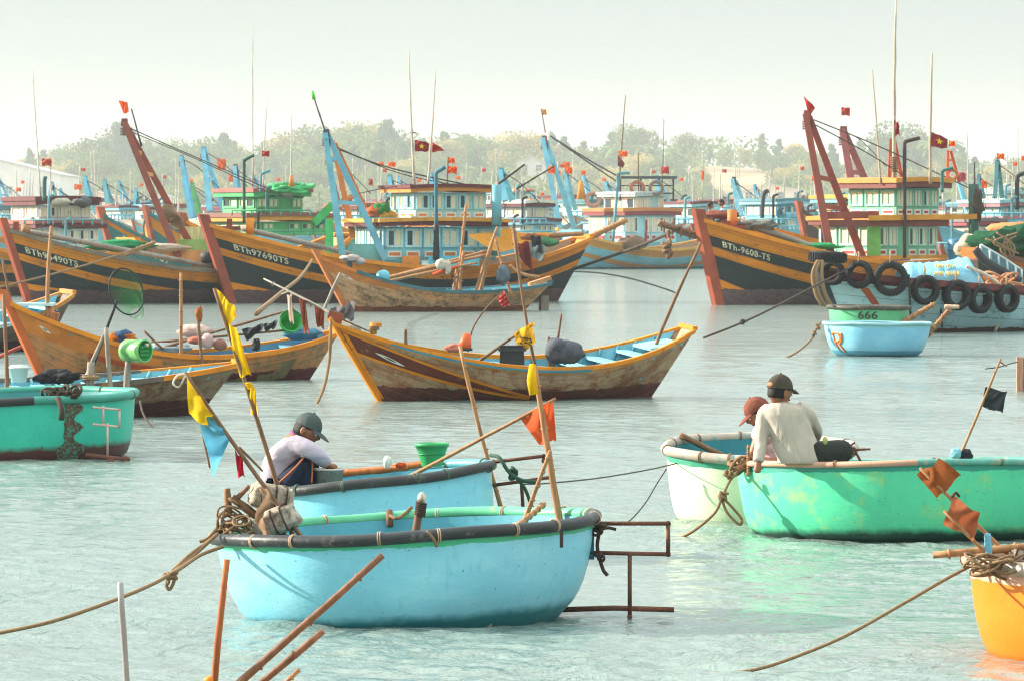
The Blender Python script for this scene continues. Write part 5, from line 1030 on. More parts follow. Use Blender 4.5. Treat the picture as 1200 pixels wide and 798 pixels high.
for top, bot, r_ in (((479, 60), (486, 226), .045), ((511, 80), (501, 224), .04)): spar(TA, (bot[0], bot[1], 162), (top[0], top[1], 162), r_, paint(S(190, 176, 156), .5), "antenna", .35)
TA.part("antenna_crossbar", MB().tube([P(480, 156, 162), P(488, 156, 162)], .02, 6), M_WIRE)
bflag(TA, 161.9, ((486, 164), (503, 168), (502, 178), (486, 178)), cloth(S(140, 36, 34)), True, seed=1); bflag(TA, 161.8, ((507, 167), (522, 177), (509, 179), (506, 179)), seed=2, amp=.04)
bflag(TA, 163, ((525, 185), (533, 186), (533, 192), (525, 191)), C_OFLAG, pole=((524, 224), (525, 184))); bflag(TA, 163, ((524, 195), (536, 196), (535, 204), (524, 203)), C_OFLAG)
bentpipe(TA, [(511, 305, 160.6), (511, 240, 160.6), (511, 206, 160.6), (511.3, 203.5, 160.6), (513, 201.5, 160.6), (522, 196, 160.6)], .06, paint(S(50, 104, 120), .5, .3, 3)); spar(TA, (511, 305, 160.55), (511, 262, 160.55), .11, M_BLACK, "pipe_lagging")
TA.part("post", MB().tube([P(582, 264, 161.4), P(582, 217, 161.4)], .16, 10), paint(S(104, 170, 184), .5, .3, 2)); TA.part("gallows_post", MB().tube([P(581, 300, 161.5), P(582, 262, 161.5)], .13, 10), paint(S(80, 150, 160), .5)); spar(TA, (584, 216, 162), (615, 193, 162), .04, M_DROPE, "boom"); spar(TA, (605, 222, 163), (650, 195, 163), .03, M_DROPE, "boom")
single("canopy", flag_mb([P(548, 276, 160.5), P(600, 268, 162.5), P(618, 286, 162), P(578, 294, 160)], .1, sag=.1), cloth(S(216, 146, 44)), "orange canopy stretched over the stern of the trawler lettered BTh97690TS", "canopy"); single("canopy_flap", flag_mb([P(590, 272, 163), P(648, 274, 163), P(625, 284, 162), P(592, 283, 162)], .06), cloth(S(216, 140, 40)), "second orange canopy flap behind the first on the stern of the trawler BTh97690TS", "canopy")
for lb, c, col in (("red cloth hanging over the stern of the trawler BTh97690TS", ((600, 286), (620, 284), (626, 322), (612, 306)), S(146, 48, 40)), ("white patterned cloth hanging right of the red cloth on the stern", ((618, 283), (640, 290), (634, 306), (622, 302)), S(176, 190, 190)), ("dark jacket hanging among the cloths at the stern of the trawler BTh97690TS", ((622, 276), (634, 278), (636, 296), (624, 296)), S(54, 60, 64))): single("hanging_cloth", flag_mb([P(x, y, 161) for x, y in c], .12, tear=.05), cloth(col), lb, "cloth")
stake("thick pale pole standing before the stern of the trawler BTh97690TS", (606, 300, 160.3), (602, 268, 160.3), .08, M_BAM, .5); spar(TA, (612, 279, 163), (684, 274, 163), .1, M_BAM, "boom"); spar(TA, (600, 283, 163.5), (655, 283, 163.3), .09, M_STK, "boom")
blob(m := MB(), P(625, 283, 162.5), (.5, .4, .22), 5, .4, 20, 12); single("net_heap", m, cloth(S(150, 90, 60)), "heap of reddish nets on the stern of the trawler BTh97690TS", "net"); blob(m := MB(), P(640, 284, 162), (.35, .3, .14), 7, .4); single("net_heap", m, cloth(S(80, 140, 96)), "small heap of green net beside the reddish nets on the stern", "net")
for i, (x, y, lb, col) in enumerate(((440, 250, "orange and red baskets' bundle before the wheelhouse of BTh97690TS", S(196, 100, 60)), (446, 247, "green leafy bundle before the wheelhouse of BTh97690TS", S(60, 130, 66)), (452, 255, "yellow cloth bundle before the wheelhouse of BTh97690TS", S(206, 150, 50)))): blob(m := MB(), P(x, y, 161.6), (.32, .4, .22), i + 2, .35); single("bundle", m, cloth(col), lb, "bundle")
TA.part("foredeck_platform", MB().box(P(446, 259, 161.6), (1.0, 1.4, .2)), paint(S(110, 176, 196), .6))
# --- 96490
TB, H = boat("trawler", "black and yellow trawler lettered BTh96490TS with a red-brown slanting mast, at the left", (6, 268, 157), (440, 296, 166), 1.0, .55, 3.4, .85, .8, group=G_T, ta=0, tb=.4, draft=.7, fl=.8)
H.shell(hullmat(BT, BOOT, .42, S(86, 84, 78), .2, .2, (0, .25, 1.6, YEL))); deck(H, DECK); H.gunwale(paint(S(120, 108, 92), .6, .3, 2), .16, .12, .03, .04); H.stem(paint(S(160, 74, 48), .6, .3, 2, S(96, 48, 38), .3), .18, .27, .35); H.text("BTh96490TS", .40, .61, .19, M_TXT, wide=1.05)
TB.part("bulwark_pole", pole_mb(MB(), P(28, 271, 158), P(250, 313, 160), .085, .07), M_GREYWOOD); TB.part("bitt", MB().box(P(19, 268, 157.6), (.2, .2, .42), None, 0, .8), paint(S(150, 70, 48), .6)); TB.part("bollard", MB().tube([P(29, 274, 157.4), P(31, 264, 157.4)], .15, 10), M_BAM)
aframe(TB, 161, ((145, 143), (147, 146)), ((209, 302), (232, 303)), S(146, 76, 62), .17, .5, (.62, .78), S(206, 150, 100), tip=S(110, 60, 50), t=.8); TB.part("mast_foot", MB().box(P(220, 300, 161), (1.1, 1.1, .35)), paint(S(206, 150, 90), .6)); blob(m := MB(), P(200, 253, 160.9), (.16, .16, .26), 4, .5, 20, 14); single("rope_bundle", m, M_ROPE, "rope bundle lashed to the red-brown slanting mast", "rope")
m = MB()
for i in range(14): m.torus(P(196 + i * 1.0, 247 + i * 1.2, 160.8), .18, .03, Matrix.Rotation(.4 * i, 3, "Y") @ Matrix.Rotation(1.2, 3, "X"), 14, 5)
TB.part("mast_lashing", m, M_ROPE); line(TB, [(151, 152, 161), (172, 220, 161), (205, 280, 161)], .025 * .65, M_ROPE); line(TB, [(153, 151, 161), (200, 172, 163), (260, 198, 166), (345, 235, 170)], .03 * .65, M_WIRE); line(TB, [(154, 155, 161), (230, 187, 165), (330, 233, 170)], .025 * .65, M_WIRE)
bflag(TB, 161, ((139, 118), (149, 120), (151, 132), (145, 134)), C_OFLAG, seed=3); spar(TB, (166, 172, 161), (154, 128, 161), .03, M_WIRE, "flagstaff")
spar(TB, (247, 301, 160), (247, 293, 160), .17, M_BLACK, "winch"); TB.part("winch_drum", MB().tube([P(236, 303, 160), P(252, 301, 160)], .2, 12), M_BLACK); TB.part("fish_hold", MB().box(P(238, 292, 162), (1.5, 1.4, .6)), paint(S(130, 180, 110), .6, .3, 2)); TB.part("slatted_box", MB().box(P(231, 276, 163), (1.0, .9, .55)), wood(S(206, 180, 140)))
rope("pale line strung across the bow of the trawler lettered BTh96490TS", [(-5, 338, 152), (60, 322, 153), (120, 305, 154), (182, 284, 156)], .03, M_ROPE); stake("pale spar lying aslant above the hull of the trawler lettered BTh96490TS", (150, 297, 157), (182, 284, 157), .07, M_BAM, .1)
blob(m := MB(), P(145, 288, 160), (1.0, .5, .18), 9, .4, 26, 12); single("net_heap", m, cloth(S(40, 150, 96)), "bright green net heaped on the trawler lettered BTh96490TS", "net"); blob(m := MB(), P(180, 291, 160.5), (1.1, .5, .15), 12, .3, 26, 12); single("tarp_bundle", m, cloth(S(206, 190, 170)), "pale tarpaulin heaped right of the bright green net", "tarpaulin")
# --- 9608
TC, H = boat("trawler", "black and yellow trawler lettered BTh-9608-TS with red-brown masts and green wheelhouse", (820, 256, 155.5), (1172, 300, 164), 1.22, .62, 3.6, .75, .7, group=G_T, ta=0, tb=.5, draft=.7, fl=.8)
H.shell(hullmat([(.44, YEL), (.78, DKB), (1.04, YEL), (5, DKB)], S(116, 92, 94), .48, S(64, 68, 68), .2, .2, (0, .4, 1.1, YEL))); deck(H, DECK); H.gunwale(paint(YEL, .5, .25, 2, S(110, 80, 50), .3), .16, .12, .03, .04); H.stem(paint(S(160, 74, 48), .6, .3, 2, S(110, 54, 40), .3), .2, .44, .3); H.text("BTh-9608-TS", .50, .70, .18, M_TXT, wide=.98)
TC.part("bulwark_pole", pole_mb(MB(), P(867, 261, 157), P(960, 292, 157), .11, .09), M_GREYWOOD); TC.part("bitt", MB().tube([P(858, 270, 156.8), P(858, 246, 156.8)], .15, 10), paint(S(200, 110, 44), .6)); TC.part("bitt", MB().box(P(850, 265, 156.8), (.24, .3, .3)), paint(S(140, 62, 44), .6)); TC.part("foredeck_plank", MB().box(P(852, 266, 157), (1.1, 1.2, .1)), paint(S(150, 70, 48), .6)); TC.part("inner_bulwark", MB().beam(P(838, 258, 159), P(960, 290, 161), .1, .45), paint(YEL, .55, .3))
AF = S(150, 72, 58)
aframe(TC, 158, ((944, 134), (948, 137)), ((974, 302), (1012, 306)), AF, .19, .7, (.36, .56, .98), tip=S(150, 60, 48)); bflag(TC, 158, ((942, 113), (955, 126), (951, 134), (947, 133)), cloth(S(176, 50, 42)), seed=1)
TC.part("mast_crossbeam", MB().beam(P(962, 253, 157.6), P(1030, 252, 157.6), .16, .22), paint(S(150, 72, 58), .6)); TC.part("awning_beam", MB().beam(P(964, 262, 157.4), P(1112, 262, 157.4), .1, .2), paint(S(120, 62, 54), .6)); TC.part("awning_edge", MB().beam(P(1018, 256, 157.3), P(1145, 254, 157.3), .1, .16), paint(S(206, 140, 44), .6))
px_cabin(TC, 160, 980, 264, 1108, 303, 2.6, S(110, 186, 150), S(176, 216, 200), S(170, 66, 52), S(118, 60, 54), S(206, 140, 52), 6, 3, .25, roof_h=.14, dark=.22, seed=7, trim=WHT); px_cabin(TC, 160, 1032, 221, 1124, 255, 2.1, S(110, 186, 160), S(140, 204, 190), S(150, 56, 50), S(120, 62, 58), S(206, 140, 60), 5, 3, .3, roof_h=.16, dark=.18, seed=11, trim=WHT)
TC.part("door_panel", MB().box(P(1024, 283, 158.6), (.42, .06, .95)), paint(S(120, 196, 100), .6)); TC.part("rail", MB().beam(P(985, 303, 158.4), P(1110, 301, 158.4), .1, .12), paint(S(206, 140, 44), .6))
bentpipe(TC, [(1060, 303, 157.2), (1060, 220, 157.2), (1060, 172, 157.2), (1060.3, 168.5, 157.2), (1062.5, 166, 157.2), (1078, 162, 157.2)], .058, paint(S(66, 46, 42), .6)); bentpipe(TC, [(1104, 226, 158.5), (1104, 204, 158.5), (1104.3, 202, 158.5), (1106, 200, 158.5), (1117, 197, 158.5)], .05, paint(S(60, 110, 110), .5))
for top, bot, r_, tp in (((1050, 0), (1048, 216), .07, .4), ((1092, 62), (1090, 216), .05, .6), ((1022, 82), (1032, 216), .035, .5)): spar(TC, (bot[0], bot[1], 159.5), (top[0], top[1], 159.5), r_, paint(S(190, 172, 146), .5), "antenna", tp)
aframe(TC, 160.5, ((1044, 163), (1048, 163)), ((1042, 216), (1058, 216)), S(180, 80, 56), .09, .3, (.5,), cap=False); m = MB()
for i in range(7): m.torus(P(1048, 185 + i * 2.6, 159.4), .10, .03, None, 14, 6)
TC.part("antenna_coil", m, M_STK); bflag(TC, 159.3, ((1048, 140), (1053, 146), (1054, 158), (1049, 160)), cloth(S(140, 44, 42)), amp=.1); bflag(TC, 159.3, ((1091, 155), (1111, 163), (1110, 175), (1091, 172)), cloth(S(136, 48, 48)), True, seed=2)
aframe(TC, 161, ((1111, 177), (1114, 177)), ((1110, 214), (1124, 214)), S(214, 96, 50), .08, .3, (.4, .7), cap=False); bflag(TC, 161, ((1112, 165), (1119, 166), (1119, 172), (1112, 172)), C_OFLAG); TC.part("lifebuoy", MB().torus(P(1116, 205, 161), .15, .05, Matrix.Rotation(math.pi / 2, 3, "X"), 20, 8), paint(S(206, 120, 60), .6))
line(TC, [(954, 141, 158), (1030, 172, 159), (1138, 222, 162)], .03 * .65, M_WIRE); line(TC, [(956, 147, 158), (1020, 182, 159), (1075, 217, 160)], .03 * .65, M_WIRE)
TC.part("gallows_post", MB().tube([P(1141, 302, 159), P(1141, 216, 159)], .16, 10), paint(S(50, 90, 76), .5, .4, 3, S(30, 40, 40), .4)); TC.part("gallows_beam", MB().beam(P(1141, 258, 159), P(1141, 258, 162), .16, .2), paint(S(60, 60, 56), .6)); spar(TC, (1142, 216, 159), (1142, 190, 159), .03, M_WIRE, "rod")
m = MB(); blob(m, P(1146, 240, 158.8), (.16, .16, .5), 5, .4); single("rope_bundle", m, M_DROPE, "dark rope hanging on the green post right of the green wheelhouse", "rope")
blob(m := MB(), P(950, 289, 157.2), (.9, .5, .10), 6, .4, 26, 12); single("net_heap", m, cloth(S(70, 190, 116)), "thin heap of bright green net on the trawler lettered BTh-9608-TS", "net"); blob(m := MB(), P(885, 264, 157.2), (.7, .5, .16), 3, .5, 26, 14); single("net_heap", m, cloth(S(150, 146, 136)), "grey net and rope heaped behind the bow of the trawler BTh-9608-TS", "net"); blob(m := MB(), P(846, 252, 157.4), (.5, .4, .14), 13, .4); single("net_heap", m, cloth(S(140, 80, 66)), "reddish net heap beside the two far men on the trawler's bow", "net")
blob(m := MB(), P(1098, 300, 158), (.35, .3, .35), 1, .08); single("water_drum", m, paint(S(80, 130, 160), .5), "blue plastic drum beside the lower green wheelhouse", "drum") if False else None
t = Thing("water_drum", "blue plastic drum aft of the lower green wheelhouse", "drum", P(1122, 306, 158)); t.part("body", MB().lathe([(0, 0), (.28, 0), (.3, .05), (.3, .3), (.315, .32), (.3, .34), (.3, .62), (.27, .68), (0, .68)], 24, P(1122, 306, 158)), paint(S(70, 124, 156), .45, .2, 2)); t.part("hoop", MB().torus(P(1122, 306, 158) + V((0, 0, .33)), .31, .025, None, 24, 6), paint(S(60, 106, 140), .5))
# second red mast, boat behind 9608
# --- boat with cage of nets, right
TD, H = boat("trawler", "brown and orange trawler stern with a railed walkway and green nets, at the right edge", (1134, 290, 150), (1340, 300, 153), 1.2, .5, 3.2, .4, .6, group=G_T, ta=.3, tb=.5, draft=.7, fl=.8)
H.shell(hullmat([(.35, S(196, 112, 44)), (.7, S(52, 46, 44)), (1.0, S(206, 130, 44)), (5, S(60, 52, 50))], BOOT, .4, S(110, 84, 66), .35, .2)); deck(H, DECK); H.gunwale(paint(S(120, 80, 60), .6), .16, .12, .03, .04)
m = MB(); mt = MB(); pts = [(1149, 287), (1160, 293), (1170, 299), (1180, 305), (1190, 312), (1197, 316)]
for (x, y) in pts: m.tube([P(x, y, 148.6), P(x + 1, y + 16, 148.6)], .035, 6)
m.tube([P(x, y, 148.6) for x, y in pts], .035, 6); m.tube([P(x + 1, y + 16, 148.6) for x, y in pts], .035, 6); TD.part("walkway_rail", m, paint(S(196, 206, 206), .5))
TD.part("walkway_mesh", MB().grid([[P(x + q, y + 16 * q, 148.7) for x, y in pts] for q in (0.03, .5, .97)]), paint(S(104, 150, 164), .6, .25, 6)); TD.part("walkway_beam", MB().tube(catmull([P(1143, 292, 148.5), P(1152, 304, 148.5), P(1170, 316, 148.5), P(1196, 330, 148.5)], 6), .12, 8), M_BLACK)
m = MB(); blob(m, P(1178, 284, 150), (.95, .7, .42), 4, .4, 28, 18); blob(m, P(1196, 282, 150), (.6, .6, .45), 8, .4, 22, 14); single("net_heap", m, cloth(S(34, 92, 62), var=.5), "big dark green heap of nets behind the railed walkway", "net"); r = random.Random(3); m = MB()
for i in range(8): m.tube(catmull([P(1158 + r.uniform(-4, 40), 276 + r.uniform(-4, 6), 149), P(1168 + r.uniform(-8, 24), 286 + r.uniform(-4, 8), 148.9), P(1180 + r.uniform(-10, 14), 296 + r.uniform(-4, 8), 148.9)], 6), .03, 5)
single("rope", m, M_ROPE, "tan ropes trailing over the big dark green heap of nets", "rope"); blob(m := MB(), P(1190, 271, 151.5), (.9, .5, .25), 8, .35); single("tarp_bundle", m, cloth(S(216, 150, 96)), "tan tarpaulin lying behind the big dark green net heap", "tarpaulin"); blob(m := MB(), P(1136, 290, 153), (.4, .4, .35), 6, .35); single("sack", m, cloth(S(206, 190, 160)), "pale sack beside the green gallows post", "sack")
m = MB(); r = random.Random(5)
for i in range(14): m.torus(P(1175 + r.uniform(-12, 20), 329 + r.uniform(-4, 6), 147 + r.uniform(-.3, .3)), r.uniform(.12, .28), .035, Matrix.Rotation(r.uniform(-.8, .8), 3, "X") @ Matrix.Rotation(r.uniform(-.8, .8), 3, "Y"), 16, 6)
single("rope_coil", m, paint(S(196, 130, 90), .8, .4, 6), "pinkish coils of rope below the railed walkway", "rope")
# --- tyre-hung boat
TE, H = boat("tyre_boat", "light-blue workboat hung with black tyres, its deck under a blue tarpaulin", (960, 318, 113), (1420, 352, 122), .92, .62, 3.4, .75, .6, group=G_T, ta=0, tb=.5, draft=.6, fl=.6)
H.shell(hullmat([(.18, S(120, 52, 52)), (5, S(200, 234, 242))], S(110, 60, 58), .09, S(120, 170, 190), .25, .24)); deck(H, DECK, .35); H.gunwale(paint(S(110, 50, 52), .6, .3), .16, .14, .03, .04); H.stem(paint(S(60, 70, 76), .6), .14, .2, .12)
H.decal([[(.55 + q + .62 * d, d) for q in (0, .10, .20)] for d in [.28 + i * .10 for i in range(7)]], paint(S(190, 88, 48), .6, .25), "bow_stripe", .012)
def side_D(T, H, x, y):
    D = 115.0
    for _ in range(8):
        p = T.loc(P(x, y, D)); xm = min(H.L, max(0, p.x + H.L / 2)); q = H.at(xm, max(0, H.sheer(xm / H.L) - p.z)); D = (T.M @ V((p.x, q.y, p.z))).y
    return D
def tyre(label, px, py, rpx, D, ang=0, ay=0, flat=False, w=.36):
    c = P(px, py, D); r_ = rpx / FPX * D; Mx = Matrix.Rotation(R(ang), 3, "Z") @ Matrix.Rotation(R(90 + ay), 3, "X") if not flat else Matrix.Rotation(R(3), 3, "Y"); t = Thing("tyre", label, "tyre", (c.x, c.y, c.z - r_), group="tyres on the workboat")
    m = MB(); rt = r_ * .70; n_ = 40; prof = [(r_ * .60, -.09), (r_ * .72, -.125), (r_ * .9, -.12), (r_ * .985, -.085), (r_, 0), (r_ * .985, .085), (r_ * .9, .12), (r_ * .72, .125), (r_ * .60, .09), (r_ * .63, .06), (r_ * .84, .06), (r_ * .86, 0), (r_ * .84, -.06), (r_ * .63, -.06), (r_ * .60, -.09)]
    m.lathe(prof, n_, c, M=Mx); t.part("tyre_body", m, M_RUB)
    m = MB()
    for k in range(40): a = 2 * math.pi * k / 40; m.box(c + Mx @ V((r_ * math.cos(a), r_ * math.sin(a), 0)), (.03, .018, .17), Mx @ Matrix.Rotation(a, 3, "Z"))
    t.part("tread", m, M_RUB)
    if not flat: t.part("hanging_rope", MB().tube([c + V((-.02, -.05, r_ * .75)), c + V((-.02, -.1, r_ * 1.02)), c + V((0, .05, r_ * 1.25 + .05)), c + V((0, .3, r_ * 1.3 + .1))], .022, 6), M_ROPE)
D_ = 112.3
tyre("tyre lying flat on top of the workboat's bow", 970, 301.5, 22, D_, flat=True)
for lb, x, y, r_, dd, an in (("leftmost tyre hung at the workboat's bow, below the flat-lying tyre", 976, 320, 14, 0, -25), ("second hanging tyre from the workboat's bow, with blue showing through", 1007, 322, 16, .0, -16), ("largest tyre hanging on the workboat's side", 1044, 327, 20.5, .1, -8), ("fourth tyre from the workboat's bow, hanging lower than the largest one", 1084, 340, 17, .7, 14), ("fifth tyre from the bow, behind the tilted oar handle", 1121, 346, 17.5, 1.2, 24), ("sixth tyre from the bow, narrow and set low right of the oar handle", 1148, 351, 16, 1.6, 36), ("last tyre on the workboat's side, nearest the right edge", 1180, 350, 16, 2.0, 36)): tyre(lb, x, y, r_, side_D(TE, H, x, y) - .14, an)
for i, x in enumerate((952, 956, 963)): rope("rope hanging down the workboat's bow, %s" % ("outermost of three", "middle one of three", "innermost of three")[i], [(958 + i * 3, 306, 111.9), (x, 322, 111.7), (x + 4, 345, 111.6), (x + 12, 359, 111.6)], .04, M_ROPE)
rope("dark line hanging between the fourth tyre and the fifth", [(1101, 330, 114.2), (1102, 352, 114.2), (1104, 384, 114.4)], .025, M_WIRE); rope("dark line hanging between the largest tyre and the fourth", [(1065, 322, 113.3), (1066, 345, 113.4), (1067, 370, 113.8)], .025, M_WIRE); rope("pale hose arching over the tarpaulin down the workboat's side", [(1132, 312, 115), (1155, 322, 115), (1172, 335, 115), (1178, 350, 114.9), (1173, 370, 115.2), (1166, 388, 115.3)], .045, M_FOAM)
tp = Thing("tarpaulin", "light-blue tarpaulin with faded yellow print covering the workboat's deck", "tarpaulin", P(1100, 330, 114.5)); rows = []
for j in range(17):
    t_ = j / 16; row = []
    for i in range(29):
        s_ = i / 28; x = 1052 + 96 * s_; topy = 305 + 3 * math.sin(s_ * 5) + (26 * (s_ - .86) / .14 if s_ > .86 else 0) + (14 * (.1 - s_) / .1 if s_ < .1 else 0); a = math.pi * t_
        p = P(x, 341, 116.2); zt = P(x, topy, 116.2).z; p.y += -1.3 * math.cos(a); p.z += (zt - p.z) * max(0, math.sin(a)) ** .55 + .05 * mnoise.noise(V((s_ * 14, t_ * 5, 1))) + .04 * mnoise.noise(V((s_ * 30, t_ * 7, 4))); row.append(p)
    rows.append(row)
tp.part("sheet", MB().grid(rows), cloth(S(128, 186, 210), var=.15, scale=3, trans=0)); tx = MB(); r = random.Random(8)
for (x0, x1, y, hgt) in ((1097, 1118, 312, 3.2), (1094, 1122, 321, 4.2)):
    x = x0
    while x < x1:
        wv = r.uniform(1.8, 3.2)
        for k in range(2):
            p = P(x + r.uniform(0, wv), y - hgt / 2, 114.9); q = P(x + r.uniform(0, wv), y + hgt / 2, 114.9)
            for e in (p, q): e.y = (115.08 if y < 316 else 114.78) + .12 * (0 if e is q else 1)
            tx.tube([p, p.lerp(q, .5) + V((r.uniform(-.02, .02), -.01, 0)), q], .014, 4)
        x += wv + .8
tp.part("faded_print", tx, paint(S(206, 176, 84), .7, .3, 8))
stake("oar handle with a crossbar tilted up in front of the fifth tyre", (1093, 386, 93.6), (1114, 361, 93.6), .05, M_BAM, .3, "oar", "oar"); stake("crossbar topping the tilted oar handle", (1107, 360, 93.6), (1124, 360, 93.6), .045, wood(S(216, 180, 150)), 0, "oar_grip", "oar"); stake("pole slanting out of the 666 boat toward the fourth tyre", (1063, 375, 109), (1096, 356, 109), .06, M_BAM, .2, "pole", "pole")
# --- blue trawler, mid right
TF, H = boat("trawler", "light-blue trawler with orange stripes, railed roof and two lifebuoys, in the middle distance", (652, 268, 298), (836, 281, 306), 1.15, .55, 4.2, .6, .7, group=G_T, ta=.05, tb=.6, draft=.8, fl=.8)
H.shell(hullmat([(.12, S(200, 130, 50)), (.5, S(206, 134, 46)), (.95, S(120, 190, 208)), (1.2, S(200, 128, 50)), (5, S(116, 184, 202))], S(60, 110, 120), .12, S(150, 130, 110), .2, .3)); deck(H, DECK, .5); H.gunwale(paint(S(206, 150, 60), .6), .2, .15, .04, .04)
px_cabin(TF, 302, 686, 253, 790, 284, 3.2, S(156, 208, 214), WHT, S(150, 50, 56), S(140, 50, 56), S(196, 120, 60), 8, 2, .25, roof_h=.22, dark=.2, seed=3); px_cabin(TF, 302, 712, 231, 770, 254, 2.8, S(176, 212, 214), WHT, S(150, 50, 56), S(196, 204, 200), S(190, 196, 196), 4, 2, .3, roof_h=.14, dark=.22, seed=5)
m = MB()
for x in (727, 751, 789):
    for dy in (-1.3, 1.3): m.tube([P(x, 236, 302 + dy), P(x, 210, 302 + dy)], .05, 6)
for dy in (-1.3, 1.3):
    for y in (218, 227): m.tube([P(727, y, 302 + dy), P(790, y, 302 + dy)], .035, 5)
TF.part("rail", m, M_BLACK); TF.part("canopy_roof", MB().box(P(760, 208.5, 302), (3.3, 3.0, .14)), paint(S(66, 72, 76), .6))
for x in (747, 769): t = Thing("lifebuoy", "lifebuoy hung on the blue trawler's roof rail, %s" % ("the redder left one" if x == 747 else "the darker right one"), "lifebuoy", P(x, 229, 300.5)); t.part("ring", MB().torus(P(x, 221, 300.6), .36, .09, Matrix.Rotation(math.pi / 2, 3, "X"), 28, 8), paint(S(176, 96, 72) if x == 747 else S(130, 110, 96), .6)); t.part("grab_rope", MB().torus(P(x, 221, 300.6), .46, .02, Matrix.Rotation(math.pi / 2, 3, "X"), 28, 5), M_FOAM)
aframe(TF, 300, ((636, 162), (640, 165)), ((657, 272), (674, 270)), S(124, 190, 210), .26, 1.0, (.75,), tip=S(150, 44, 46)); bflag(TF, 300, ((634, 128), (640, 129), (641, 135), (636, 135)), cloth(S(200, 140, 70)), pole=((639, 156), (634, 128), .04)); line(TF, [(645, 160, 300), (690, 188, 301), (722, 206, 302)], .05); line(TF, [(645, 160, 300), (700, 198, 301), (724, 214, 302)], .045)
spar(TF, (724, 236, 302), (733, 112, 302), .06, M_STK, "antenna", .4); bflag(TF, 301, ((725, 177), (736, 178), (735, 184), (725, 184)), C_OFLAG); bflag(TF, 301, ((724, 182), (732, 192), (730, 197), (724, 195)), cloth(S(110, 40, 44))); spar(TF, (748, 232, 301), (748, 180, 301), .05, M_STK, "antenna"); spar(TF, (775, 232, 302), (778, 140, 303), .03, M_WIRE, "antenna"); bflag(TF, 302, ((775, 196), (784, 196), (784, 204), (775, 204)), cloth(S(190, 60, 44)))
bentpipe(TF, [(718, 285, 299), (722, 240, 299), (724.5, 207, 299), (725, 205, 299), (727, 203.6, 299), (738, 203, 299)], .09, paint(S(80, 140, 150), .5)); TF.part("nameplate", MB().box(P(706, 285, 299.7), (.7, .06, .22)), M_WHT); blob(m := MB(), P(740, 285, 299), (.7, .4, .4), 4, .4); blob(m, P(748, 286, 299), (.5, .4, .3), 6, .4); single("sack_heap", m, cloth(S(140, 110, 86)), "brown sacks heaped on the blue trawler's side deck", "sack")
for i, x in enumerate((752, 757)): TF.part("door_stripe", MB().box(P(x, 272, 300.3), (.14, .06, 1.4)), paint(S(160, 50, 56), .6))
stake("long pale spar slanting up over the blue trawler's hull", (682, 283, 168), (735, 258, 168), .11, M_BAM, .3, "spar", "spar")
m = MB(); r = random.Random(21)
for i in range(7): pole_mb(m, P(772 + r.uniform(-2, 3), 262 + r.uniform(-2, 2), 156 + r.uniform(-.2, .2)), P(826, 278 + r.uniform(-3, 3), 156.5), .06, .05, 0, .02)
for k in range(5): m.torus(P(778 + k * 10, 265 + k * 2.6, 156.2), .19, .03, Matrix.Rotation(R(90), 3, "Y"), 12, 5)
single("spar_bundle", m, M_STK, "bundle of brown spars sticking out over the bow of BTh-9608-TS", "spar"); rope("rope tied from the spar bundle down to the water at the wooden stern", [(796, 268, 156), (770, 280, 158), (735, 294, 160), (700, 306, 163), (672, 316, 165)], .05, M_DROPE); rope("rope with a knotted end hanging from the spar bundle", [(783, 270, 156), (784, 285, 156), (783, 303, 156)], .06, M_STK, knot=[(784, 288, 156), (783, 296, 156)])
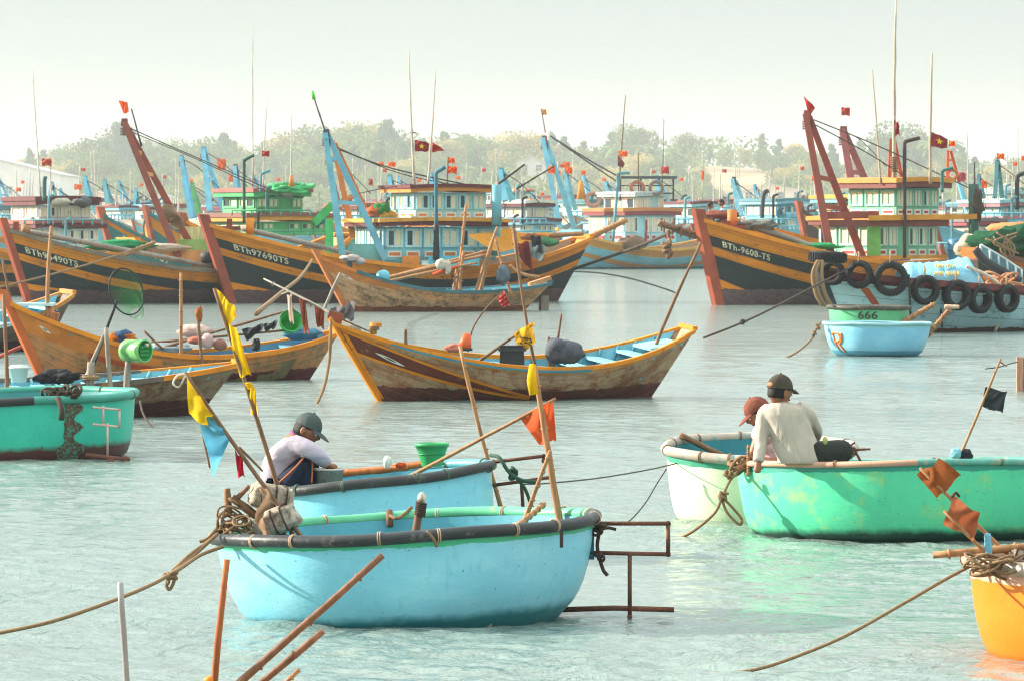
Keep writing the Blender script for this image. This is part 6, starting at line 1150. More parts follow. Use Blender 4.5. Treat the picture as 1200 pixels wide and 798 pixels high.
# ================================================================ the crowded fleet behind
def far_boat(label, D, bow, stern, zm, col, bands=None, cab=None, mast=None, ant=(), flags=(), pipes=(), hullB=3.4, stemc=S(160, 84, 60), text=None, seed=1):
    T, H = boat("trawler", label, (bow[0], bow[1], D), (stern[0], stern[1], D + 4), zm, .55, hullB, .9, .7, group=G_T, ta=0, tb=.5, draft=.7, fl=.8)
    H.shell(hullmat(bands or [(.35, YEL), (5, col)], S(110, 70, 66), .3, mul(col, .6), .2, .25), 30, 10); deck(H, DECK); H.gunwale(paint(mul(col, .8) if bands else YEL, .6), .18, .14, .04, .04); H.stem(paint(stemc, .6, .3), .2, .36, .3)
    for c in cab or (): px_cabin(T, D + 1.5, *c[0], c[1], c[2], c[3], c[4], c[5], c[6], c[7], 2, .25, roof_h=.16, seed=seed + c[7], dark=.18)
    for m_ in mast or (): aframe(T, D, m_[0], m_[1], m_[2], m_[3] if len(m_) > 3 else .18 * D / 200, .6, (.5, .8), tip=m_[4] if len(m_) > 4 else None)
    rr = random.Random(seed * 7 + int(bow[0]))
    for m_ in mast or ():
        (tx, ty) = m_[0][0]; line(T, [(tx, ty + 2, D), (tx + 22, ty + 16 + rr.uniform(-3, 3), D), (tx + 52, ty + 44, D)], .018 * D / 200)
    for c in cab or ():
        x0, y0, x1, y1 = c[0]
        for k in range(3):
            blob(m := MB(), P(rr.uniform(x0 + 2, x1 - 2), y0 - 4.2, D + rr.uniform(.5, 2.2)), (rr.uniform(.2, .5), .3, rr.uniform(.1, .25)), rr.randrange(90), .4, 12, 8); T.part("roof_gear", m, paint([S(60, 110, 80), S(170, 100, 60), S(90, 90, 90), S(190, 180, 160), S(60, 120, 140)][rr.randrange(5)], .7))
        for k in range(2):
            xx = rr.uniform(x0, x1); spar(T, (xx, y0 - 2, D + 1), (xx + rr.uniform(-4, 4), y0 - rr.uniform(14, 55), D + 1), .022 * D / 200, paint(S(170, 160, 146), .5), "antenna", .4)
        if x1 - x0 > 20:
            xx = x0 + (x1 - x0) * rr.uniform(.2, .8); bentpipe(T, [(xx, y1, D - .6), (xx, y0 - 6, D - .6), (xx + 1, y0 - 10, D - .6), (xx + 6, y0 - 12, D - .6)], .05 * D / 200, paint([S(50, 100, 110), S(40, 44, 46), S(90, 140, 150)][rr.randrange(3)], .5))
        m = MB()
        for k in range(9): m.tube([P(x0 - 6 + (x1 - x0 + 14) * k / 8, y1 + 1, D - .9), P(x0 - 6 + (x1 - x0 + 14) * k / 8, y1 - 5, D - .9)], .03 * D / 200, 5)
        m.tube([P(x0 - 6, y1 - 5, D - .9), P(x1 + 8, y1 - 5, D - .9)], .03 * D / 200, 5); T.part("rail", m, paint(mul(col, .9), .5))
    for a in ant: spar(T, (a[0], a[1], D + 1), (a[2], a[3], D + 1), .035 * D / 200, paint(S(190, 180, 166), .5), "antenna", .4)
    for i, f_ in enumerate(flags): x, y, w_, h_ = f_[:4]; bflag(T, D + .8, ((x, y), (x + w_, y + .1 * h_), (x + w_ * .97, y + h_), (x, y + h_ * .95)), f_[4] if len(f_) > 4 else C_OFLAG, seed=i, pole=((x - .3, y + h_ + f_[5]), (x - .3, y - 1)) if len(f_) > 5 else None)
    for p_ in pipes: bentpipe(T, [(x, y, D - .5) for x, y in p_[0]], p_[1], p_[2] if len(p_) > 2 else None)
    if text: H.text(text[0], text[1], text[2], text[3], M_TXT)
    return T, H
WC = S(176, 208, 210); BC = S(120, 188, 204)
far_boat("teal trawler lettered BTh98907 with a yellow band, behind the left black hull", 205, (119, 251), (335, 300), 1.1, S(62, 120, 124), [(.32, YEL), (5, S(62, 124, 126))], None, None, text=("BTh98907", .55, .68, .27))
far_boat("white and maroon wheelhouse trawler behind the BTh96490TS hull at the left", 190, (-70, 268), (150, 282), 1.2, S(90, 150, 160), None, [((34, 241, 112, 263), 2.4, S(206, 212, 206), WHT, S(120, 160, 160), MAR, MAR, 5), ((30, 268, 120, 290), 2.8, S(190, 204, 204), WHT, S(120, 160, 160), MAR, S(150, 90, 80), 6)], None, [(48, 234, 38, 76), (60, 234, 58, 176)], [(49, 186, 12, 9, cloth(S(180, 80, 60)))], [([(52, 236), (52, 214), (53, 207)], .08, paint(S(60, 100, 100), .5))])
TG, H = far_boat("green wheelhouse trawler rising behind the bow of BTh97690TS", 192, (215, 258), (400, 276), 1.3, S(70, 150, 110), None, [((278, 231, 356, 252), 2.4, S(80, 170, 110), S(96, 180, 124), S(110, 180, 130), S(60, 160, 96), S(150, 90, 80), 4), ((262, 260, 390, 276), 2.8, S(76, 170, 108), S(96, 180, 124), S(206, 140, 50), S(210, 140, 50), S(130, 84, 74), 6)], None, [(296, 224, 296, 28), (308, 222, 313, 115), (341, 220, 342, 130)], [(307, 177, 9, 7, cloth(S(160, 50, 44)))], [([(286, 262), (286, 193), (286.3, 189.5), (288.5, 187, ), (298, 182)], .06, paint(S(36, 84, 70), .5)), ([(305, 226), (306, 207), (306.3, 205), (308, 203.5), (317, 200)], .05, paint(S(80, 140, 150), .5))])
m = MB(); r = random.Random(14)
for i in range(16): m.torus(P(338 + r.uniform(-16, 16), 222 + r.uniform(-4, 3), 193 + r.uniform(-.5, .5)), r.uniform(.25, .5), .07, Matrix.Rotation(r.uniform(-.4, .4), 3, "X") @ Matrix.Rotation(r.uniform(-.3, .3), 3, "Y"), 18, 6)
single("hose_coil", m, paint(S(50, 160, 90), .6, .3), "bright green hose coiled on the green wheelhouse roof", "hose"); TG.part("brace", MB().beam(P(368, 262, 191), P(390, 240, 191), .12, .3), paint(S(60, 170, 90), .6)); TG.part("bracket", MB().box(P(386, 282, 191), (.3, .3, 1.6)), paint(S(70, 180, 100), .6)); TG.part("roof_horn", MB().tube([P(342, 219, 192), P(341, 206, 192)], [.12, .06], 8), paint(S(206, 120, 60), .6))
# flotilla
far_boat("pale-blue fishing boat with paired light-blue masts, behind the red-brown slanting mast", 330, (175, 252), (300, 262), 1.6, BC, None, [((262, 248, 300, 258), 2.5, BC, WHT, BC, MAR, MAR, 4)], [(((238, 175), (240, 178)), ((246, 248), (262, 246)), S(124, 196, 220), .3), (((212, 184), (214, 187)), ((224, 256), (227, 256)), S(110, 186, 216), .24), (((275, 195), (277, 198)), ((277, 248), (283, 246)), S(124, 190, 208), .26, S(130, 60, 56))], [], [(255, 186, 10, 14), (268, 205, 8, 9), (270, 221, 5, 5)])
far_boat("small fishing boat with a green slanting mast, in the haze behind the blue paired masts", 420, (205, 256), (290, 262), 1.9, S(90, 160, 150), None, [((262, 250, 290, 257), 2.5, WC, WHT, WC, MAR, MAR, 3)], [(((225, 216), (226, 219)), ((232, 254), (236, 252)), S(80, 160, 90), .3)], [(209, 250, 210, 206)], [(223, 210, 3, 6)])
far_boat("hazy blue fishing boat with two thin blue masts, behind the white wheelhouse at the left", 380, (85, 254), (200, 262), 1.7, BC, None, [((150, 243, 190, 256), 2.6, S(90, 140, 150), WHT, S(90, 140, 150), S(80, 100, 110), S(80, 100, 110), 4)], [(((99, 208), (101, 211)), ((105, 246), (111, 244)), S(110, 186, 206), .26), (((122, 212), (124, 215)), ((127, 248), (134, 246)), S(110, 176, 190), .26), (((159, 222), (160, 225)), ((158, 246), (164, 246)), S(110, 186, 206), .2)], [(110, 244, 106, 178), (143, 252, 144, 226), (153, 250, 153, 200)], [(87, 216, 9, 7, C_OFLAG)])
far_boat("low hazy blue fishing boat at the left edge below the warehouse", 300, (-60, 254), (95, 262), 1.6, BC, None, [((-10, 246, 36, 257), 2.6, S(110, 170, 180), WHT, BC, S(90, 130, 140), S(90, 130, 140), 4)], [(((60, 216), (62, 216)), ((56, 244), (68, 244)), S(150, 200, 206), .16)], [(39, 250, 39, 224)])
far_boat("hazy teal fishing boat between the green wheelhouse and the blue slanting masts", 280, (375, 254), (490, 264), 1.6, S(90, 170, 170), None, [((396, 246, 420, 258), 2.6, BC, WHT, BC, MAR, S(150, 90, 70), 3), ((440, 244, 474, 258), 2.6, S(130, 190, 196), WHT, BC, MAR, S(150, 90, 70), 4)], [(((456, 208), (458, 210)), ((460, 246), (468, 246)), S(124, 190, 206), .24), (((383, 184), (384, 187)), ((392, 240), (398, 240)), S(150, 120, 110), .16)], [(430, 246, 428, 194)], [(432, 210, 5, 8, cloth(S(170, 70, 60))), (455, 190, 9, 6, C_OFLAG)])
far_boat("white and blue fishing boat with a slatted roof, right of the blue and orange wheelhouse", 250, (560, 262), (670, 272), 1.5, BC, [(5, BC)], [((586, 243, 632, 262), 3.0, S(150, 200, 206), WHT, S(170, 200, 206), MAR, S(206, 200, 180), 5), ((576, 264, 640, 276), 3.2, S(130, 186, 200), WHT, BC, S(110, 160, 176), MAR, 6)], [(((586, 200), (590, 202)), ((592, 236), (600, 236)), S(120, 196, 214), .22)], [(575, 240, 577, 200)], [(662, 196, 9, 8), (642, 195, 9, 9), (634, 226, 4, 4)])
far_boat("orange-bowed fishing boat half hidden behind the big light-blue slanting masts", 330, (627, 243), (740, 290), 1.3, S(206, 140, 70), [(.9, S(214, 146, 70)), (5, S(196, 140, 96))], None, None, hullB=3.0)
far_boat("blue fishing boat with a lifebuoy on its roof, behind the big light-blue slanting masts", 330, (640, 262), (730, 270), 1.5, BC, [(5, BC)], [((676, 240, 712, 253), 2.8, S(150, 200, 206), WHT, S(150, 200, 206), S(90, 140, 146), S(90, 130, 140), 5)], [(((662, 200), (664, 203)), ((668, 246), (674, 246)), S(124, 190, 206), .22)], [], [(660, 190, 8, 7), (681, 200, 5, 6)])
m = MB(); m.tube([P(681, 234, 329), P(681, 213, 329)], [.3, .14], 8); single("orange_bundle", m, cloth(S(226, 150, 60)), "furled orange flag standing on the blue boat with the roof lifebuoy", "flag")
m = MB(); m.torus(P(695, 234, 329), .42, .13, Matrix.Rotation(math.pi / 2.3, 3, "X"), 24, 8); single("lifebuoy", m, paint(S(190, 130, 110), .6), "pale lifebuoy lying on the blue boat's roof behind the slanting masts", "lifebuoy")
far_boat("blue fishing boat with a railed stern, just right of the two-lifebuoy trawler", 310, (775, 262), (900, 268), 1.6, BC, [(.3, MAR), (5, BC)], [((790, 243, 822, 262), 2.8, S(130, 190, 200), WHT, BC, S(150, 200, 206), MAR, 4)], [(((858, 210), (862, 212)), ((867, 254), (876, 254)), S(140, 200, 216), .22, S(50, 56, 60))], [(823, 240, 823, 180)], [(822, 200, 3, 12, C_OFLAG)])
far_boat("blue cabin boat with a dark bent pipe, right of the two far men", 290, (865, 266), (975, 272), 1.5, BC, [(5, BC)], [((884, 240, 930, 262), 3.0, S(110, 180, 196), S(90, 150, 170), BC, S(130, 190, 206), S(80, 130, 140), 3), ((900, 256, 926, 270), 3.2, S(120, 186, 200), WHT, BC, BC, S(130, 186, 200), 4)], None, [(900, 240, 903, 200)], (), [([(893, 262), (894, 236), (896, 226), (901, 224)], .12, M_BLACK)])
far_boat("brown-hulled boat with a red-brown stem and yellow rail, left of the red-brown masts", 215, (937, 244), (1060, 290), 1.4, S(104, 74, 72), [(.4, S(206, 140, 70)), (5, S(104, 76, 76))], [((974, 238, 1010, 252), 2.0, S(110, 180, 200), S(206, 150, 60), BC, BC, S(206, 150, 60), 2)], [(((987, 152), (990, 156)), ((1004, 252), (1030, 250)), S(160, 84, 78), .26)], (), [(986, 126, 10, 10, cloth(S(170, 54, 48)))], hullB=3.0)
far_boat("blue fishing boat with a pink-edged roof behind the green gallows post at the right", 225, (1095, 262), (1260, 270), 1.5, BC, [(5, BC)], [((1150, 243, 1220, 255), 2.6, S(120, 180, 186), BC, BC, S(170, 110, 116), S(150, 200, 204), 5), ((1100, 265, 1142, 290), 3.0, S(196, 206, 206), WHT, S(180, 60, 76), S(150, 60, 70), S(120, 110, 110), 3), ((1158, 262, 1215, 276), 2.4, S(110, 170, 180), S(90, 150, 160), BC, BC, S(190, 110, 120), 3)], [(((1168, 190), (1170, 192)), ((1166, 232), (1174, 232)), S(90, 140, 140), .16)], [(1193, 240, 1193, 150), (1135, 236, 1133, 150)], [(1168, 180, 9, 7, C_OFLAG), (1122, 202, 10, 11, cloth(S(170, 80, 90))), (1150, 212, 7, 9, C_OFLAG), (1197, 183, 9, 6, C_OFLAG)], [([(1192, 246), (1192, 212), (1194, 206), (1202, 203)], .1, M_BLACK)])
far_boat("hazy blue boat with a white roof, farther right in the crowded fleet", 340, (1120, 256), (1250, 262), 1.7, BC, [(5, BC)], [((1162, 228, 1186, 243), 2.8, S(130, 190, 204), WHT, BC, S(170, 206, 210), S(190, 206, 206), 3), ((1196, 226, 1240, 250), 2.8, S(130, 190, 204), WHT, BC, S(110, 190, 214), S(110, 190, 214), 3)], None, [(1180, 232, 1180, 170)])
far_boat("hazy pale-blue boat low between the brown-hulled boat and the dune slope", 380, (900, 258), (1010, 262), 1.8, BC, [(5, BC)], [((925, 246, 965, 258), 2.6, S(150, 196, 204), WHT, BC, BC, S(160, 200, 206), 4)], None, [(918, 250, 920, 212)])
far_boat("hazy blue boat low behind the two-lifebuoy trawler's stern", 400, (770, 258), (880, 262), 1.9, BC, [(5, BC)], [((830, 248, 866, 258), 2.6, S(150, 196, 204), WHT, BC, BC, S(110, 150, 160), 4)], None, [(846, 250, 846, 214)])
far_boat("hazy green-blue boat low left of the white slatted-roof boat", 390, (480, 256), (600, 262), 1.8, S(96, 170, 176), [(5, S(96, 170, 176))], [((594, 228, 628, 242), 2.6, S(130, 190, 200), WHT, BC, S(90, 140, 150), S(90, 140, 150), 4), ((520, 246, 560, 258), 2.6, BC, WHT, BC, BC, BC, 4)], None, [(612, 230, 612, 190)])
far_boat("black and yellow trawler hull cut off by the left edge", 176, (-150, 280), (60, 312), 1.2, DKB, BT, None, None)

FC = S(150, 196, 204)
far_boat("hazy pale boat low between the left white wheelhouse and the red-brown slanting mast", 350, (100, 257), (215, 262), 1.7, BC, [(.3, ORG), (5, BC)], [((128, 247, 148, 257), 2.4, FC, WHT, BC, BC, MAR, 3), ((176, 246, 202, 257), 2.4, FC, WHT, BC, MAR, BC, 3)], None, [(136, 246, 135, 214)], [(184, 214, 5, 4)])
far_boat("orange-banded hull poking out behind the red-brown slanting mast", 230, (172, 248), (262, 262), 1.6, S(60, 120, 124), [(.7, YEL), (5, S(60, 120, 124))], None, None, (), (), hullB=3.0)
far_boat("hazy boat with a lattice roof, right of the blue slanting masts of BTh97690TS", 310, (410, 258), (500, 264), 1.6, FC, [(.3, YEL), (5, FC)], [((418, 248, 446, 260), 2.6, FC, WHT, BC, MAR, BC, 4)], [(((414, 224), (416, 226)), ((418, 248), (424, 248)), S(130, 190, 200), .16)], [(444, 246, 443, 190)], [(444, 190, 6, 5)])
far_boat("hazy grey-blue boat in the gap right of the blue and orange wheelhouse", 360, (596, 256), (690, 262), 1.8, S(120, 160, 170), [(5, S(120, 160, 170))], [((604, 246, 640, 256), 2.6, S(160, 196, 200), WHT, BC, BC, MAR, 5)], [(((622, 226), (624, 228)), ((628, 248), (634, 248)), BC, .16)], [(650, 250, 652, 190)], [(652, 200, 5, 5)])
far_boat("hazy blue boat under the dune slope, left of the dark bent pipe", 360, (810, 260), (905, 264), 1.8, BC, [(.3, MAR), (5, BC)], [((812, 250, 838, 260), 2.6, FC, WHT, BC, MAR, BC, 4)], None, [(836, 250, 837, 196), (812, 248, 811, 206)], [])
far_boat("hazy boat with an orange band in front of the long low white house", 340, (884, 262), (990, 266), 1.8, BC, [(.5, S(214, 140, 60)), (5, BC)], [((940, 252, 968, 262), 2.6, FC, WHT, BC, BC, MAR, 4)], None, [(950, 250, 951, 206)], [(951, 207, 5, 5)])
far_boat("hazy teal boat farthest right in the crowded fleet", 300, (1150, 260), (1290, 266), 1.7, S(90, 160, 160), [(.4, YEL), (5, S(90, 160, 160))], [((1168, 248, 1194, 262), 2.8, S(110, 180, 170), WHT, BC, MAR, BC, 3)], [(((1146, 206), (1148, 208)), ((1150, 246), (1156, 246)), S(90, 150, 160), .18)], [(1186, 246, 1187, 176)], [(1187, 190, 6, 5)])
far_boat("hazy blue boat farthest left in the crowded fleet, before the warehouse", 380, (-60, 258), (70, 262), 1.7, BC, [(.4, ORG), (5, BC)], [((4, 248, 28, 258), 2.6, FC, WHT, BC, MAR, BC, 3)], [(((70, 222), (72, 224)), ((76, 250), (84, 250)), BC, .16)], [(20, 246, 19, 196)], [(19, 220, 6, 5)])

def copy_tree(o, parent=None):
    c = o.copy(); COL.objects.link(c)
    if parent: c.parent = parent
    for ch in list(o.children): copy_tree(ch, c)
    return c
fr = random.Random(77)
for lab, grp, px0, cabs, mst, fl, spots in (
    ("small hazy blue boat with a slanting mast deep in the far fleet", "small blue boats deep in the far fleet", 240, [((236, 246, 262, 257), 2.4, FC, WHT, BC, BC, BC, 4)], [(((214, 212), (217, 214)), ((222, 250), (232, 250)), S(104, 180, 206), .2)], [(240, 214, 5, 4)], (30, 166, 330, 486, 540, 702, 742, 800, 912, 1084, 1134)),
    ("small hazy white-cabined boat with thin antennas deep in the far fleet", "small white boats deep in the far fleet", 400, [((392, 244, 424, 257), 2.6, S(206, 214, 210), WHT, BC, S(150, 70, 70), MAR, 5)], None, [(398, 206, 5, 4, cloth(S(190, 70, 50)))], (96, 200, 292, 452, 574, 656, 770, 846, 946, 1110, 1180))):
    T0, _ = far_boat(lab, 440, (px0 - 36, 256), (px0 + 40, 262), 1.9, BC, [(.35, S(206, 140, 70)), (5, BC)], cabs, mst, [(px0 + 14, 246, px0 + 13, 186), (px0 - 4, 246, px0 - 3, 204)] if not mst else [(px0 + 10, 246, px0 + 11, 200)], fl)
    T0.o["group"] = grp
    for px in spots:
        c = copy_tree(T0.o); D_ = fr.uniform(425, 520); c.location = (P(px, 300, D_).x, D_, 0); k = fr.uniform(.92, 1.1) * D_ / 440; c.scale = (k, k, k); c.rotation_euler.z += fr.uniform(-.35, .35)
# ================================================================ PEOPLE
def skin_surface(chains, sub=2):
    """chains of (point, radius); points closer than 1 mm are one joint -> one smooth tapering surface"""
    vs, rs, es = [], [], []
    def idx(p, r):
        for i, q in enumerate(vs):
            if (q - p).length < .001: return i
        vs.append(V(p)); rs.append(r); return len(vs) - 1
    for ch in chains:
        ids = [idx(V(p), r) for p, r in ch]
        for a, b in zip(ids, ids[1:]): es.append((a, b))
    me = bpy.data.meshes.new("s"); me.from_pydata(vs, es, []); ob = bpy.data.objects.new("s", me); COL.objects.link(ob)
    ob.modifiers.new("k", "SKIN").use_smooth_shade = True
    for i, l in enumerate(me.skin_vertices[0].data): l.radius = (rs[i], rs[i]); l.use_root = i == 0
    m = ob.modifiers.new("u", "SUBSURF"); m.levels = m.render_levels = sub
    e = bpy.data.meshes.new_from_object(ob.evaluated_get(bpy.context.evaluated_depsgraph_get()))
    mb = MB(); mb.add([v.co.copy() for v in e.vertices], [tuple(p.vertices) for p in e.polygons])
    COL.objects.unlink(ob); bpy.data.objects.remove(ob); bpy.data.meshes.remove(me); bpy.data.meshes.remove(e)
    return mb
def hand_chains(w, d, n, k=1.0, curl=.5, side=1):
    """palm with four unequal curled fingers and a thumb leaving its side; d: along the hand, n: back of the hand"""
    d = V(d).normalized(); n = V(n).normalized(); s = d.cross(n).normalized() * side; w = V(w); ch = []
    c = w + d * .055 * k
    ch.append([(w, .024 * k), (c, .032 * k), (w + d * .085 * k, .028 * k)])
    for i, (o, l) in enumerate(((-.030, .068), (-.010, .078), (.011, .072), (.030, .056))):
        p = w + d * .088 * k + s * o * k; q = [(c + s * o * .4 * k, .018 * k), (p, .0105 * k)]; dd = d.copy()
        for j in range(3): dd = (dd - n * curl * (.5 + .25 * j)).normalized(); p = p + dd * l * k * (.42, .33, .25)[j]; q.append((p, (.0098, .009, .0075)[j] * k))
        ch.append(q)
    p = w + d * .03 * k - s * .026 * k; ch.append([(w + d * .02 * k, .02 * k), (p, .013 * k), (p + (d * .6 - s * .8 - n * .2) * .032 * k, .0115 * k), (p + (d * 1.1 - s * .9 - n * .5) * .052 * k, .0095 * k)])
    return ch
def fuse(mb, voxel=.011, it=6):
    """overlapping volumes -> one continuous smooth surface"""
    me = mb.mesh("s"); ob = bpy.data.objects.new("s", me); COL.objects.link(ob); m = ob.modifiers.new("r", "REMESH"); m.mode = "VOXEL"; m.voxel_size = voxel; m.use_smooth_shade = True
    m = ob.modifiers.new("k", "SMOOTH"); m.factor = .5; m.iterations = it
    e = bpy.data.meshes.new_from_object(ob.evaluated_get(bpy.context.evaluated_depsgraph_get())); o = MB(); o.add([v.co.copy() for v in e.vertices], [tuple(p.vertices) for p in e.polygons])
    COL.objects.unlink(ob); bpy.data.objects.remove(ob); bpy.data.meshes.remove(me); bpy.data.meshes.remove(e); return o
def loft(mb, rings, D, n=24, crease=0.0, seed=0):
    """rings: (px, py, half width in px, half depth in m, depth offset)"""
    rows = []
    for k, (x, y, hw, dp, dy) in enumerate(rings):
        rows.append([P(x + hw * math.cos(a) * (1 + crease * mnoise.noise(V((math.cos(a) * 2, math.sin(a) * 2 + seed, k * .6)))), y, D + dy + dp * math.sin(a)) for a in [2 * math.pi * i / n for i in range(n)]])
    mb.grid(rows, 0, True); o = len(mb.v); mb.add([rows[0][i] for i in range(n)], [tuple(range(n))[::-1]]); mb.add([rows[-1][i] for i in range(n)], [tuple(range(n))]); return mb
SKIN = paint(S(142, 92, 66), .5, .15, 6, None, 0); HAIR = paint(S(28, 24, 24), .7, .3, 20, None, 0); EYEW = paint(S(210, 200, 190), .3, .05, 5, None, 0)
def head(T, body, c, face, up, k=1.0, cap=None, brim_dir=None, brim_l=.075, hair=True, strap=False):
    """head added to the body mesh; hair and cap as clothing. c: head centre, face: where it looks"""
    f = V(face).normalized(); u = V(up); u = (u - f * u.dot(f)).normalized(); s = u.cross(f); M = Matrix((f, s, u)).transposed()
    g = lambda x, y, z, a, b, w: math.exp(-((x - a) ** 2 + (y - b) ** 2 + (z - w) ** 2) / .05)
    def shape(d, p):
        q = V((p.x, p.y, p.z)); lo = max(0, -d.z)
        q.y *= 1 - .34 * lo; q.x *= 1 - .12 * lo
        if d.x > 0:
            q.x += .028 * k * math.exp(-((d.y / .16) ** 2 + ((d.z + .12) / .2) ** 2)) + .010 * k * math.exp(-((d.y / .3) ** 2 + ((d.z + .78) / .2) ** 2)) + .006 * k * math.exp(-((d.y / .25) ** 2 + ((d.z + .45) / .09) ** 2)) + .006 * k * math.exp(-((d.z - .18) / .1) ** 2) * max(0, d.x)
            for e in (-.36, .36): q.x -= .012 * k * math.exp(-(((d.y - e) / .17) ** 2 + ((d.z - .03) / .12) ** 2))
        return q
    c = V(c); body.sphere(c, (.094 * k, .076 * k, .116 * k), 28, 22, 0, M, shape)
    for sg in (-1, 1):
        e = c + M @ V((.082 * k, sg * .030 * k, .004 * k)); body.sphere(e, .0125 * k, 10, 8, 1); body.sphere(e + M @ V((.009 * k, 0, 0)), .006 * k, 8, 6, 2)
        body.tube([c + M @ V((.090 * k, sg * .014 * k, .024 * k)), c + M @ V((.092 * k, sg * .03 * k, .029 * k)), c + M @ V((.078 * k, sg * .05 * k, .023 * k))], .0045 * k, 5, 2)
        body.sphere(c + M @ V((-.006 * k, sg * .077 * k, -.008 * k)), (.02 * k, .009 * k, .032 * k), 10, 8, 0, M)
    body.tube([c + M @ V((.084 * k, y * k, -.055 * k)) for y in (-.022, -.008, .008, .022)], .005 * k, 6, 3)
    if hair:
        hm = MB(); hm.sphere(c, (.099 * k, .083 * k, .122 * k), 28, 18, 0, M, lambda d, p: p * ((1 + .05 * mnoise.noise(d * 6)) if d.z > .25 - .0 * d.x and d.x < .75 or (d.x < -.05 and d.z > -.42) or (abs(d.y) > .8 and d.z > .05) else .8)); T.part("hair", hm, HAIR)
    if cap:
        cm = MB(); rows = []
        for i in range(9):
            t = math.pi / 2 * i / 8; rows.append([c + M @ V((.104 * k * math.cos(t) * math.cos(a) - .004 * k, .088 * k * math.cos(t) * math.sin(a), (.026 + .108 * math.sin(t)) * k)) for a in [2 * math.pi * j / 28 for j in range(28)]])
        cm.grid(rows, 0, True); cm.sphere(c + M @ V((-.004 * k, 0, .135 * k)), .008 * k, 8, 6); T.part("cap", cm, cap)
        bd = math.radians(brim_dir or 0); bm = MB(); r1 = []; r2 = []
        for j in range(13):
            a = bd + math.radians(-62 + 124 * j / 12); e = math.cos((a - bd) * 1.35); x, y = .100 * math.cos(a), .085 * math.sin(a); bx, by = math.cos(bd), math.sin(bd)
            r1.append(c + M @ V((x * k, y * k, .030 * k))); q = V((x + bx * brim_l * max(0, e) ** .6, y + by * brim_l * max(0, e) ** .6, .030 - .030 * max(0, e) - .012 * abs(math.sin(a - bd)))); r2.append(c + M @ (q * k))
        mid = [a.lerp(b, .5) + u * .006 * k for a, b in zip(r1, r2)]; bm.grid([r1, mid, r2]); bm.grid([[p - u * .006 * k for p in r] for r in (r2, mid, r1)]); bm.grid([r2, [p - u * .006 * k for p in r2]]); T.part("cap_brim", bm, cap)
        if strap: sm = MB(); sm.sphere(c + M @ V((-.098 * k, 0, .05 * k)), (.012 * k, .036 * k, .018 * k), 14, 8, 0, M); T.part("strap_gap", sm, paint(S(176, 104, 70), .6))
    return M
def person(name_label, D, base, chains, shirt, trousers, sm, tm, hd, group="people in the boats", skin=SKIN, extras=()):
    T = Thing("person", name_label, "person", base, group=group); b = skin_surface(chains); head(T, b, *hd[0], **hd[1])
    T.part("body", b, [skin, EYEW, M_BLACK, paint(S(110, 58, 48), .5)])
    if shirt: T.part("shirt", shirt if isinstance(shirt, MB) else skin_surface(shirt), sm)
    if trousers: T.part("trousers", skin_surface(trousers), tm)
    for nm, mb, mt in extras: T.part(nm, mb, mt)
    return T
# --- squatting man in the second blue boat
D = 36.0
J = lambda x, y, dy=0.0: P(x, y, D + dy)
pel, sp1, sp2, sp3, nk, hc = J(329, 580), J(324, 562), J(327, 541), J(338, 523), J(350, 513), J(359, 504)
shN, shF = J(346, 521, -.15), J(346, 520, .17); elN, elF = J(371, 531, -.2), J(372, 531, .2); wrN, wrF = J(383, 545, -.08), J(385, 546, .06)
hipN, hipF = J(332, 581, -.1), J(332, 581, .1); knN, knF = J(359, 537, -.13), J(367, 539, .14); anN, anF = J(357, 592, -.1), J(365, 592, .12); toN, toF = J(370, 598, -.1), J(378, 597, .12)
hN = hand_chains(wrN, J(391, 548, .0) - wrN, V((.3, -.6, .7)), 1, .6, 1); hF = hand_chains(wrF, J(393, 548, 0) - wrF, V((.3, .6, .7)), 1, .6, -1)
body = [[(pel, .115), (sp1, .11), (sp2, .115), (sp3, .12), (nk, .055), (J(355, 508), .05)], [(sp3, .12), (shN, .055), (elN, .04), (wrN, .024)], [(sp3, .12), (shF, .055), (elF, .04), (wrF, .024)], [(pel, .115), (hipN, .085), (knN, .055), (anN, .036), (toN, .03)], [(pel, .115), (hipF, .085), (knF, .055), (anF, .036), (toF, .03)]] + hN + hF
shirt = [[(pel, .128), (sp1, .132), (sp2, .142), (sp3, .142), (J(346, 516), .075)], [(sp3, .142), (shN, .078), (J(360, 525, -.2), .068), (elN, .064), (J(378, 538, -.14), .056), (J(383, 544, -.085), .046)], [(sp3, .142), (shF, .078), (J(360, 525, .2), .068), (elF, .064), (J(379, 538, .13), .056), (J(385, 545, .065), .046)]]
trs = [[(J(326, 578), .135), (hipN, .12), (J(346, 558, -.12), .105), (knN, .083), (J(359, 560, -.12), .07), (J(358, 588, -.1), .055)], [(J(326, 578), .135), (hipF, .12), (J(348, 558, .12), .105), (knF, .083), (J(366, 560, .13), .07), (J(365, 588, .12), .055)]]
st = MB(); st.tube(catmull([J(326, 566, -.235), J(338, 555, -.24), J(350, 543, -.225), J(358, 533, -.2)], 8), .0075, 6); st2 = MB(); st2.tube(catmull([J(366, 540, -.16), J(366, 552, -.17), J(365, 566, -.17)], 6), .007, 6)
shm = NT("shirt_cloth"); f = shm.noise(7, 4); wv = shm.noise(3.5, 3, .5, shm.map(shm.tc(), (1, 1, 2.5)), .6); shm.bump(wv, .5, .05); M_SH1 = shm.out(shm.mix(f, S(180, 164, 178), S(200, 186, 194)), .85, .15)
shm = NT("shirt_cloth"); f = shm.noise(7, 4); wv = shm.noise(3.2, 3, .5, shm.map(shm.tc(), (2.2, 1, .8)), .8); shm.bump(wv, .8, .06); M_SH2 = shm.out(shm.mix(f, S(172, 160, 146), S(192, 180, 166)), .85, .15)
blob(hem := MB(), J(316, 585, -.02), (.07, .16, .09), 3, .25)
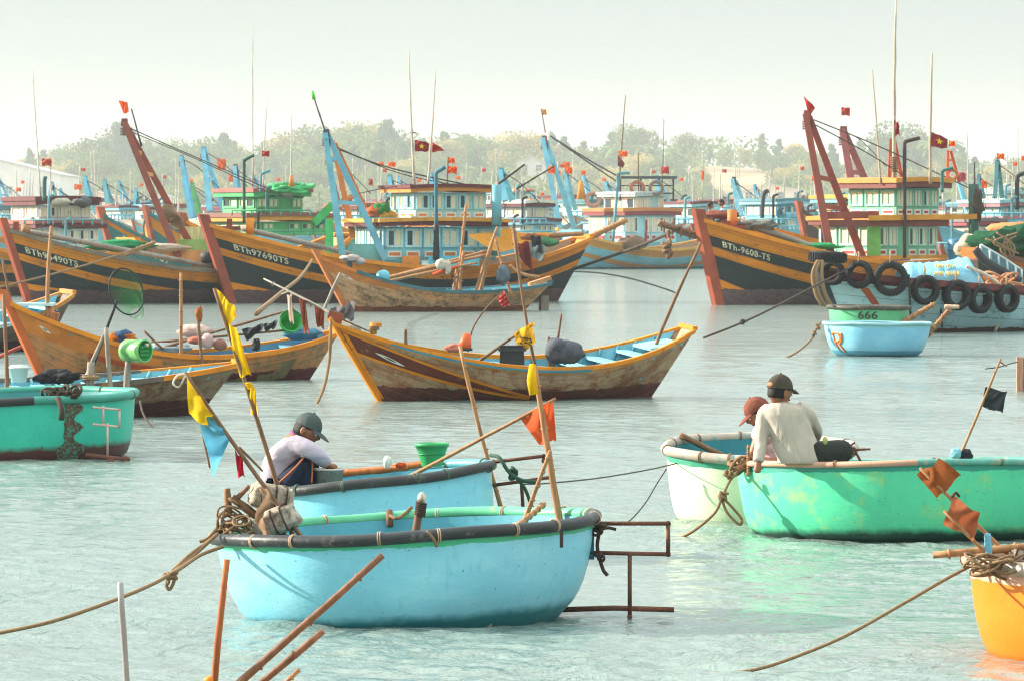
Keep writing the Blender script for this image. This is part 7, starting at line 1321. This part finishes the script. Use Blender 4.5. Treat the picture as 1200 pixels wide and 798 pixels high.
person("man in lilac shirt and grey cap squatting in the second blue boat", D, J(335, 598), body, shirt, trs, M_SH1, cloth(S(38, 46, 62), trans=0), ((J(359.5, 504, 0), V((.86, -.22, -.42)), V((.42, 0, .86))), dict(k=.98, cap=cloth(S(78, 86, 84), trans=0), brim_dir=0, brim_l=.085)),
       extras=[("trouser_stripe", st, paint(S(206, 112, 66), .7)), ("trouser_stripe", st2, paint(S(206, 112, 66), .7)), ("collar", MB().torus(J(350, 514), .07, .014, Matrix.Rotation(.75, 3, "Y"), 18, 6), cloth(S(150, 96, 130), trans=0)), ("cloth_hem", hem, cloth(S(196, 158, 150), trans=0))])
second.part("board", MB().box(V((J(345, 600).x, D, .135)), (.75, .6, .03)), M_GREYWOOD)
# --- man in the grey shirt on the green boat, back to the camera
D = 37.7
pel, sp1, sp2, sp3, nk = J(957, 536), J(946, 524), J(934, 506), J(922, 488), J(915, 470)
shN, shF = J(898, 485, .0), J(945, 484, .05); elN, wrN = J(892, 516, -.02), J(888.5, 541, -.1); elF, wrF = J(954, 507, .2), J(944, 526, .32)
hipL, hipR = J(958, 540, .1), J(966, 536, -.02); knL, anL = J(930, 540, .45), J(936, 575, .5); knR, anR = J(992, 525, .16), J(960, 556, .4)
hN = hand_chains(wrN, V((-.1, -.25, -1)), V((-.4, -.9, .2)), 1, .35, 1); hF = hand_chains(wrF, V((-.6, .4, -.5)), V((.3, .4, .8)), 1, .5, -1)
body = [[(J(942, 538), .11), (J(934, 523), .085), (J(927, 506), .085), (J(921, 487), .09), (J(915, 473), .055), (J(914, 463), .052)], [(J(921, 487), .09), (shN, .04), (elN, .034), (wrN, .026)], [(J(921, 487), .09), (J(943, 486, .03), .045), (J(954, 507, .2), .034), (wrF, .024)], [(J(942, 538), .11), (hipL, .09), (knL, .058), (anL, .038), (J(928, 584, .6), .03)], [(J(942, 538), .11), (hipR, .1), (knR, .062), (anR, .04), (J(950, 562, .5), .03)]] + hN + hF
sb = loft(MB(), [(915, 470.5, 8.5, .055, 0), (917, 474, 17, .085, 0), (919, 479, 24, .105, 0), (920.5, 486, 27, .118, 0), (924, 498, 26.5, .125, 0), (929, 511, 26.5, .13, 0), (934.5, 523, 28, .135, 0), (938, 532, 30, .14, 0), (940, 538, 30, .145, 0), (941, 543, 29, .14, 0)], D, 28, .16, 3)
sb.tube(catmull([J(904, 479), J(896, 486, 0), J(893, 500, -.01), J(892, 518, -.03), J(889.5, 533, -.08), J(888.5, 541, -.1)], 5), [.058, .060, .061, .061, .060, .058, .057, .056, .055, .054, .053, .053, .052, .051, .05, .049, .048, .047, .046, .046, .045, .044, .044, .043, .043, .042], 12)
sb.tube(catmull([J(934, 480), J(945, 486, .04), J(952, 497, .12), J(956, 508, .22), J(946, 522, .3)], 5), [.07, .07, .07, .068, .066, .064, .062, .06, .058, .056, .055, .054, .053, .052, .051, .05, .05, .048, .046, .045, .044], 12)
shirt = fuse(sb, .010, 3)
trs = [[(J(948, 540), .12), (pel, .142), (hipR, .14), (J(980, 531, .08), .11), (knR, .082), (J(976, 544, .26), .07)], [(pel, .142), (hipL, .13), (knL, .085), (J(934, 562, .48), .06)]]
person("man in light grey shirt and dark cap seated, back turned, on the green boat", D, J(950, 560), body, shirt, trs, M_SH2, cloth(S(50, 52, 46), trans=0), ((J(914, 459), V((.86, .62, -.08)), V((.05, .0, 1))), dict(k=1.0, cap=cloth(S(74, 66, 56), trans=0), brim_dir=0, brim_l=.07, strap=True)),
       extras=[("belt_tag", MB().sphere(J(967, 516, -.1), (.02, .012, .03), 8, 6), paint(S(170, 180, 110), .6))])
# --- man with rust cap behind him
D = 38.4
pel, sp1, sp2, sp3, nk = J(918, 552), J(914, 538), J(908, 522), J(902, 506), J(896, 495)
shN, shF = J(892, 508, -.1), J(914, 505, .1); elN, wrN = J(884, 528, -.12), J(874, 544, -.15); elF, wrF = J(896, 532, .25), J(880, 546, .15)
hipL, hipR = J(912, 552, -.1), J(916, 552, .1); knL, anL = J(884, 545, -.16), J(900, 565, -.1); knR, anR = J(872, 549, .14), J(890, 566, .16)
hN = hand_chains(wrN, V((-.8, -.2, -.4)), V((-.1, -.4, .9)), 1, .4, 1); hF = hand_chains(wrF, V((-.8, 0, -.4)), V((0, .3, .9)), 1, .4, -1)
body = [[(pel, .12), (sp1, .115), (sp2, .12), (sp3, .12), (nk, .055), (J(892, 488), .05)], [(sp3, .12), (shN, .055), (elN, .04), (wrN, .025)], [(sp3, .12), (shF, .055), (elF, .04), (wrF, .025)], [(pel, .12), (hipL, .09), (knL, .058), (anL, .038), (J(890, 570, -.1), .03)], [(pel, .12), (hipR, .09), (knR, .058), (anR, .038), (J(880, 571, .16), .03)]] + hN + hF
shirt = [[(pel, .135), (sp1, .135), (sp2, .145), (sp3, .142), (J(898, 499), .075)], [(sp3, .142), (shN, .08), (J(888, 519, -.12), .072)], [(sp3, .142), (shF, .08), (J(905, 520, .18), .072)]]
trs = [[(pel, .138), (hipL, .115), (J(898, 549, -.14), .095), (J(888, 546, -.16), .085)], [(pel, .138), (hipR, .115), (J(894, 550, .12), .095), (J(880, 549, .14), .085)]]
person("man in a rust-coloured cap crouching behind the grey-shirted man on the green boat", D, J(905, 572), body, shirt, trs, cloth(S(216, 190, 190), trans=0), cloth(S(170, 116, 92), trans=0), ((J(889, 484), V((-.84, -.05, -.52)), V((-.5, 0, .86))), dict(k=.98, cap=cloth(S(124, 72, 58), trans=0), brim_dir=0, brim_l=.08)), skin=paint(S(150, 98, 72), .5, .12, 6, None, 0))
greenb.part("thwart", MB().box(V((J(930, 560).x + .28, 38.3, .27)), (.8, .6, .04)), M_GREYWOOD)
# --- two far men on the bow of BTh-9608-TS
def far_man(label, px, D_, top, sitz, shirt_c, tr_c, face, hat=None):
    c = P(px, top, D_); z0 = c.z - .76; B = lambda x, y, z: V((c.x + x, c.y + y, z0 + z)); fx = 1 if face.x > 0 else -1
    bd = [[(B(0, 0, .08), .12), (B(.02 * fx, 0, .3), .115), (B(.06 * fx, 0, .5), .12), (B(.07 * fx, 0, .60), .055), (B(.075 * fx, 0, .64), .05)]]; sh_ = [[(B(0, 0, .1), .14), (B(.02 * fx, 0, .3), .145), (B(.06 * fx, 0, .5), .145), (B(.07 * fx, 0, .58), .075)]]; tr = []
    for s_ in (-1, 1):
        sd = B(.06 * fx, s_ * .17, .5); el = B(.2 * fx, s_ * .22, .26); wr = B(.38 * fx, s_ * .12, .2); kn = B(.36 * fx, s_ * .14, .28); an = B(.34 * fx, s_ * .13, -.12)
        bd += [[(B(.06 * fx, 0, .5), .12), (sd, .055), (el, .04), (wr, .026)], [(B(0, 0, .08), .12), (B(.03 * fx, s_ * .1, .08), .09), (kn, .058), (an, .04), (B(.46 * fx, s_ * .13, -.15), .03)]] + hand_chains(wr, V((fx, 0, -.3)), V((0, 0, 1)), 1, .4, s_)
        sh_ += [[(B(.06 * fx, 0, .5), .145), (sd, .08), (el, .062), (wr.lerp(el, .2), .045)]]; tr += [[(B(0, 0, .08), .14), (B(.03 * fx, s_ * .1, .08), .115), (kn, .085), (an, .06)]]
    person(label, D_, B(0, 0, -.16), bd, sh_, tr, cloth(shirt_c, trans=0), cloth(tr_c, trans=0), ((B(.09 * fx, 0, .76), face, V((0, 0, 1))), dict(k=1.0)))
far_man("far man in light-blue shirt sitting on the bow of BTh-9608-TS", 849, 159, 238, 0, S(140, 190, 206), S(60, 60, 66), V((-.9, -.1, -.3)))
far_man("far man in dark clothes sitting on the bow of BTh-9608-TS", 829, 160, 241, 0, S(70, 84, 84), S(60, 60, 66), V((.8, .3, -.2)))
